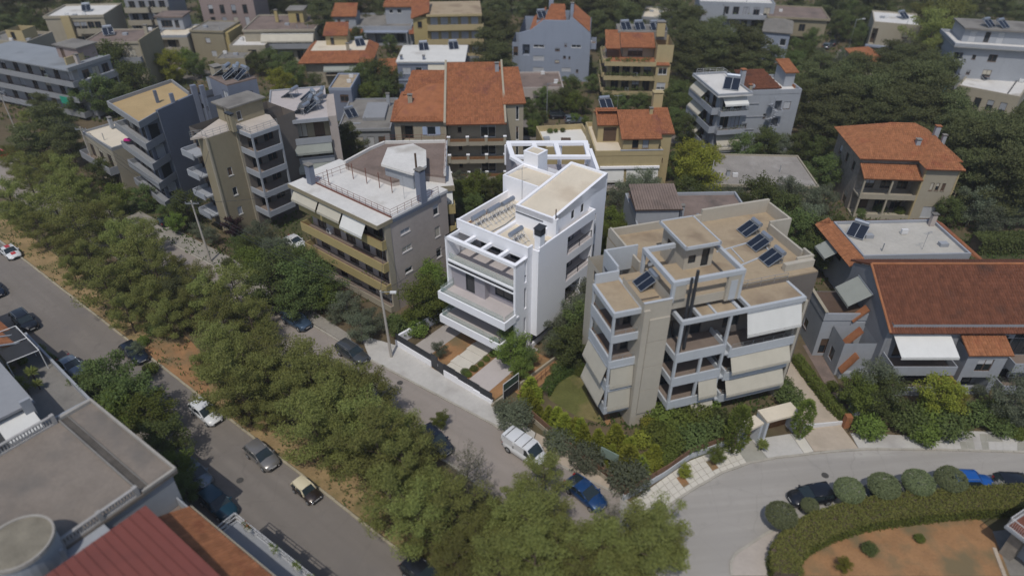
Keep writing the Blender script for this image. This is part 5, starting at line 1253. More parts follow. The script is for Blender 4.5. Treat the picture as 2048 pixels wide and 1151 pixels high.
# ---- its back wing with the cluster of solar heaters
h=House('apartment_building','taupe back block with white loggia bands and a crowd of solar heaters on its roof',AB,(578,243),(655,236),13.5,land='the taupe back block'); w=h.w
h.walls((-3.0,w+.1,1.6,14),0,13.2,'khaki',{'F':doorholes(3.2,w+2.8,[1.2,4.2,7.2,10.2],2,'x')}); h.box('end_wall',w+.11,w+1.3,.4,10,0,13.6,'taupe'); h.box('end_wall',-1.6,-.25,.0,1.59,0,13.0,'khaki')
h.box('roof_deck',-3,w+.1,0,14,13.25,13.5,'paver'); h.parapet((-3,w+.1,1.6,14),13.2,13.7,'dimwhite',faces='LB'); h.box('roof_edge',0,w+.1,-.1,.1,13.1,13.62,'dimwhite')
for z in (10.2,7.2,4.2):
    o=h.part('loggia_slab',MB().box(0,w+.1,0,1.59,z-.2,z),'dimwhite'); h.part('loggia_parapet',MB().box(0,w+.12,-.14,-.002,z-.35,z+.6),'dimwhite',o)
    if z<10: h.awning((0,w,0,5),'F',.1,w,z+2.7,.6,1.2,'awn_g')
for i,(u,v) in enumerate(((1.8,3.0),(3.4,4.0),(2.4,5.6),(3.8,6.6),(2.9,8.0),(4.2,8.8),(.2,10.6))): solar(h.W(u,v),R(-110+(i*47)%70),['nearest solar heater at the roof edge of the taupe back block','second solar heater from the roof edge of the taupe back block','third solar heater from the roof edge of the taupe back block','fourth solar heater from the roof edge of the taupe back block','fifth solar heater from the roof edge of the taupe back block','farthest solar heater of the crowded row on the taupe back block','solar heater standing apart at the back left of the taupe back block\'s roof'][i],13.52)
# small flat-roofed cube behind it
h=House('house','small flat-roofed house with ochre roof and pale blue edge behind the taupe back block','house',(657,178),(702,178),6.5); h.flat((0,h.w,0,9),0,6.4,'slateblue','tan_roof',{'F':[(2,3.6,4,5.4,'b')]},par=.3,parm='paleblue')
# ---- flat grey house
h=House('house','single-storey grey flat-roofed house with skylight, left of the red-tiled apartment block','house',(678,259),(778,257),4,land='the grey flat house'); w=h.w
h.flat((0,w,0,15),0,3.9,'palegrey','roofgrey',{'F':doorholes(.5,w-.5,[.3],4,'b',1.2)},par=.25,parm='palegrey',over=.3); h.box('roof_step',3.6,7.6,4,12,3.92,4.5,'palegrey'); h.chimney(7.6,11.5,3.95,2.2,'dimwhite',.6,.5); solar(h.W(1.2,6.5),.6,'solar water heater on the left of the grey flat house\'s roof',3.95)
h.box('roof_strip',.6,3.4,2.4,2.7,3.92,4.15,'dimwhite')
# ---- cream apartment block with terracotta roof behind the white building
h=House('apartment_building','cream apartment block with terracotta roof and three broad balconies with white-capped posts',AB,(893,246),(1012,244),10.4,land='the terracotta-roofed cream block'); w=h.w; CRE=h
Z=[1.2,4.2,7.2]
h.walls((0,w,1.8,15),0,10.3,'cream',{'F':[(1.6,2.2,z+.9,z+2.0,'b') for z in Z]+[(5.2,7.6,z+.03,z+2.2,'w') for z in Z],'R':[(2,3,z+.8,z+2,'w') for z in Z]})
h.slope([(-.1,-.3,10.2),(w+.1,-.3,10.2),(w-.3,13.5,15.6),(-.1,13.5,15.6)],'tile'); h.slope([(w-.3,17,13.2),(-.1,17,13.2),(-.1,13.5,15.6),(w-.3,13.5,15.6)],'tile')
h.box('side_wall',-.35,-.11,0,15,0,10.6,'cream'); q=MB(); q.slabq([(-.45,-.4,10.6),(-.1,-.4,10.6),(-.1,13.6,16.0),(-.45,13.6,16.0)],.5); q.slabq([(w-.2,-.3,10.5),(w+.12,-.3,10.5),(w-.1,13.6,15.95),(w-.4,13.6,15.95)],.5); q.build('gable_coping',M['cream'],h.root)
for z in Z:
    o=h.part('balcony_slab',MB().box(0,w,-.4,1.79,z-.2,z),'cream'); h.part('balcony_parapet',MB().box(.0,w,-.42,-.28,z-.45,z+.22),'cream',o); h.part('balcony_post',MB().box(.0,.001,0,.001,z,z+.001),'cream',o)
    for k in range(4): 
        a=.0+(w-.4)*k/3; h.part('balcony_post',MB().box(a,a+.4,-.52,-.2,z-.3,z+1.0),'cream',o); h.part('post_cap',MB().box(a-.06,a+.46,-.58,-.14,z+1.0,z+1.12),'white',o)
    for k in range(3):
        a=.4+(w-.4)*k/3; b=a+(w-.4)/3-.4; h.part('balcony_rail',MB().box(a+.02,b-.02,-.4,-.3,z+.24,z+.68),'wood',o)
# left wing
h=House('apartment_building','left wing of cream block with lower terracotta hip roof and blue-shuttered window',AB,(783,241),(890,241),9.4,land='the blue-shuttered cream wing'); w=h.w
h.walls((.3,w,.4,14),0,9.3,'cream',{'F':[(1.0,3.0,5.6,8.4,'o'),(5.2,6.6,6.8,8.2,'l'),(1,3,2.2,4.6,'o'),(5.2,6.6,3.6,5,'l')]})
h.slope([(-.2,-.2,9.3),(w-.0,-.2,9.3),(w,8.2,12.6),(5.5,8.2,12.6),(-.2,5.6,10.6)],'tile'); h.slope([(1,7.4,11.0),(w,7.4,11),(w,13.5,13.2),(2,13.5,13.2)],'tile'); h.slope([(-.2,14,9.3),(-.2,-.2,9.3),(3,7,11.4)],'tile'); h.chimney(2.6,4.4,9.8,2.1,'cream',.7,.6)
# right tower
h=House('apartment_building','narrow cream stair tower with white slit windows and its own terracotta roof',AB,(1007,206),(1050,204),12.2,land='the cream stair tower'); w=h.w
h.walls((.1,w-.2,.3,9),0,12.1,'cream',{'F':[(1.9,2.4,z,z+2.3,'w') for z in (9.2,5.8,2.4)],'R':[(2,3,z,z+1.4,'w') for z in (9.5,6.2,3)]}); h.slope([(-.1,-.1,12),(w+.1,-.1,12),(w+.2,9,15),(-.1,9,15)],'tile'); h.chimney(-.1,8.0,12.5,3.4,'dimwhite',.6,.6)
# ---- yellow house with red roof behind the white building
h=House('house','yellow house with terracotta roofs, roof terrace and closed white awnings behind the white building','house',(1190,311),(1325,309),6.4,land='the yellow terracotta-roofed house'); w=h.w; YEL=h
h.walls((0,w,0,12),0,6.3,'yellow',{'F':[(1,4.6,1.2,3.6,'x'),(5.4,9.6,1.2,3.6,'x')],'R':[(1,2,4,5.2,'b')]}); h.box('roof_terrace',.1,w-.1,.1,11.9,6.2,6.42,'cream_roof'); h.parapet((0,w,0,12),6.2,7.1,'yellow')
h.box('parapet_cap',3.9,w+.04,-.04,.26,7.1,7.2,'dimwhite'); h.box('awning_beam',.9,w-.3,-.35,-.02,4.25,4.6,'white'); h.awning((0,w,0,12),'F',1.0,4.7,4.2,.5,1.9,'awn_w'); h.awning((0,w,0,12),'F',5.1,w-.4,4.2,.5,1.9,'awn_w'); h.balcony((0,w,0,12),'F',.4,w-.2,1.1,1.4,'cream','bars',.9,'frame_w')
h.walls((4.4,w-.5,1.0,9),6.4,8.9,'yellow',{'F':[(1.4,2.4,7.0,8.5,'b'),(3.0,4.0,7.0,8.5,'b')],'L':[(2,3.5,6.5,8.6,'b')]}); h.slope([(4.0,.4,8.8),(w-.2,.4,8.8),(w-.2,6.4,11.2),(4.0,6.4,11.2)],'tile'); h.slope([(w-.2,11.5,9),(1,11.5,9),(1,6.4,11.2),(w-.2,6.4,11.2)],'tile')
h.walls((1.0,4.39,5.0,11),6.4,9.6,'yellow',{'F':[(.9,3.0,6.5,8.9,'v')]}); h.box('dark_awning',1.8,4.1,5.2,5.3,6.5,8.8,'brown'); h.slope([(.8,4.6,9.4),(4.3,4.6,9.4),(4.3,8,11.0),(.8,8,11)],'tile')
h.walls((w-.49,w+1.6,2,9),0,9.2,'yellow',{'F':[(.6,1.2,4.2,4.9,'b')]}); h.slope([(w-.8,1.6,9.1),(w+2.0,1.6,9.1),(w+1.9,8,10.9),(w-.8,8,10.9)],'tile'); h.chimney(w+.3,8.6,9.5,3.6,'yellow',1.5,1.2,'yellow'); h.chimney(w-1.2,5.6,10.4,1.2,'yellow',.5,.5)
solar(h.W(2.6,9.0),.25,'solar water heater on the terracotta roof of the yellow house',10.7); antenna(h.W(4.6,9.4),10,2.6,'tv aerial on the terracotta roof of the yellow house',.2)
h2=House('house','white roof terrace with yellow walls behind the rear pergola of the white building','house',(1092,303),(1190,297),5.2,land='the white roof terrace'); w=h2.w
h2.flat((0,w,0,9),0,5.0,'yellow',mat('white_terrace',(.66,.65,.62),.9,.05,.4),par=.9,parm='yellow')
for u,v,s_ in ((2.2,7.9,.9),(3.2,8.0,.7),(4.4,8.0,.8)): plant('bush_d',0,0,.38*s_,{2.2:'leftmost small potted plant on the white roof terrace',3.2:'middle small potted plant on the white roof terrace',4.4:'rightmost small potted plant on the white roof terrace'}[u],p=h2.W(u,v)).location.z=5.02
q=h2.W(3.9,3.2); t=thing('patio_table','small dark table standing on the white roof terrace','table',(q.x,q.y,5.02)); MB().box(-.8,.8,-.5,.5,.7,.78).build('table_top',M['brown'],t); m=MB(); [m.tube((x,y,0),(x,y,.7),.05,n=4) for x in (-.7,.7) for y in (-.4,.4)]; m.build('legs',M['brown'],t)
# ---- yellow planted apartment building
h=House('apartment_building','yellow-beige apartment building with planted balconies, terracotta penthouse roof and solar heaters on top',AB,(1218,128),(1340,130),9.0,land='the planted yellow building'); w=h.w; Z=[.2,3.2,6.2]
h.walls((0,w,1.6,14),0,9,'yellow',{'F':doorholes(.5,w-3,[.2,3.2,6.2],4,'b')}); h.walls((w-2.6,w+.2,.2,1.59),0,9.0,'yellow',{'F':[(.5,2.2,z+.8,z+2.2,'w') for z in Z]}); h.walls((w-2.6,w+.6,1.6,9),9.0,12.4,'yellow')
h.box('terrace_floor',0,w,0,14,8.8,9.0,'tile'); 
for z in Z[1:]+[9.0]: h.balcony((0,w,1.6,14),'F',-.9,w-2.7,z,1.9,'yellow','solid',.55); h.balcony((0,w,1.6,14),'L',4,12.4,z,1.2,'yellow','solid',.6)
h.walls((3,w-2.7,5,13),9,11.6,'cream',{'F':[(1,4,9.1,11.2,'x')]}); h.slope([(2.4,3.4,11.3),(w-2.7,3.4,11.3),(w-2.7,8,13),(2.4,8,13)],'tile'); h.slope([(-.6,3.2,11.1),(2.3,3.2,11.1),(2.3,9,13.2),(-.6,9,13.2)],'tile_o'); h.box('top_roof',2,w,8,14,11.6,13.2,'roofgrey'); h.chimney(w-1.4,8.0,12.4,2.6,'yellow',1.6,1.2)
for i,u in enumerate((3.6,6.4,9.6,10.8)): solar(h.W(u,10),.2,['leftmost solar heater on the top roof of the planted yellow building','second solar heater from left on the planted yellow building','third solar heater from left on the planted yellow building','rightmost solar heater on the top roof of the planted yellow building'][i],13.2)
for z in Z[1:]+[9.0]:
    r=random.Random(int(z*10)); m=MB()
    for _ in range(26): c=Vector((r.uniform(-.6,w-3),-.1+r.uniform(-.1,.2),z+.6+r.uniform(0,.5))); clump(m,r,c,.35,18,.3,.16)
    tag(m.build('balcony_plants',L['broad_d'],h.root),kind='stuff')
# ---- pale blue gabled house
h=House('apartment_building','tall pale blue apartment building with stepped gable and terracotta roof patches',AB,(1038,66),(1182,70),10.2,land='the pale blue gabled building'); w=h.w
hf=[(3.2,5.6,7.2,7.8,'w'),(8.0,9.0,6.6,7.2,'b'),(10.0,10.5,7.6,8.3,'b'),(11.5,13.6,7.4,8.0,'w'),(3.2,5.6,4.4,5.4,'s'),(9.8,10.4,5,5.6,'b'),(8,9,4.0,4.6,'b'),(11.0,11.4,4.9,5.5,'b'),(9.6,11.6,2.2,3.0,'s'),(3.2,5.6,2.0,2.9,'s'),(.8,2.4,5.4,7.8,'o'),(12.8,13.3,2,2.7,'b')]
h.walls((0,w,0,15),0,10.2,'paleblue',{'F':hf})
q=MB(); q.prism([(0,0),(w,0),(w,.3),(0,.3)],10.2,0,z1s=[10.201]*4)
gb=MB(); pf=[(0,10.2),(w,10.2),(w-.8,10.9),(w-4,13.6),(w-4.3,13.6),(w-5,13.0),(5.2,13.0),(2.6,10.9)]
for v_ in (0,.35): gb.poly([(u,v_,z) for u,z in pf])
for a,b in zip(pf,pf[1:]+pf[:1]): gb.poly([(a[0],0,a[1]),(b[0],0,b[1]),(b[0],.35,b[1]),(a[0],.35,a[1])])
gb.build('gable',M['paleblue'],h.root); h.slope([(w-.3,.36,10.9),(w-.3,12,10.9),(w-4,12,13.8),(w-4,.36,13.8)],'tile'); h.slope([(5.2,2.4,12.2),(10,2.4,12.2),(9.5,8,14.6),(6.4,8,14.6)],'tile'); h.walls((3.6,10.6,2.6,12),10.2,12.4,'paleblue',{'F':[(3,3.8,10.3,11.8,'b')]}); h.slope([(2.2,14,10.2),(2.2,.36,10.2),(5,.36,12.6),(5,14,12.6)],'tile'); h.chimney(6.4,8.6,12,4,'paleblue',1,.8); h.chimney(w-4.4,4,12,3.6,'paleblue',.7,.6); solar(h.W(4.6,4.4),.3,'solar water heater beside the gable of the pale blue building',12.5)
h.balcony((0,w,0,15),'R',1,6,7.2,1.3,'paleblue'); h.walls((-1.6,-.01,1,9),0,8,'paleblue',{'F':[(.3,1.3,5,7,'x')]})
# ---- blue building with white roof
h=House('apartment_building','grey-blue apartment building with white flat roof and two long cream awnings',AB,(793,124),(928,124),8,land='the grey-blue white-roofed building'); w=h.w
h.walls((0,w,.6,12),0,7.7,'slateblue',{'F':[(1.0,2.6,5.4,6.7,'s'),(3.6,5.0,5.4,6.7,'w'),(1.4,2.8,2.4,3.6,'h'),(3.8,5.2,2.4,3.6,'h')]+doorholes(6.6,w-.4,[1.4,4.6],3,'x')}); h.box('roof_deck',-.2,w+.2,.3,12.2,7.75,8.0,mat('white_flat_roof',(.62,.61,.58),.9,.07,.3,stain=(.45,.43,.40),sscale=.2)); h.box('band',-.03,w+.03,.45,.59,4.0,4.25,'paleblue'); h.box('band',-.03,w+.03,.4,.59,7.4,7.74,'paleblue')
for z in (1.4,4.6): h.balcony((0,w,.6,12),'F',6.2,w,z,1.2,'paleblue'); h.awning((0,w,.6,12),'F',6.3,w-.1,z+2.7,1.3,1.5,'awn')
h.walls((w+.1,w+2.6,2,11),0,6,'palegrey',{'F':[(.5,1.8,3,5,'x')]})
for i,(u,v) in enumerate(((4.6,9),(10.9,9.8))): solar(h.W(u,v),.2,['left solar heater on the white roof of the grey-blue building','right solar heater on the white roof of the grey-blue building'][i],8.0)
for u in (.8,5.4): h.chimney(u,1.6,8,.7,'slateblue',.5,.4)
# ---- yellow building at the top
h=House('apartment_building','ochre-yellow apartment building with long horizontal balconies at the top of the view',AB,(853,30),(963,28),12,land='the long-balcony yellow building'); w=h.w
h.walls((0,w,1.4,13),0,11.8,'ochre',{'F':doorholes(.4,w-.4,[2.4,5.6,8.8],5,'s',1.6)}); h.box('roof_deck',-.1,w+.1,0,13,11.8,12.0,'tan_roof'); h.box('eaves',-.1,w+.1,-.2,.0,11.6,12.06,'yellow')
for z in (2.4,5.6,8.8): h.balcony((0,w,1.4,13),'F',0,w+.4,z,1.5,'yellow','solid',1.0)
h.walls((-3.2,-.02,.8,10),0,11.4,'ochre',{'F':[(1,2,9,10.4,'b')]}); h.slope([(-3.6,.2,11.2),(.6,.2,12.6),(.6,9,14.6),(-3.6,9,13.2)],'tile')
# ---- white villas with red roofs
h=House('house','white villa with three small red-tiled roofs and flat terrace, top of the view','house',(660,38),(822,38),6.6,az=0,land='the white red-roofed villa'); w=h.w
h.flat((0,w,0,14),0,4.4,'dimwhite','roofgrey',{'F':[(15,19.4,.6,3.2,'o'),(3,4.4,1.5,2.8,'w'),(11,13.6,.6,3.2,'o')]},par=.4)
for a,b,v0,v1,z in ((.2,6,2,8,6.9),(13.5,22.5,4,12,8.8)): h.walls((a,b,v0,v1),4.4,z,'dimwhite',{'F':[(1,2,z-1.8,z-.7,'w'),(3,4.2,z-1.8,z-.7,'w')]}); h.slope([(a-.4,v0-.5,z-.1),(b+.4,v0-.5,z-.1),(b,v1-1,z+2),(a,v1-1,z+2)],'tile_o')
h.slope([(.2,-1.4,3.2),(8,-1.4,3.2),(8,0,4.2),(.2,0,4.2)],'tile_o'); h.slope([(19.8,-1.2,3.2),(24,-1.2,3.2),(24,1,4.4),(19.8,1,4.4)],'tile_o'); h.box('carport_roof',8.5,19.6,-1.6,-.02,3.5,3.75,'paleblue'); [h.box('column',u,u+.3,-1.55,-1.25,0,3.49,'dimwhite') for u in (8.7,14.4,19.2)]
# ---- low house with red-tiled skirt roof
h=House('house','cream house with a terracotta skirt roof round a pale flat top and a striped awning','house',(602,122),(742,120),6,land='the terracotta skirt-roofed house'); w=h.w
h.walls((.6,w-.6,.6,13),0,6,'cream',{'F':[(6,8,.8,2.8,'x'),(9,11.5,.8,2.8,'x')]+doorholes(5,w-1.5,[3.2],3,'x')}); h.slope([(-.6,-.6,5.6),(w+.4,-.6,5.6),(w-1.4,2.4,7.4),(1.6,2.4,7.4)],'tile'); h.slope([(w+.4,-.6,5.6),(w+.2,13.6,5.6),(w-1.6,10.6,7.4),(w-1.4,2.4,7.4)],'tile'); h.slope([(-.6,13.6,5.6),(-.6,-.6,5.6),(1.6,2.4,7.4),(1.6,10.6,7.4)],'tile'); h.box('flat_top',1.6,w-1.5,2.5,10.6,7.0,7.3,'cream_roof')
h.walls((4.4,9,7,12),7.3,9.6,'yellow',{'F':[(1,1.8,7.4,9.2,'b')]}); h.slope([(4.0,6.4,9.5),(9.4,6.4,9.5),(9.2,11,11.2),(4.2,11,11.2)],'tile'); h.awning((0,w,.6,9),'F',4.6,w-1.4,5.4,1.5,1.3,'awn_g'); h.balcony((0,w,.6,9),'F',4.5,w-.6,3.1,1.4,'cream','rail',.9); h.chimney(9.8,2.6,6.8,1.9,'cream',.6,.5); solar(h.W(11.8,6.8),.4,'solar water heater on the flat top of the terracotta skirt-roofed house',7.3)
h.slope([(w+1.2,-1.5,3.4),(w+5.2,-1.5,3.4),(w+5,5,4.8),(w+1,5,4.8)],'tile_o'); [h.box('shed_post',u,u+.25,-1.3,-1.0,0,3.3,'cream') for u in (w+1.4,w+4.8)]
# ---- flat roofs at the upper left
h=House('apartment_building','long cream building with brown flat roof and small yellow penthouse at the upper left',AB,(487,60),(630,55),8,az=2,land='the brown-roofed cream building'); w=h.w
h.flat((0,w,0,14),0,7.8,'cream','roofbrown',{'F':doorholes(4,w-.5,[1,4.2],5,'x')},par=.25,over=.3); h.balcony((0,w,0,14),'F',3.6,w,4.2,1.3,'palegrey'); h.awning((0,w,0,14),'F',3.8,w-.2,7.0,1.4,1.3,'awn'); h.walls((9,12.5,7,11),7.8,10.6,'ochre',{'F':[(1.8,2.6,7.9,9.9,'b')]}); h.box('penthouse_roof',8.6,12.9,6.6,11.4,10.6,10.8,'roofgrey'); h.chimney(6,7.5,7.9,2.6,'ochre',.7,.6)
h=House('house','white-roofed low house below the brown-roofed cream building at the upper left','house',(458,92),(535,86),5.5,az=2,land='the white-roofed low house'); w=h.w; h.flat((0,w,0,9),0,5.3,'cream','roofwhite',{'F':[(1,2.4,3,4.2,'s'),(4,6,2.6,4.6,'b')]},par=.3); h.flat((-1.5,5,-6,-.3),0,4.2,'khaki','roofgrey',{'F':[(1,2.4,2,3.2,'s')]},par=.2)
h=House('house','plain taupe block of a house with grey flat roof and small window, upper left','house',(380,60),(448,60),7.5,az=-6,land='the plain taupe block'); w=h.w; h.flat((0,w,0,9),0,7.3,'khaki','roofgrey',{'F':[(3.2,4.4,4.6,5.8,'b'),(4,5.2,1.6,2.8,'s')]},par=.2,over=.2); h.box('side_strip',w+.01,w+1.0,.5,8,0,7,'ochre')
h=House('house','cream two-storey house with open loggia left of the plain taupe block','house',(308,72),(378,68),6.5,az=2); w=h.w; h.flat((0,w,0,10),0,6.3,'cream','cream_roof',{'F':[(.6,5.4,3.4,5.6,'o'),(.6,5.4,.4,2.6,'o')]},par=.3,parm='dimwhite'); h.balcony((0,w,0,10),'F',.2,6,3.2,1.2,'cream')
h.walls((-1,5,6,11),6.4,9.2,'dimwhite',{'F':[(.8,3.4,7,8.6,'b'),(4,5,6.9,8.6,'b')]}); h.box('upper_roof',-1.4,5.4,5.6,11.4,9.2,9.5,'roofbrown')
h=House('apartment_building','tall block with a blank grey-brown side wall and brown roof at the upper left',AB,(166,84),(278,82),11,az=2,land='the blank-sided brown block'); w=h.w
h.flat((0,w,0,10),0,10.8,'cream','roofbrown',{'F':doorholes(5,w-.5,[4,7.2],2,'x')},par=.2,over=.2); h.box('gable_wall',w+.02,w+.3,-.3,10.3,0,11.3,'khaki'); h.balcony((0,w,0,10),'F',5.5,w,7.2,1.2,'palegrey'); h.chimney(w-.6,6,10.8,1.8,'cream',.7,.6); solar(h.W(2.6,6),.5,'solar water heater on the brown roof of the blank-sided block',11.0)
h=House('apartment_building','cream building with a white roof behind the blank-sided brown block',AB,(88,34),(220,22),9,az=6,land='the cream white-roofed building'); w=h.w
h.flat((0,w,0,12),0,8.8,'cream','roofwhite',{'F':doorholes(6,w-1,[2,5.4],4,'x')},par=.4,over=.2); h.balcony((0,w,0,12),'F',7,w,5.4,1.3,'cream'); h.box('buttress',4,6,-.8,-.02,0,9.2,'yellow'); solar(h.W(w-6,6),.4,'solar water heater on the roof of the cream white-roofed building',9)
h=House('apartment_building','grey-white apartment building with stacked balconies at the top left edge',AB,(240,-8),(335,-14),12,az=4,land='the stacked-balcony building at the top'); w=h.w; ZL=[2.2,5.2,8.2]
h.flat((0,w,1.4,13),0,11.8,'palegrey','roofgrey',{'F':doorholes(.4,w-.4,ZL,4,'x')}); [h.balcony((0,w,1.4,13),'F',0,w*.55,z,1.5,'cream') for z in ZL]; [h.balcony((0,w,1.4,13),'F',w*.62,w,z,1.5,'cream') for z in ZL]
h=House('apartment_building','dusty pink apartment building cut by the upper edge of the view',AB,(395,-10),(505,-12),12,az=2); w=h.w; h.flat((0,w,0,12),0,11.8,'pink','roofgrey',{'F':doorholes(1,w-1,[1.4,4.4,7.4],4,'b',1.2)})
# ---- terraced building at the left edge
h=House('apartment_building','grey-blue terraced building with open frames and planted balconies at the left edge',AB,(-60,105),(84,158),10,az=-24,land='the terraced building at the left edge'); w=h.w; ZL=[1.0,4.0,7.0]
h.walls((0,w,1.6,9),0,9.8,'palegrey',{'F':doorholes(.5,w-.5,ZL,7,'x'),'R':doorholes(.5,7,ZL,3,'x')}); h.box('roof_deck',-.2,w+.2,-.2,9.2,9.8,10.05,mat('blue_grey_roof_coat',(.24,.26,.285),.9,.1,.3,stain=(.17,.18,.19),sscale=.2)); h.box('parapet',w-.2,w+.2,-.2,9.2,10.06,10.5,'palegrey')
for z in ZL: h.balcony((0,w,1.6,9),'F',0,w,z,1.7,'palegrey','solid',.8); h.balcony((0,w,1.6,9),'R',0.2,7,z,1.6,'palegrey','solid',.8)
for u in (w+1.3,): [h.box('frame_post',u,u+.25,v,v+.25,0,8,'dimwhite') for v in (1.6,4.8,8.2)]
h.box('frame_beam',w+1.25,w+1.6,1.6,8.5,7.7,8.0,'dimwhite'); h.walls((w-9,w-3,5,9),10.05,12.4,'pink',{'F':[(1,2,10.2,12,'b')]}); h.box('upper_roof',w-9.4,w-2.6,4.6,9.4,12.4,12.6,'roofgrey'); h.chimney(w-1.8,3.6,10.05,1.6,'taupe',.7,.6); h.box('roof_screen',w-3.2,w-2.9,2,6,10.06,11.4,'yellow')
c=h.W(w-4,-.3); t=MB().box(-1.1,1.1,-.05,.05,3.1,4.5).build('awning_cloth',M['teal'],None,(c.x,c.y,0)); t.rotation_euler=(R(0),0,h.az); tag(t,'bright green cloth hung on a balcony of the left-edge terraced building','cloth')
c=BLU.W(.3,.9); t=MB().box(-.5,.5,-.3,.3,9.3,9.55).build('cloth',M['magenta'],None,(c.x,c.y,0)); tag(t,'magenta cloth drying on a balcony of the blue-grey building','cloth')
h=House('apartment_building','cream and blue-roofed building at the left edge above the terraced building',AB,(-40,82),(75,78),9,az=-8); w=h.w; h.flat((0,w,0,8),0,8.8,'cream','roofgrey',{'F':doorholes(1,w-1,[5.5],5,'x')}); h.walls((w-6,w-2,2,6),8.8,11,'yellow',{'F':[(1,2,9,10.6,'b')]})
# ---- right: white modern building
h=House('apartment_building','white apartment block of two parts with curved balcony cut-outs, awnings and outdoor spiral stair',AB,(1388,150),(1437,191),12,land='the white curved-balcony building'); w=h.w; WHI=h
ZW=[2.4,5.6,8.8]
b=(0,w,0,5.6)
h.walls((.0,w-1.2,1.0,5.6),0,11.8,'dimwhite',{'F':doorholes(.5,w-1.8,ZW,3,'x'),'R':doorholes(.4,4.4,ZW,2,'x')}); h.box('roof_deck',-.2,w+.3,-.2,5.8,11.75,12.0,'roofwhite'); h.parapet((0,w+.1,0,5.6),12,12.3,'dimwhite',o=.2)
for z in ZW: h.balcony((0,w-1.2,1.0,5.6),'F',-.3,w-.6,z,1.4,'dimwhite','solid',.85); h.balcony((0,w-1.2,1,5.6),'R',-.3,4.6,z,1.6,'dimwhite','half',.9)
for z in (11.5,8.3,5.1): h.awning((0,w-1.2,1,5.6),'F',.2,w*.5,z,1.5,1.5,'awn')
h.awning((0,w-1.2,1,5.6),'R',.3,4.4,11.4,1.7,.9,'awn_w'); h.awning((0,w-1.2,1,5.6),'R',.2,4.4,5.2,1.7,2.4,'awn'); h.rail([(.5,.2),(.5,5),(w*.45,5)],12.3,.9,'frame_w',1.2,3); solar(h.W(w-3.2,3.6),h.az+R(60),'solar water heater at the roof corner of the white curved-balcony building',12.02,scale=1.25); h.chimney(w-4.5,5.9,12,2.4,'dimwhite',.8,.7,'tile')
h=House('apartment_building','long white part of the curved-balcony block with red roof strip and small windows',AB,(1476,188),(1603,184),11,land='the long white part'); w=h.w
h.walls((0,w,0,8),0,10.8,'dimwhite',{'F':[(1.0,1.7,8.2,9.0,'b'),(1.8,2.6,5.0,5.8,'b'),(5.2,5.8,6.6,7.4,'b'),(w-2.6,w-1.4,8.0,9.4,'x'),(6.8,w-3,7.6,9.6,'o'),(6.8,w-3,4.6,6.6,'o'),(6.8,w-3,1.6,3.6,'o'),(.4,1,2,2.5,'b'),(3,4,2,2.6,'b')],'R':[(2,3,5,6.4,'b')]}); h.box('roof_deck',0,w,.1,7.9,10.7,10.95,'roofwhite'); h.parapet((0,w,0,8),10.7,11.5,'dimwhite')
h.slope([(1,1.2,11.4),(w-3,1.2,11.4),(w-4.5,6.5,13.0),(1.4,6.5,13.0)],'tile_d'); h.box('roof_base',.9,w-3.6,1.6,7,10.96,11.35,'dimwhite'); h.walls((w-1.9,w-.2,3,7),10.96,13.6,'dimwhite'); h.slope([(w-2.2,2.6,13.5),(w+.2,2.6,13.5),(w+.2,7.4,14.4),(w-2.2,7.4,14.4)],'tile_o'); h.slope([(w+.02,2,9.6),(w+.02,8,9.6),(w-.2,8,11.4),(w-.2,2,11.4)],'tile_o')
for z in (2.8,5.8,8.6): h.balcony((0,w,0,8),'F',6.6,w-2.9,z-1.1,.9,'dimwhite','solid',.7)
for k in range(4): h.box('ledge',.2,5.5-(k%2)*1.5,-.12,-.002,2.3+2.3*k,2.42+2.3*k,'palegrey')
sp=MB(); n=44
for i in range(n): a=i*.52; z=.5+i*.21; sp.prism([(6.2+.1*math.cos(a),-1.0+.1*math.sin(a)),(6.2+.95*math.cos(a),-1.+.95*math.sin(a)),(6.2+.95*math.cos(a+.5),-1.+.95*math.sin(a+.5))],z,z+.07); sp.tube((6.2+.93*math.cos(a),-1.+.93*math.sin(a),z),(6.2+.93*math.cos(a),-1.+.93*math.sin(a),z+.9),.02,n=3)
sp.tube((6.2,-1.,0),(6.2,-1.,10.6),.1,n=6); tag(sp.build('spiral_stair',M['dimwhite'],h.root),kind='stuff'); dish(h.W(2.6,.6),11.0,'satellite dish on the white curved-balcony building',2.8); h.chimney(2.4,1.0,11,1.0,'cream',.5,.5,'tile')
# ---- villa
h=House('villa','stone and cream villa with broad terracotta hip roof and two-storey porch at the pine wood','villa',(1723,316),(1850,320),8.8,land='the terracotta hip-roofed villa'); w=h.w; VIL=h
h.walls((.5,13.4,.6,11.4),0,8.6,'stone',{'F':doorholes(.8,8,[.4,3.8],3,'x'),'L':[(2,3,5.6,7,'b'),(5,6,5.6,7,'b'),(8,9,5.6,7,'b'),(3,4,2,3.6,'b'),(8,9.4,.2,2.2,'x')],'R':[(2,3.4,5,6.6,'b')]}); h.hip((.5,13.4,.6,11.4),8.7,11.9,'tile_o',.7,5.2)
h.walls((8.6,13.0,-2.0,.59),0,8.4,'cream',{'F':[(1.2,1.7,5.0,6.2,'b'),(2.0,2.5,5.0,6.2,'b'),(2.8,3.3,5,6.2,'b'),(1.4,3.2,.6,2.4,'s')]}); h.slope([(8.1,-2.6,8.5),(13.5,-2.6,8.5),(10.8,3,11.2)],'tile_o'); h.slope([(13.5,-2.6,8.5),(13.5,3.6,8.5),(10.8,3.6,11.2),(10.8,3,11.2)],'tile_o'); h.slope([(8.1,3.6,8.5),(8.1,-2.6,8.5),(10.8,3,11.2),(10.8,3.6,11.2)],'tile_o')
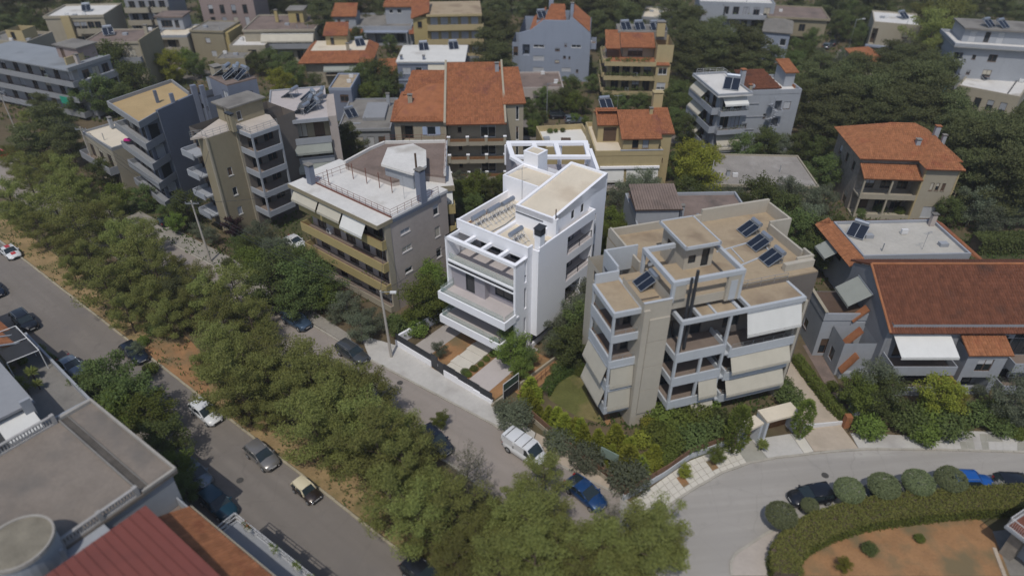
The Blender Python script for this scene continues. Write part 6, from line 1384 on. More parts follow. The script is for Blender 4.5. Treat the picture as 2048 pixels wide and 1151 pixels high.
h.slope([(.3,-2.2,6.6),(8.5,-2.2,6.6),(8.5,.58,7.8),(.3,.58,7.8)],'tile_o')
for z in (.3,3.6): o=h.part('porch_floor',MB().box(.5,8.5,-2.0,.58,z-.25,z),'cream'); h.part('porch_parapet',MB().box(.5,8.5,-2.02,-1.88,z-.3,z+.5),'cream',o)
for u in (.5,4.4): h.box('porch_post',u,u+.25,-1.98,-1.73,.3,6.5,'cream')
h.box('corner_quoin',12.99,13.2,-2.05,-1.6,0,8.3,'yellow'); h.box('corner_quoin',8.4,8.61,-2.05,-1.6,0,8.3,'yellow'); h.balcony((.5,13.4,.6,11.4),'R',.2,4,3.6,2.2,'cream','rail',.9,'brown'); h.box('porch_post',15.3,15.5,.8,1.0,0,3.4,'cream'); h.slope([(13.6,-1.5,7.0),(13.6,7,7),(12.9,7,8.4),(12.9,-1.5,8.4)],'tile_o') if False else None
h.chimney(8.4,2.6,9.2,1.5,'dimwhite',.6,.6); h.chimney(12.4,6.2,9.6,1.8,'dimwhite',.7,.6,'tile'); h.chimney(13.0,4.8,9.0,1.6,'dimwhite',.5,.5)
# ---- grey shed roof and white flat house
h=House('house','low house with a stained grey concrete roof between the villa and the loggia building','house',(1430,367),(1632,372),4,land='the stained grey roof'); w=h.w
h.flat((0,w,0,10.5),0,3.9,'cream',mat('blotchy_grey_roof',(.27,.25,.23),.95,.2,.4,.1,9,stain=(.37,.35,.33),sscale=.3),{'F':doorholes(1,w-1,[.2],5,'b',1.2)},par=.2,over=.4); h.chimney(2.5,3,3.9,.8,'dimwhite',.5,.4)
h=House('house','house with a broad pale concrete roof and tiled edges behind the big red-tiled house','house',(1703,514),(1962,508),7,land='the pale concrete roof'); w=h.w
h.flat((1.4,w-1.2,0,8.2),0,6.8,'dimwhite',mat('pale_streaked_roof',(.43,.41,.37),.95,.12,.3,.1,9,stain=(.30,.285,.26),sscale=.22,sthr=.5),{'L':[(2,4,3.6,5.8,'x')]},par=.35)
h.slope([(-.2,9.5,6.0),(-.2,-.4,6.0),(1.35,-.4,7.0),(1.35,9.5,7.0)],'tile_o'); h.slope([(w+.8,-.4,6.0),(w+.8,9,6.0),(w-1.1,8.4,7.1),(w-1.1,-.4,7.1)],'tile'); h.slope([(w,9.6,6.2),(0,9.6,6.2),(1,8.3,7.1),(w-1,8.3,7.1)],'tile'); solar(h.W(3.2,5.4),R(-40),'solar water heater on the left of the broad pale concrete roof',6.85); antenna(h.W(9.4,1.6),6.85,2.4,'thin tv aerial on the broad pale concrete roof',.5); h.awning((1.4,w-1.2,0,8.2),'L',2,5,6.4,2.6,1.6,'awn_g'); h.chimney(w-2,7.2,6.8,1.5,'taupe',.6,.5)
# ---- big tiled house
h=House('house','large grey-blue house with a huge brown-red tiled roof, stepped tiled side walls and white awning','house',(1783,664),(2048,664),7,az=0,land='the huge-roofed tiled house'); w=28.; BIG=h
h.walls((.3,w,.5,10.4),0,7.6,'coolgrey',{'F':[(11,15,3.5,5.8,'v'),(1,5.6,.3,2.4,'D'),(1,5.8,3.4,5.6,'D'),(7.8,8.9,5.6,6.2,'b'),(10.2,12.2,5.6,6.2,'b'),(12.8,15.4,3.6,6.4,'D'),(12.8,15,0.3,2.6,'D')]})
gb=MB(); pf=[(.5,0.),(10.4,0),(10.4,8.6),(7.0,10.3),(.5,7.2)]
for u_ in (.28,.0): gb.poly([(u_,v,z) for v,z in pf])
for a,b in zip(pf,pf[1:]+pf[:1]): gb.poly([(.28,a[0],a[1]),(.28,b[0],b[1]),(0,b[0],b[1]),(0,a[0],a[1])])
gb.build('gable_wall',M['coolgrey'],h.root); h.window((.0,w,0,10.4),'L',4.4,5.2,6.0,7.6,'b')
h.slope([(-.1,-.1,6.9),(w,-.1,6.9),(w,7.0,10.6),(-.1,7.0,10.6)],'tile_d',.27,.42); h.slope([(w,11.0,8.6),(-.1,11,8.6),(-.1,7,10.6),(w,7,10.6)],'tile_d'); 
rr=MB(); rr.tube((-.1,7.0,10.68),(w,7.0,10.68),.14,n=7); rr.tube((-.12,-.1,6.98),(-.12,7.0,10.68),.12,n=6); rr.build('ridge_tiles',M['tile_o'],h.root)
# stepped side: block with roofed steps to the left
h.walls((-4.6,-.01,4.6,9.4),0,5.4,'dimwhite',{'L':[(1,2,1.4,2.6,'b')],'F':[(.5,2,.3,2.4,'x')]}); h.box('terrace_floor',-4.5,-.1,4.7,9.3,5.3,5.42,'brown'); q=MB(); q.box(-4.65,-4.45,4.5,9.45,5.0,6.1).box(-4.44,-.02,4.5,4.68,5.0,5.9); q.build('terrace_parapet',M['dimwhite'],h.root); q=MB(); q.box(-4.72,-4.38,4.45,9.5,6.1,6.2); q.build('parapet_cap',M['cream'],h.root)
h.walls((-3.4,-.01,1.4,4.4),0,4.4,'dimwhite',{'L':[(.8,1.8,.8,2.4,'x')]})
for a,b,z0_,z1_,v in ((-.3,-1.6,6.6,5.0,4.3),(-1.2,-2.6,5.0,3.0,2.6),(-2.0,-3.2,3.2,1.0,.6)):
    q=MB(); q.slabq([(b,v,z1_),(b,v+.9,z1_),(a,v+.9,z0_),(a,v,z0_)],.22); q.build('tiled_coping',M['tile_o'],h.root); h.box('step_wall',min(a,b)+.05,-.02,v+.2,v+.7,0,z1_-.25,'dimwhite')
h.awning((-.1,w,4.6,9),'L',.6,4.2,8.2,2.2,1.5,'awn_g')
# balconies in front
for z,a,b in ((3.2,.3,6.8),(.4,.1,5.8)): h.balcony((0,w,.5,9),'F',a,b,z,2.4,'dimwhite','solid',.85); 
h.awning((0,w,.5,9),'F',.6,6.4,6.4,2.5,1.0,'awn_w'); h.walls((7.6,11.6,-1.6,.49),0,5.6,'dimwhite',{'F':[(1.2,2.8,3.2,4.8,'x'),(.4,3.4,.1,2.4,'o')]}); h.slope([(7.4,-1.9,5.5),(11.9,-1.9,5.5),(11.9,.3,6.4),(7.4,.3,6.4)],'tile_o'); h.slope([(5.6,-2.0,1.7),(7.5,-2.0,1.7),(6.8,.3,3.2),(5.8,.3,3.2)],'tile_o')
for z in (.6,3.6): h.balcony((0,w,.5,9),'F',12.4,18,z,2.4,'dimwhite','solid',.85)
# ---- upper right
h=House('apartment_building','white apartment building with rounded balconies at the right edge of the view, top',AB,(1924,62),(2140,94),13.5,az=-14,land='the white right-edge building'); w=h.w; ZR=[.8,3.9,7.0]
h.walls((0,w,1.2,12),0,10.2,'dimwhite',{'F':[(.5,2.2,z,z+2,'o') for z in ZR]+[(4,4.7,z+.8,z+1.7,'b') for z in ZR]+[(7,8.6,z+.6,z+2,'b') for z in ZR]}); [h.balcony((0,w,1.2,12),'F',-.6,2.8,z,1.6,'dimwhite','solid',.9) for z in ZR]; h.box('roof_terrace',-.3,w,.2,12,10.2,10.4,'roofwhite'); h.parapet((-.3,w,.2,12),10.2,11,'dimwhite'); h.walls((2,w,4.4,12),10.4,13,'dimwhite',{'F':[(1.2,2.4,10.5,12.6,'s'),(4,5,10.5,12.6,'x'),(6.4,7.6,10.5,12.6,'s')]}); h.box('upper_roof',1.6,w+.3,3.6,12.3,13,13.3,'roofgrey')
for i,u in enumerate((6.4,9.0)): solar(h.W(u,6),.4,['left solar heater on the white right-edge building','right solar heater on the white right-edge building'][i],13.3)
c=h.W(-.2,-.7,2.4); t=MB().box(-.8,.8,-.05,.05,1.1,2.9).build('laundry',M['skyblue'],None,(c.x,c.y,0)); t.rotation_euler=(0,0,h.az); tag(t,'sky-blue laundry hanging from a balcony of the right-edge white building','laundry')
h=House('house','low white flat roof with dark pipe strip, half hidden by pines, right edge','house',(1915,172),(2040,196),4,land='the low white roof at the right edge'); w=h.w; h.flat((0,w,0,12),0,3.9,'cream','roofwhite',{'F':doorholes(1,w-1,[.3],4,'b',1.2)},par=.35); h.box('pipe_strip',w-2.4,w-2.2,.4,11.6,3.92,4.1,'anth'); solar(h.W(3,9),.3,'solar water heater on the low white roof at the right edge',3.95)
h=House('apartment_building','cream building with a white roof and solar heater beside the tall yellowish pine, top right',AB,(1748,44),(1842,52),9,land='the cream solar-roofed building'); w=h.w; h.flat((0,w,0,12),0,8.8,'cream','roofwhite',{'F':[(w-3.2,w-1.9,6,6.8,'b'),(.2,1.4,4,7.6,'o')]},par=.3); h.box('band',-.5,w+.4,-.9,-.02,3.5,3.9,'paleblue'); solar(h.W(6.6,7),.4,'solar water heater on the cream building beside the yellowish pine',8.9)
h=House('apartment_building','grey-brown apartment building with brown roof and lit side wall at the top right',AB,(1540,34),(1652,32),8,az=-12,land='the brown-roofed top right building'); w=h.w; h.flat((0,w,1,13),0,7.8,'khaki','roofbrown',{'F':doorholes(.5,w-4,[.6,4.2],3,'x'),'R':[(a,a+1,z,z+1.4,'b') for a in (2,4.5,7,9.5) for z in (2,5)]},par=.2,over=.5); h.balcony((0,w,1,13),'F',0,w-3.4,4.2,1.6,'khaki')
h=House('apartment_building','bluish gabled building half hidden by trees left of the brown-roofed top right building',AB,(1528,62),(1580,78),7,az=-20); w=h.w; h.walls((0,w,0,12),0,6.9,'paleblue',{'F':[(1,2.4,4,5.6,'w'),(4,5.4,4,5.6,'w')],'R':[(2,3.4,4,5.6,'w'),(6,7.4,4,5.6,'w')]}); h.hip((0,w,0,12),6.95,8.6,'roofgrey',.4,2.)
h=House('apartment_building','white terraced apartment building with broad balconies at the top edge, right of centre',AB,(1400,8),(1560,22),10,az=-8,land='the white top-edge building'); w=h.w; ZT=[.6,3.8,7.0]
h.flat((0,w,1.6,12),0,9.8,'dimwhite','roofwhite',{'F':doorholes(.5,w-.5,ZT,7,'x')},par=.5); [h.balcony((0,w,1.6,12),'F',w*.35,w,z,1.7,'dimwhite','solid',.8) for z in ZT]; h.walls((0,w*.32,-.6,1.59),0,9.9,'dimwhite',{'F':[(1,1.8,z+.6,z+1.8,'b') for z in ZT]})
h=House('house','small cream house with flat roof among dark trees above the planted yellow building','house',(1284,34),(1342,40),5,az=-14); w=h.w; h.flat((0,w,0,12),0,4.8,'palegrey','cream_roof',{'F':[(2,4,1.4,3.8,'o')]},par=.3)
h=House('house','small house showing only its orange-red tiled roof in the pine wood, top right','house',(1716,122),(1772,124),5,az=-6,land='the small orange roof in the pines'); w=h.w; h.walls((.4,w-.4,.5,9),0,4.9,'cream',{'F':[(1,2,2,3.4,'b')]}); h.hip((.4,w-.4,.5,9),5,6.8,'tile_o',.6,3.)
h=House('house','long low brick-red building with weathered flat roof between the terracotta block and pale blue building','house',(980,178),(1126,172),4.2,az=2,land='the weathered low roof'); w=h.w; h.flat((0,w,0,10),0,4.1,'taupe','roofbrown',{'F':doorholes(1,w-1,[.2],5,'b',1.4)},par=.3)
# ================================================================ near buildings at the lower left
h=House('apartment_building','old building with a big bare concrete roof, balustrades and a round water tower, bottom left',AB,(185,805),(350,940),9,land='the bare concrete roof'); w=h.w; CON=h
WST=mat('stained_white_wall',(.45,.455,.48),.9,.1,.5,.08,10,streak=.75)
h.walls((0,w-.05,-24,-.3),0,8.7,WST if False else 'dimwhite',{'R':[(18,19,3,5,'b')]},'FRBL'); h.box('roof_slab',-.3,w+.1,-24,.1,8.72,9.0,mat('bare_concrete_roof',(.205,.175,.148),.95,.16,.35,.25,7,stain=(.15,.135,.12),sscale=.28,sthr=.5))
ED=mat('weathered_edge',(.33,.31,.28),.95,.15,.8,.1,8)
q=MB(); q.box(-.3,w+.1,-.05,.12,9.0,9.3).box(-.32,-.05,-2.6,-.052,9.0,9.3).box(w-.1,w+.12,-2.6,-.052,9.0,9.25); q.build('roof_edge',ED,h.root)
q=MB(); q.box(-.2,w,-2.75,-2.62,9.0,9.22).box(-.2,w,-2.05,-1.98,9.0,9.12); q.build('gutter_edge',M['roofgrey'],h.root); h.box('gutter',-.2,w,-2.62,-2.051,9.0,9.04,mat('dark_gutter',(.09,.08,.07),.95,.3,1.))
def balustrade(h,a,b,z,hh,m):
    A,B=Vector(a),Vector(b); L_=(B-A).length; d=(B-A).normalized(); r=MB(); r.wallpath([A,B],.24,z+hh-.1,z+hh).wallpath([A,B],.26,z+.001,z+.14); o=h.part('balustrade_rail',r,m); bb=MB(); n=int(L_/.22)
    for i in range(n): c=A.lerp(B,(i+.5)/n); bb.box(c.x-.05,c.x+.05,c.y-.05,c.y+.05,z+.14,z+hh-.1)
    tag(bb.build('balusters',M[m] if isinstance(m,str) else m,o),kind='stuff')
    for t_ in (0,.5,1): c=A.lerp(B,t_); h.part('balustrade_pier',MB().box(c.x-.16,c.x+.16,c.y-.16,c.y+.16,z,z+hh+.06),m)
BAL=mat('grey_balustrade',(.34,.33,.32),.9,.15,1.,.1,8,streak=.4)
balustrade(h,(-.1,-3.0),(-.1,-12),9.0,.9,BAL); balustrade(h,(-.1,-12.4),(-.1,-23.),9.0,.9,BAL); balustrade(h,(w-.1,-2.9),(w-.1,-8.2),9.0,.85,BAL); balustrade(h,(w-.1,-9.6),(w-.1,-17),9.0,.85,BAL)
h.box('chimney',w-.5,w+.9,-9.3,-8.4,7.0,9.9,'dimwhite'); h.box('chimney_cap',w-.3,w+.3,-9.1,-8.6,9.9,10.4,'white'); h.box('service_shaft',w+.1,w+1.6,-9.2,-5.6,0,8.8,'dimwhite')
q=h.px(35,1085,11.2); tw=MB(); tw.tube((q[0],q[1],0),(q[0],q[1],11.1),2.05,n=32); tw.build('water_tower',M['dimwhite'],h.root); tw=MB(); tw.tube((q[0],q[1],11.1),(q[0],q[1],11.2),2.0,n=32); tw.build('tower_top',mat('gravelly_grey_top',(.20,.18,.14),.95,.25,1.,.4,6),h.root); tw=MB()
for i in range(32): a=i*math.pi/16; b=a+math.pi/16; tw.prism([(q[0]+r_*math.cos(t_),q[1]+r_*math.sin(t_)) for r_,t_ in ((2.0,a),(2.14,a),(2.14,b),(2.0,b))],11.0,11.3)
tw.build('tower_rim',ED,h.root)
h.balcony((0,w,-24,-.3),'R',17.8,23.4,2.6,1.6,'dimwhite','solid',.9); h.balcony((0,w,-24,-.3),'R',17.8,23.4,5.6,1.6,'dimwhite','solid',.9)
# red metal roof
h=House('house','house with a dark red sheet-metal roof, orange tile strip and white-railed balcony, bottom left','house',(290,1010),(450,1151),10.5,land='the red metal roof'); RED=h
for k in range(26):
    v=-.55-k*.62; z0_=10.5+(-v)*.02; q=MB(); q.slabq([(0,v,z0_),(0,v+.58,z0_-.012),(22,v+.58,z0_-2.2),(22,v,z0_-2.2)],.06); q.slabq([(0,v-.035,z0_+.07),(0,v+.0,z0_+.07),(22,v+.0,z0_-2.13),(22,v-.035,z0_-2.13)],.08); q.build('metal_sheet',M['redmetal'],h.root)
h.walls((.3,22,-16,-.3),0,8.0,'cream'); h.walls((.3,22,-16,-.3),8.0,10.3,'cream',faces='L')
h.slope([(22,2.6,7.4),(-.3,2.6,7.4),(-.3,-.3,8.9),(22,-.3,8.9)],'tile_o',.3,.45)
q=MB(); q.box(-.2,22,2.7,2.78,7.2,7.42); q.build('eaves_board',M['cream'],h.root)
h.walls((.2,22,-.29,2.4),0,7.1,'cream',{'B':[(22-9,22-7,4.4,6.6,'x'),(22-5,22-3,4.4,6.6,'x')]}); 
o=h.part('balcony_slab',MB().box(1.2,22,2.41,5.0,4.0,4.25),'palegrey'); rl=MB(); P_=[(1.25,2.5),(1.25,4.95),(22,4.95)]
for zz_ in (4.4,4.85,5.3): rl.path([(a,b,zz_) for a,b in P_],.035,4)
for i in range(18): u=1.25+i*1.2; rl.tube((u,4.95,4.25),(u,4.95,5.3),.03,n=4)
for v in (3.2,4.1): rl.tube((1.25,v,4.25),(1.25,v,5.3),.03,n=4)
rl.tube((1.25,2.5,4.3),(1.25,4.9,5.3),.025,n=4); rl.tube((1.25,4.9,4.3),(1.25,2.5,5.3),.025,n=4); rl.build('railing',M['frame_w'],o)
for i,(u,lf) in enumerate(((3.0,'flower'),(6.2,'flower'),(8.6,'broad'),(10.4,'flower'))):
    c=h.W(u,4.75); t=thing('flower_box',['flower box nearest the railing corner on the white-railed balcony','second flower box from the corner on the white-railed balcony','third flower box from the corner, only leaves, on the white-railed balcony','fourth flower box from the corner on the white-railed balcony'][i],'flower box',(c.x,c.y,4.25),h.az,'flower boxes on the white-railed balcony'); MB().box(-.45,.45,-.12,.12,.6,.85).box(-.4,-.34,-.1,.1,0,.6).box(.34,.4,-.1,.1,0,.6).build('box',M['frame_w'],t)
    r=random.Random(i); m=MB(); [clump(m,r,Vector((r.uniform(-.4,.4),r.uniform(-.1,.1),1.0)),.2,14,.16,.1) for _ in range(7)]; m.build('leaves',L['broad'],t)
    if lf=='flower': m=MB(); [clump(m,r,Vector((r.uniform(-.4,.4),r.uniform(-.1,.1),1.1)),.2,4,.1,.08) for _ in range(5)]; m.build('blossom',mat('red_blossom',(.55,.05,.03),.8,.2,2.) if i==0 else L['flower'],t)
# houses at the left edge
h=House('house','house at the left edge with an orange tiled roof corner jutting over the road','house',(48,682),(62,694),6.2,az=-37,land='the jutting orange roof'); w=0.
h.walls((-16,w-.6,-9,-.6),0,6.0,'cream',{'B':[(2,3.4,3,5,'x')]}); h.slope([(w,-.0,6.0),(-16,0,6.0),(-16,-5,8.2),(w,-5,8.2)],'tile_o',.3,.45); q=MB(); q.tube((w,0,6.08),(w,-5,8.28),.1,n=6); q.tube((w-1.9,.05,6.12),(w-1.9,-5,8.3),.08,n=6); q.build('ridge_tiles',M['dimwhite'],h.root)
h=House('house','grey house with planted terraces, dark canopies and a white awning at the left edge','house',(62,672),(160,815),4.0,az=-40,land='the terraced house with dark canopies'); w=h.w
h.walls((.2,w+.5,-10,-1.6),0,3.8,'palegrey',{'B':[(1,3,1,3,'x'),(5,7,1,3,'x')]}); h.box('terrace_floor',0,w+.5,-10,-.2,3.8,4.0,'roofgrey'); h.parapet((0,w+.5,-10,-.2),4.0,4.7,'dimwhite',faces='BR')
for k in range(2): q=MB(); q.slabq([(1.0+k*3.0,-1.0,6.3),(3.8+k*3.0,-1.0,6.3),(3.8+k*3.0,-3.6,6.5),(1.0+k*3,-3.6,6.5)],.04); q.build('canopy_cloth',mat('black_shade_cloth',(.035,.037,.042),.9,.15,1.),h.root)
q=MB(); 
for k in range(3): q.tube((.9+k*3.0,-.9,4.0),(.9+k*3.,-.9,6.35),.05,n=5); q.tube((.9+k*3.,-.9,6.4),(.9+k*3.,-3.7,6.6),.05,n=5); q.tube((.9+k*3.,-3.7,4.0),(.9+k*3.,-3.7,6.55),.05,n=5)
q.tube((.9,-.9,6.4),(6.9,-.9,6.4),.05,n=5); q.build('canopy_frame',M['frame_w'],h.root)
h.walls((2.2,w+.5,-10,-4.6),4.0,7.4,'palegrey',{'B':[(1,2.4,4.2,6.4,'x')]}); h.box('upper_roof',1.8,w+.9,-10,-4.2,7.4,7.65,'palegrey'); h.awning((0,w+.5,-10,-4.6),'R',2.6,5.4,7.0,2.4,.7,'awn_w')
h.box('wall_pier',w+.8,w+1.1,-5.2,-4.4,0,8.3,'dimwhite')
h=House('house','pale grey flat roof at the left edge below the white awning','house',(-60,860),(48,900),7,az=-37); w=h.w; h.walls((-6,w,-8,0),0,6.8,'dimwhite'); h.box('roof_deck',-6,w+.1,-8,.1,6.8,7.0,mat('light_grey_roof_coat',(.36,.37,.38),.9,.08,.3)); h.chimney(w-.5,-.6,7,1.6,'dimwhite',.7,.7)
# house corner at the lower right
h=House('house','house corner with a white-railed brown balcony at the lower right edge','house',(2010,1050),(2075,1165),3.4,az=-62,land='the lower right house corner'); w=h.w
h.walls((1.2,14,1.6,10),0,6.4,'dimwhite',{'F':[(2,4,.2,2.4,'x'),(2,4,3.4,5.6,'x')]}); h.box('roof_deck',1,14.2,1.4,10.2,6.4,6.6,'roofgrey'); o=h.part('balcony_slab',MB().box(0,14,0,6,3.15,3.4),'dimwhite'); MB().box(.15,13.9,.15,5.9,3.402,3.43).build('balcony_floor',M['rust'],o)
rl=MB(); P_=[(13.9,.06),(.06,.06),(.06,5.9)]
for zz_ in (3.5,4.4): rl.path([(a,b,zz_) for a,b in P_],.035,4)
for i in range(90): u=.06+i*.155; rl.tube((u,.06,3.5),(u,.06,4.4),.014,n=3)
for i in range(38): v=.06+i*.155; rl.tube((.06,v,3.5),(.06,v,4.4),.014,n=3)
rl.build('railing',M['frame_w'],o); h.box('column',.5,1.4,.6,1.5,0,3.14,'stone')
VARY[0]=False
# ================================================================ cars first (their places are landmarks)
P=dict(white=paint('white_car_paint',(.62,.63,.64),0.),black=paint('black_car_paint',(.012,.014,.02)),navy=paint('navy_car_paint',(.012,.018,.035)),
 silver=paint('silver_blue_car_paint',(.20,.23,.27),.5),grey=paint('grey_car_paint',(.21,.20,.19),.4),dgrey=paint('dark_grey_car_paint',(.075,.08,.085),.4),teal=paint('dark_teal_car_paint',(.008,.045,.07)),
 blue=paint('blue_car_paint',(.008,.05,.16)),bright=paint('bright_blue_car_paint',(.006,.09,.36),.1),mini=paint('dark_brown_car_paint',(.035,.025,.02)),cream=paint('cream_car_paint',(.62,.55,.38),0.),red=paint('red_stripe',(.45,.02,.015),0.),steel=paint('steel_blue_car_paint',(.05,.085,.14)))
G1='cars parked along the lower road'; G2='cars parked along the upper street'; G3='cars parked along the side street'
A=-38
car('white sporty hatchback with wide red stripes, parked at the left edge',20,503,A,P['white'],'coupe',3.9,1.68,1.3,group=G1,stripes=P['red'],grp2='the red-striped white car')
car('black tall estate parked under the orange tile roof at the left',50,643,A,P['black'],'suv',4.1,1.72,1.6,group=G1,grp2='the black estate')
car('silver-blue saloon parked in shade left of the bushy trees',143,731,A,P['silver'],'sedan',4.1,1.68,1.38,group=G1,grp2='the silver-blue saloon')
car('navy-black hatchback parked by the straw soil patch',269,706,A,P['navy'],'hatch',3.9,1.66,1.42,group=G1,grp2='the navy hatchback')
car('white hatchback half hidden under a pine beside the wooded strip',412,824,A,P['white'],'hatch',4.0,1.66,1.42,group=G1,grp2='the half-hidden white hatchback')
car('grey metallic hatchback parked between the white car and the cream-roofed car',524,911,A-2,P['grey'],'hatch',3.9,1.66,1.45,group=G1,grp2='the grey hatchback')
car('small dark brown classic car with a cream roof',613,980,A-2,P['mini'],'mini',3.0,1.36,1.28,P['cream'],group=G1,grp2='the cream-roofed classic car')
car('dark teal hatchback parked in the shadow of the concrete-roofed building',436,1006,A,P['teal'],'hatch',4.1,1.72,1.45,group=G1,grp2='the dark teal car')
car('black car showing only its roof at the bottom edge',846,1149,A,P['black'],'hatch',4.0,1.7,1.45,group=G1)
car('dark car cut by the left edge of the view',-14,578,A,P['navy'],'hatch',4,1.7,1.45,group=G1)
car('light grey hatchback parked in deep shade by the dark hedge trees',392,948,A,P['silver'],'hatch',3.7,1.62,1.45,group=G1)
AU=-37
car('steel-blue estate with roof bars parked before the pavement trees, far end',593,641,AU,P['steel'],'suv',4.1,1.7,1.55,group=G2,grp2='the steel-blue estate')
car('dark grey estate parked by the utility pole',705,706,AU-2,P['dgrey'],'suv',4.2,1.7,1.55,group=G2,grp2='the dark grey estate')
car('black-blue hatchback parked against the wooded strip on the upper street',871,881,AU-10,P['navy'],'hatch',4.1,1.7,1.45,group=G2,grp2='the black-blue hatchback')
car('white panel van with black roof bars',1049,900,-41,P['white'],'van',4.5,1.78,1.9,group=G2,grp2='the white van')
car('blue fastback car parked behind the white van',1171,985,-48,P['blue'],'coupe',4.2,1.74,1.42,group=G2,grp2='the blue fastback')
car('white car parked in front of the ochre balcony building',589,484,AU,P['white'],'sedan',4.,1.66,1.4,group=G2)
car('black hatchback between two clipped ball trees',1622,991,190,P['black'],'hatch',4.0,1.7,1.42,group=G3,grp2='the black side-street hatchback')
car('navy blue saloon almost hidden behind the row of clipped ball trees',1775,982,183,P['navy'],'sedan',4.0,1.68,1.38,group=G3)
car('bright blue off-road car with roof rails behind the clipped trees',1940,966,-3,P['bright'],'suv',3.9,1.68,1.72,group=G3,grp2='the bright blue off-road car')
car('black car cut by the right edge of the side street',2036,968,-3,P['black'],'hatch',4.0,1.7,1.45,group=G3)
for x,y,c,s,lb in ((1118,231,'black','hatch','tiny dark car beside the street lamp on the far street'),(1270,232,'navy','hatch','tiny dark car under the trees before the planted yellow building'),(1150,240,'silver','hatch','tiny grey car on the far street behind the white terrace'),(1655,92,'silver','hatch','small pale car on the far street, top right'),(1668,86,'black','hatch','small dark car on the far street, top right'),(8,309,'red','hatch','dull red car half hidden by trees at the left edge'),(345,438,'black','hatch','black car in the forecourt below the blue-grey balcony building')):
    car(lb,x,y,2 if x<1600 and x>500 else 52,P[c],s,group='cars far off')
# a motorbike in the shade by the teal car
p=at(398,968); t=thing('motorbike','black motorbike parked in the shade next to the teal car','motorbike',(p.x,p.y,0),R(-38))
for x in (-.62,.62): a=MB(); a.tube((x,-.05,.3),(x,.05,.3),.3,n=14); a.build('wheel',MATS_TYRE,t)
a=MB(); a.tube((-.62,0,.3),(0,0,.5),.05).tube((.62,0,.3),(.45,0,.95),.04).tube((0,0,.5),(.45,0,.8),.07).box(-.2,.25,-.12,.12,.25,.55); a.build('frame',BLACKP,t)
MB().box(-.65,.05,-.13,.13,.68,.8).build('seat',BLACKP,t); MB().box(.05,.42,-.14,.14,.72,.92).build('fuel_tank',P['black'],t); a=MB(); a.tube((.42,-.35,1.0),(.42,.35,1.0),.025); a.build('handlebar',MATS_RIM,t)
# ================================================================ poles and wires
POLES=[]
def pole(px,py,h,lb,arm=None,r=.16,lean=(0,0),name='utility_pole',cat='utility pole',m='concrete'):
    p=at(px,py); t=thing(name,lb,cat,(p.x,p.y,0)); a=MB(); a.tube((0,0,-.2),(lean[0],lean[1],h),r,r*.65,8); a.build('pole',M[m],t)
    if arm=='lamp':
        a=MB(); a.tube((lean[0],lean[1],h-.2),(lean[0]+1.2,lean[1]-.5,h+.25),.045,n=5); a.build('arm',M['steel'],t); a=MB(); a.box(lean[0]+1.1,lean[0]+1.75,lean[1]-.75,lean[1]-.45,h+.15,h+.32); a.build('lamp_head',M['frame_w'],t)
    elif arm=='cross':
        a=MB(); a.box(lean[0]-.9,lean[0]+.9,lean[1]-.06,lean[1]+.06,h-.5,h-.38); a.build('crossarm',M['steel'],t)
        for x in (-.8,-.3,.3,.8): MB().tube((lean[0]+x,lean[1],h-.38),(lean[0]+x,lean[1],h-.2),.05,n=6).build('insulator',M['dimwhite'],t)
    POLES.append(Vector((p.x+lean[0],p.y+lean[1],h-.2))); return t
pole(783,714,9.0,'tall concrete utility pole with lamp arm beside the white building\'s pavement','lamp',.17,(-.25,.1))
pole(422,524,9.2,'concrete utility pole leaning slightly before the taupe pier building','cross',.16,(-.3,.2))
pole(197,352,8.6,'utility pole with crossarm at the left before the low cream house','cross',.15)
pole(35,268,8.5,'thin pole among trees at the left edge','cross',.12)
pole(1093,242,7.5,'thin grey street lamp on the far street behind the terracotta block','lamp',.09,name='street_lamp',cat='street lamp',m='steel')
pole(1695,105,8.,'thin pale pole rising from trees on the far street, top right','lamp',.1,name='street_lamp',cat='street lamp',m='steel')
pole(1412,410,7.5,'thin white pole behind the beige building, in the trees',None,.06,m='frame_w',name='pole',cat='pole')
pole(1985,345,8,'pale leaning pole in the pine wood at the right edge',None,.09,(-2.2,.5),m='steel',name='pole',cat='pole')
pole(963,395,5.,'short pale pole in the garden behind the white building','',.06,m='frame_w',name='pole',cat='pole')
pole(1003,175,7,'thin grey pole beside the pale blue gabled building','',.08,m='steel',name='pole',cat='pole')
a=MB()
def wire(A,B,sag=.7):
    n=8; a.path([A.lerp(B,i/n)-Vector((0,0,sag*4*(i/n)*(1-i/n))) for i in range(n+1)],.026,3)
for k in (-.7,-.2,.3): o=Vector((k,k*.5,0)); wire(POLES[0]+o,POLES[1]+o,1.); wire(POLES[1]+o,POLES[2]+o,1.); wire(POLES[2]+o,POLES[3]+o)
wire(POLES[0],OCH.W(14.5,1.8,11.8),.5); wire(POLES[0],MAIN.W(.2,2.2,12.2),.6); wire(POLES[1],TAU.W(0,-.4,13.5),.4); wire(POLES[1],OCH.W(.5,1.8,11.5),.6); wire(POLES[0],POLES[0]+Vector((24,-19,-.5)),.8) if False else None
tag(a.build('power_lines',M['anth']),'thin power lines strung between the concrete poles along the upper street','power line')
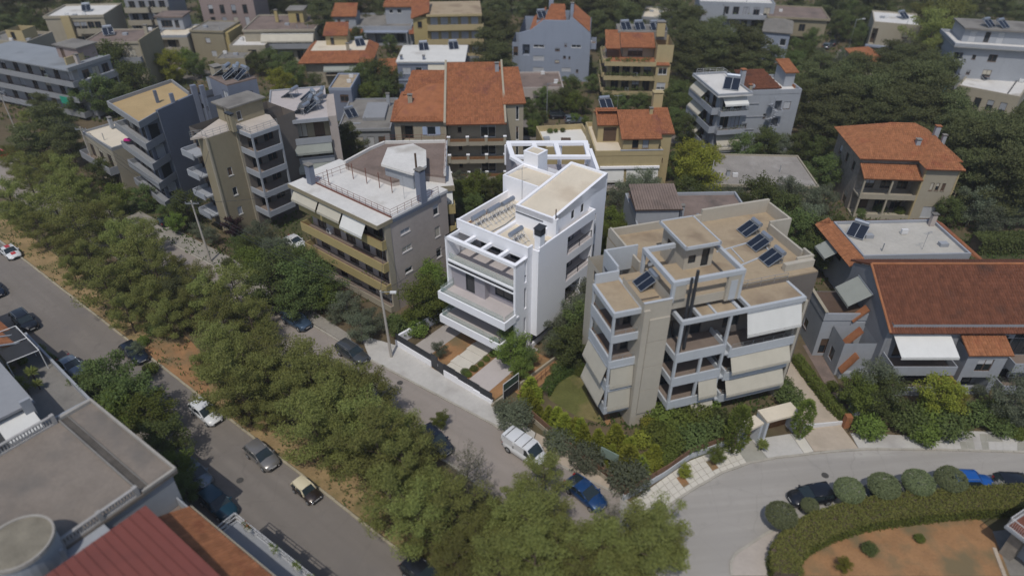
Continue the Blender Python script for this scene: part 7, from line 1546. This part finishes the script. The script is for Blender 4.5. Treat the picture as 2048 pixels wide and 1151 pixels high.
# ================================================================ trees
# pines of the wooded strip between the two roads: (x, y of the crown, scale)
PINES=[(135,375,.9),(190,440,.95),(210,470,.9),(95,340,.85),(40,335,.9),(140,540,.6),(290,470,.8),(350,540,.85),(365,620,.9),(20,318,.8),(75,300,.85),(120,345,.9),(55,365,1.),(20,400,.95),(105,410,1.),(165,385,.95),(150,455,1.),(75,455,.9),(215,425,1.),(240,480,1.05),(175,515,1.),(130,500,.7),(275,510,1.05),(310,545,1.1),(335,635,.85),(250,625,.7),(400,735,.7),(520,835,.6),(255,560,1.),(205,575,.85),(300,600,1.05),(385,570,.8),(400,600,.95),(430,640,1.05),(460,585,.9),(490,650,1.05),(425,700,1.),(475,715,1.),(500,640,.7),(532,708,.9),(596,738,.85),(520,755,1.05),(440,765,.95),(475,800,.9),(610,765,1.05),(572,806,.8),(648,768,.8),(690,780,.85),(660,815,1.05),(620,850,1.05),(735,800,.8),(715,850,1.05),(670,895,.95),(745,895,1.),(790,880,.85),(795,940,.95),(830,920,.75),(770,1000,.95),(835,985,.85),(820,1040,.95),(890,1020,.85),(940,1075,.9),(850,1080,.7),(985,1125,.85),(905,1125,.8),(1010,1050,.85),(965,1030,.7),(1030,1005,.8),(1075,960,.75),(1060,1060,.95),(1100,1105,.9),(1085,1045,.7),(1060,1130,.9),(1175,1098,.8),(1195,1110,.95),(1150,1140,.9),(1262,1085,.85),(1300,1060,.75),(1285,1120,.9),(1325,1095,.7),(1230,1145,.8),(35,430,.8),(60,250,.8)]
for x,y,s in PINES:
    sh=1. if x>360 else .3
    plant('pine',x+12*sh,y-7*sh,s*rnd.uniform(.78,1.22),wide=rnd.uniform(.84,1.04))
plant('grey',932,945,.95,'thin greyish bare-looking pine on the street side of the wooded strip'); plant('grey',960,985,.7,'small sparse grey pine below the thin greyish one')
plant('grey',1215,1035,.6,'small sparse grey pine beside the blue fastback car'); plant('broad',880,840,.35,'low leafy sprig overhanging the black-blue hatchback')
plant('dark',350,590,.55); plant('olive',270,700,.4); plant('bush',285,680,.5); plant('bush',300,735,.6); plant('bush_d',310,655,.7)
# trees between the lower road and the houses, lower left
for x,y,s,k in ((215,760,.95,'broad_d'),(265,790,.9,'broad_d'),(300,830,.85,'broad'),(235,815,.8,'broad'),(330,880,.75,'broad_d'),(355,930,.6,'broad'),(180,780,.7,'broad_d'),(370,975,.5,'broad_d')): plant(k,x,y,s)
for x,y,s,z in ((115,770,.8,0),(128,792,.8,0),(100,742,.8,0),(60,738,.6,4.),(34,757,.65,4.),(15,735,.6,4.),(72,762,.5,4.),(50,770,.45,4.)):
    o=plant('palm',x,y,s,p=at(x,y,z+2.0*s)); o.location.z=z
for x,y,s,z in ((25,715,.3,4.),(45,722,.35,4.),(10,745,.35,4.),(88,712,.5,0),(112,742,.6,0),(140,800,.6,0)):
    o=plant('bush',x,y,s,p=at(x,y,z+1.*s)); o.location.z=z
plant('bush_d',95,720,.6); plant('bush',30,682,.6); plant('bush_d',70,700,.6); plant('bush_d',140,790,.6)
# along the upper street, building side
for x,y,s,k in ((205,345,.8,'broad_d'),(260,300,.6,'dark'),(235,395,.8,'broad'),(290,395,.65,'broad_d'),(330,425,.45,'broad_d'),(310,400,.35,'lime'),(370,410,.8,'broad_d'),(350,445,.55,'broad'),(395,460,.5,'olive'),(465,450,.75,'plum'),(420,470,.55,'olive'),(520,470,.95,'olive'),(545,500,.8,'olive'),(505,525,.85,'broad'),(560,540,1.0,'broad_d'),(600,560,1.05,'broad_d'),(566,498,.7,'olive'),(608,520,.75,'broad_d'),(540,575,.95,'broad_d'),(640,570,.95,'broad_d'),(650,590,.7,'broad'),(590,600,.8,'broad_d'),(695,610,.8,'olive'),(720,655,.75,'olive'),(668,632,.4,'olive'),(745,640,.7,'olive'),(500,500,.7,'broad_d'),(455,525,.55,'bush_d'),(480,490,.5,'broad_d')): plant(k,x,y,s)
for x,y,s,k in ((820,635,.9,'bush'),(845,600,1.0,'broad'),(865,560,.9,'broad'),(850,545,.6,'broad'),(800,655,.8,'bush_d'),(835,655,.9,'bush'),(865,625,.9,'bush_d'),(790,640,.7,'bush_d'),(870,590,.7,'broad_d'),(835,500,.7,'broad_d')): plant(k,x,y,s)
# white building's garden and its right side
plant('olive',878,698,.42,'small round olive tree on the red soil left of the white steps'); plant('bush_d',930,742,.32,'small bush at the foot of the strip beside the white steps')
for i in range(7): 
    q=MAIN.W(6.8+.1*(i%2),-5.8+i*1.05); plant('bush',0,0,.26+.03*(i%3),p=q)
plant('broad',1025,695,.78,'bright green leafy tree at the right corner of the white building\'s garden'); plant('broad',1040,735,.5,'smaller leafy tree under the bright green corner tree'); plant('broad_d',1055,715,.45)
for x,y,s,k in ((1165,590,1.1,'olive'),(1150,630,1.0,'olive'),(1125,655,.85,'olive'),(1140,690,.8,'broad_d'),(1110,690,.6,'olive'),(1170,650,.9,'broad_d'),(1160,700,.7,'bush_d'),(1135,720,.6,'bush_d'),(1115,735,.5,'bush_d'),(1178,555,.9,'broad_d'),(1185,515,.55,'cypress'),(1100,760,.4,'bush_d'),(1160,740,.5,'bush'),(1200,540,.7,'broad')): plant(k,x,y,s)
for i,(x,y,s) in enumerate(((1050,775,.95),(1062,795,1.),(1078,812,1.0),(1092,828,1.),(1108,838,.9),(1120,848,1.),(1140,855,.9),(1155,868,1.),(1170,875,.9),(1190,872,.95),(1205,885,1.),(1225,880,.9),(1225,905,.8),(1250,890,.9),(1250,920,.9),(1270,900,.95),(1275,935,.85),(1300,915,.8))): plant('thuja',x+rnd.uniform(-12,12),y-2+rnd.uniform(-9,9),s*rnd.uniform(.62,1.15),wide=rnd.uniform(.85,1.2))
for x,y,s,lb in ((1030,828,.95,'grey-green round tree at the pavement corner of the white building'),(1118,878,.8,'grey-green round pavement tree behind the white van'),(1172,912,.85,'grey-green round pavement tree left of the notice board'),(1258,948,1.0,'large grey-green round tree right of the notice board'),(1005,815,.5,'low grey-green tree at the end of the slat-fenced wall')): plant('bush_o',x,y,s*1.25,lb,cat='tree')
for x,y,s,k in ((1330,845,1.15,'bush'),(1360,860,1.2,'bush'),(1400,845,1.15,'bush'),(1425,870,1.,'bush_d'),(1320,880,1.05,'bush'),(1350,895,1.,'bush'),(1385,885,1.1,'bush_d'),(1305,860,.9,'bush_l'),(1290,890,.9,'bush_l'),(1340,925,.7,'bush'),(1440,850,.9,'bush_d'),(1310,935,.7,'bush_l'),(1280,960,.6,'bush'),(1375,820,1.,'bush'),(1350,810,.9,'bush_d'),(1420,825,.9,'bush')): plant(k,x-4,y-14,s)
plant('cypress',1478,852,1.35,'tall green cypress at the small entrance portal'); plant('cypress',1610,832,1.1,'green cypress right of the wide entrance portal'); plant('palm',1527,885,.55,'small cycad palm between the two entrance portals',ph=.7); plant('lime',1370,940,.22,'small yellow-green young tree in the lower pit of the slab pavement'); plant('broad',1436,910,.33,'round leafy young tree in the upper pit of the slab pavement')
for x,y,s,k in ((1580,790,.9,'bush_d'),(1565,765,.7,'bush_d'),(1585,820,.6,'bush'),(1745,765,1.1,'olive'),(1720,790,.8,'broad'),(1770,790,.8,'broad_d'),(1740,850,1.1,'bush'),(1820,835,1.2,'bush_d'),(1860,830,1.25,'bush'),(1895,845,1.2,'bush_d'),(1850,860,1.1,'bush'),(1880,790,.7,'lime'),(1905,800,.45,'lime'),(1985,820,1.1,'bush_d'),(1955,825,1.0,'bush_d'),(2030,800,1.1,'olive'),(2040,830,1.0,'bush_o'),(2005,850,.8,'bush_d'),(1930,850,.4,'bush'),(2040,865,.6,'bush'),(1665,770,.5,'bush'),(1690,795,.4,'bush_d'),(1960,780,.5,'bush_o')): plant(k,x,y,s)
plant('palm',1790,800,.8,'yucca palm between the clipped bushes before the tiled house',ph=.8)
for x,y,s in ((1562,1032,.92),(1697,983,.92),(1767,974,.95),(1835,967,.95),(1900,961,.95)): plant('ball',x,y,s)
plant('ball',1619,1012,.55,'smaller clipped ball tree beside the black side-street hatchback')
plant('bush_d',1740,1095,.42,'green shrub alone on the red soil, lower right'); plant('lime',1690,1128,.2,'yellow-green low shrub on the red soil near the hedge'); plant('bush',1840,1075,.32,'dry low shrub on the red soil, right'); 
# gardens behind the white and the beige building
for x,y,s,k in ((905,420,.8,'olive'),(930,385,.9,'broad'),(960,370,.8,'broad'),(985,380,.6,'broad_d'),(920,360,.7,'olive'),(945,415,.7,'broad_d'),(1000,365,.5,'broad'),(1260,385,1.15,'olive'),(1290,365,1.05,'olive'),(1235,410,1.0,'olive'),(1310,395,1.,'olive'),(1225,450,.9,'broad'),(1240,475,.8,'broad'),(1225,500,.8,'broad'),(1215,520,.6,'bush'),(1400,345,1.15,'lime'),(1380,315,.95,'lime'),(1415,320,.8,'lime'),(1275,440,.7,'cypress'),(1340,390,.8,'olive'),(1375,385,.9,'broad_d'),(1345,330,.7,'broad_d'),(1470,375,.0,'olive')): 
    if s: plant(k,x,y,s)
for x,y,s,k in ((1380,400,.9,'olive'),(1430,395,.9,'olive'),(1470,400,1.,'olive'),(1520,395,1.1,'broad_d'),(1570,385,1.1,'olive'),(1615,400,1.1,'olive'),(1560,420,1.,'broad_d'),(1620,440,1.1,'olive'),(1640,475,.9,'broad_d'),(1590,460,1.0,'broad_d'),(1630,505,.8,'broad_d'),(1650,400,.9,'olive'),(1450,290,.7,'olive'),(1490,300,.9,'broad_d'),(1530,285,.9,'broad_d'),(1560,290,.9,'olive'),(1600,290,.8,'broad_d'),(1640,300,.8,'broad_d'),(1610,330,.7,'bush_d'),(1650,340,.9,'broad_d'),(1680,440,.6,'bush_d'),(1720,425,.6,'bush_d'),(1760,415,.6,'bush_d'),(1800,420,.6,'bush'),(1840,415,.6,'bush_d'),(1900,420,.7,'broad_d'),(1950,410,1.2,'olive'),(2000,400,1.2,'olive'),(2035,420,1.0,'olive'),(1980,440,.9,'olive'),(1660,680,.3,'bush_d'),(1490,330,.0,'olive'),(1540,340,.0,'olive')):
    if s: plant(k,x,y,s)
# left, behind the first row
for x,y,s,k in ((185,150,1.6,'broad_d'),(225,130,1.7,'broad_d'),(265,160,1.3,'broad_d'),(200,190,1.2,'broad_d'),(245,195,1.0,'broad_d'),(160,200,.9,'broad_d'),(340,130,1.0,'lime'),(375,120,.95,'broad'),(395,130,.8,'broad_d'),(105,255,1.0,'dark'),(85,215,.7,'dark'),(135,285,.8,'dark'),(60,290,.8,'dark'),(120,235,.6,'broad_d'),(30,60,1.1,'broad_d'),(60,40,1.,'broad_d'),(100,60,1.0,'broad_d'),(120,80,.7,'broad_d'),(20,25,1.,'olive'),(440,25,1.2,'broad_d'),(470,15,1.1,'broad_d'),(410,25,.9,'broad_d'),(240,15,.8,'broad_d'),(560,165,.9,'lime'),(540,120,.9,'broad_d'),(570,130,1.0,'broad_d'),(590,150,.9,'broad_d'),(515,125,.8,'broad_d'),(630,165,.7,'broad_d'),(720,160,1.1,'broad_d'),(750,150,1.2,'broad_d'),(780,160,1.0,'broad_d'),(735,190,.9,'broad'),(765,185,.8,'broad_d'),(790,205,.7,'bush_d'),(700,285,.8,'dark'),(725,275,.5,'broad_d'),(755,270,.6,'broad'),(690,300,.6,'broad_d'),(720,60,.7,'cypress'),(715,75,.8,'broad_d'),(645,60,1.1,'dark'),(640,30,1.1,'dark'),(780,85,.7,'broad_d')): plant(k,x,y,s)
# middle distance
for x,y,s,k in ((985,100,1.2,'dark'),(970,60,1.,'dark'),(1000,125,1.,'dark'),(990,30,1.1,'dark'),(1010,60,1.,'dark'),(950,10,1.1,'dark'),(880,12,1.1,'dark'),(920,8,1.1,'dark'),(780,10,1.1,'dark'),(700,10,1.1,'dark'),(660,10,1.1,'dark'),(560,8,1.,'dark'),(600,6,1.,'dark'),(1060,10,1.1,'dark'),(1090,8,1.,'dark'),(1180,15,1.2,'dark'),(1215,35,1.2,'dark'),(1250,45,1.2,'dark'),(1195,55,1.,'dark'),(1230,10,1.1,'dark'),(1275,15,1.,'dark'),(1290,60,.9,'broad_d'),(1140,175,.8,'broad_d'),(1125,195,.7,'broad_d'),(1150,205,.75,'broad'),(1110,205,.6,'broad_d'),(1085,195,.7,'broad_d'),(1060,215,.6,'broad_d'),(1065,255,.5,'broad'),(1070,240,.5,'broad_d'),(1170,210,.5,'broad_d'),(1085,232,.4,'broad_d'),(1215,205,.7,'broad_d'),(1245,210,.7,'broad_d'),(1280,205,.7,'broad_d'),(1310,210,.7,'broad_d'),(1335,205,.8,'broad_d'),(1355,185,.9,'broad_d'),(1370,150,1.,'dark'),(1365,110,1.1,'dark'),(1380,80,1.1,'dark'),(1340,30,1.,'dark'),(1365,45,1.1,'dark'),(1390,50,1.1,'dark'),(1350,240,.8,'broad_d'),(1370,260,.9,'broad_d'),(1365,215,.9,'broad_d'),(1150,235,.35,'broad'),(1170,240,.3,'broad'),(1065,265,.6,'bush'),(1185,165,.6,'broad_d'),(980,140,.6,'broad_d'),(1410,95,1.2,'dark'),(1440,105,1.2,'dark'),(1475,95,1.25,'dark'),(1505,110,1.2,'dark'),(1430,70,1.,'dark'),(1460,125,.9,'dark'),(1500,140,.9,'dark'),(1545,130,1.0,'dark'),(1590,125,.9,'broad_d'),(1610,105,.9,'broad_d'),(1625,80,.9,'broad_d'),(1590,95,.8,'broad_d'),(1640,110,.8,'olive'),(1700,55,1.0,'broad_d'),(1725,75,1.0,'broad_d'),(1680,45,1.0,'broad_d'),(1730,35,1.,'broad_d'),(1700,20,1.,'broad_d'),(1670,130,.9,'olive'),(1690,110,.8,'olive'),(1655,150,.9,'olive'),(1580,30,.0,'dark'),(1480,50,.9,'broad_d'),(1520,60,.7,'dark')):
    if s: plant(k,x,y,s)
# the pine wood on the right: big dark umbrella pines
WOOD=[(1620,170,1.),(1650,185,1.1),(1600,200,.9),(1690,170,1.2),(1730,165,1.2),(1770,150,1.2),(1640,220,1.1),(1680,215,1.2),(1720,205,1.3),(1760,195,1.3),(1800,180,1.3),(1840,185,1.3),(1660,260,1.0),(1640,250,.9),(1830,120,1.0),(1850,150,1.1),(1880,165,1.2),(1870,205,1.3),(1810,225,1.3),(1770,235,1.2),(1850,240,1.3),(1895,240,1.2),(1905,280,1.2),(1945,282,1.15),(1990,280,1.2),(2035,280,1.2),(1960,310,1.25),(2000,315,1.3),(2040,320,1.3),(1930,345,.9),(1970,360,1.1),(2015,365,1.2),(2050,370,1.2),(1800,135,1.1),(1640,140,.9),(1780,115,1.),(1700,140,1.0),(1820,265,1.0),(1740,240,.9),(1900,290,1.),(1860,270,.9)]
for x,y,s in WOOD: plant('dark',x,y,s*rnd.uniform(.9,1.05))
for x,y,s in ((1860,70,1.9),(1890,40,1.9),(1840,40,1.5),(1900,90,1.6),(1870,110,1.4)): plant('pine',x,y,s,rz=None)
for x,y,s,k in ((2000,142,.6,'broad_d'),(2025,146,.6,'broad_d'),(1975,146,.5,'broad_d'),(1930,140,.8,'dark'),(1910,120,.9,'dark'),(2040,30,.0,'dark'),(1640,20,.9,'broad_d'),(1660,10,.9,'broad_d'),(1590,0,.9,'dark'),(1770,20,.9,'broad_d'),(1740,12,.9,'broad_d')):
    if s: plant(k,x,y,s)
for i in range(46):
    x=i*45+rnd.uniform(-15,15)
    if not(1390<x<1660 or 230<x<340 or 395<x<510): plant('dark' if rnd.random()<.75 else 'broad_d',x,rnd.uniform(-12,8),rnd.uniform(.9,1.3))
for x,y in ((1930,20),(1960,8),(2010,15),(2040,40),(1890,20),(1925,60),(2045,75),(1780,60),(1900,60),(140,20),(10,60)): plant('dark',x,y,rnd.uniform(.7,1.0))
# hedges
hd=lambda pts: [at(x,y)[:2] for x,y in pts]
hedge('clipped_hedge','broad curved clipped hedge with dry top between the side street and the red soil garden',hd(((1568,1165),(1562,1130),(1590,1092),(1640,1065),(1710,1042),(1800,1028),(1900,1018),(2060,1008))),2.3,1.5,'hedge',1150,.17,.11,'hedge_t')
hedge('clipped_hedge','long narrow hedge along the ramp between the beige building and the tiled house',hd(((1590,722),(1625,770),(1660,815),(1700,852))),.9,1.0,'hedge',620,.18,.12)
hedge('clipped_hedge','low hedge curving round the lawn beside the white building',hd(((1165,735),(1130,748),(1105,765),(1090,790))),.9,.7,'ivy',520,.2,.13)
hedge('garden_hedge','rough ivy bank left of the driveway wall of the white building',hd(((800,668),(850,632),(893,600))),2.2,.9,'ivy',900,.24,.16)
hedge('garden_hedge','dense green hedge along the right edge behind the pale concrete roof',hd(((1945,500),(2060,500))),2.4,2.2,'broad_d',900,.28,.2)
hedge('oleander_row','white-flowering oleander row behind the bright blue off-road car',hd(((1985,990),(2030,988))),1.0,1.2,'olive',500,.24,.1,'flower',cat='shrub row')
ramp=patch('driveway',[at(x,y)[:2] for x,y in ((1545,720),(1590,715),(1690,850),(1603,866))],TANP,.03)
patch('path',[at(x,y)[:2] for x,y in ((1605,690),(1632,690),(1712,828),(1690,838))],M['roofbrown'],.03)
g=[Vector(at(*q)[:2]) for q in ((1606,856),(1690,848))]; o=MB().wallpath(g,.14,0,.5).build('ramp_gate',M['frame_w']); tag(o,'low white sliding gate across the ramp by the orange post','gate')
p=at(1690,852); o=MB().box(-.3,.3,-.3,.3,0,1.5).build('gate_post',M['tile_o'],None,(p.x,p.y,0)); tag(o,'short orange post at the end of the ramp gate','post')
p=at(1702,838); o=MB().box(-.25,.25,-.7,.7,0,1.7).build('gate_pier',M['dimwhite'],None,(p.x,p.y,0)); tag(o,'pale pier beside the orange post at the ramp','pier')
# ---------------------------------------------------------------- thin haze volume, added to lift the dark tones
hb=MB().box(-3020,3020,-620,5020,-1,56); hzm=bpy.data.materials.new('haze_air'); hzm.use_nodes=True; hn=hzm.node_tree.nodes; hn.remove(hn['Principled BSDF'])
hv=hn.new('ShaderNodeVolumePrincipled'); hv.inputs['Color'].default_value=(.93,.95,1,1); hv.inputs['Density'].default_value=.00026; hzm.node_tree.links.new(hv.outputs[0],hn['Material Output'].inputs['Volume'])
tag(hb.build('haze',hzm),kind='stuff')
# ---------------------------------------------------------------- wording of the plants' labels: what it is, and where it stands
KP=dict(pine=('pine','olive-green pine'),dark=('pine','dark layered pine'),broad=('tree','fresh green leafy tree'),broad_d=('tree','deep green leafy tree'),olive=('tree','grey-green olive tree'),lime=('tree','yellow-green tree'),grey=('pine','sparse grey pine'),plum=('tree','purple-leaved tree'),thuja=('conifer','golden-green conifer shrub'),cypress=('cypress','slim cypress'),ball=('tree','clipped ball tree'),bush=('bush','fresh green bush'),bush_d=('bush','deep green bush'),bush_o=('bush','grey-green bush'),bush_l=('bush','yellow-green bush'),palm=('palm','spiky yucca palm'))
GR=dict(pine='pines of the wooded strip',dark='dark layered pines',broad='fresh green leafy trees',broad_d='deep green leafy trees',olive='grey-green olive trees',thuja='golden-green conifer shrubs',ball='clipped ball trees along the side street',bush='fresh green bushes',bush_d='deep green bushes',bush_o='grey-green round trees',palm='yucca palms on the terraces',lime='yellow-green trees',bush_l='yellow-green bushes',grey='sparse grey pines',cypress='slim cypresses',plum='purple trees')
ORD=['nearest','second nearest','third nearest','fourth nearest','fifth nearest','sixth nearest','seventh nearest','eighth nearest','ninth nearest','tenth nearest','eleventh nearest','twelfth nearest','thirteenth nearest','fourteenth nearest']
from collections import defaultdict
buck=defaultdict(list)
for r,k,p,lb,cat in PLANTS:
    r['category']=cat or KP[k][0]; r['group']=GR[k]
    if lb: r['label']=lb; continue
    best=min(LABEL_POINTS,key=lambda q:(Vector(q[0][:2])-p).length); d=p-Vector(best[0][:2])
    rel=('right of' if d.x>0 else 'left of') if abs(d.x)>abs(d.y) else ('behind' if d.y>0 else 'in front of')
    buck[(k,rel,best[1])].append((d.length,r))
for (k,rel,nm),L_ in buck.items():
    L_.sort(key=lambda a:a[0])
    for i,(d,r) in enumerate(L_):
        r['label']=(KP[k][1] if len(L_)==1 else (ORD[i] if i<len(ORD) else 'outermost')+' '+KP[k][1])+' '+rel+' '+nm
# ---------------------------------------------------------------- remove the plant patterns that were not used
for L_ in PROTO.values():
    for o in L_:
        if o.name not in USED:
            for c in list(o.children): bpy.data.objects.remove(c,do_unlink=True)
            bpy.data.objects.remove(o,do_unlink=True)
for o in sc.objects:
    for k in ('h','r'):
        if o.type=='EMPTY' and k in o.keys(): del o[k]
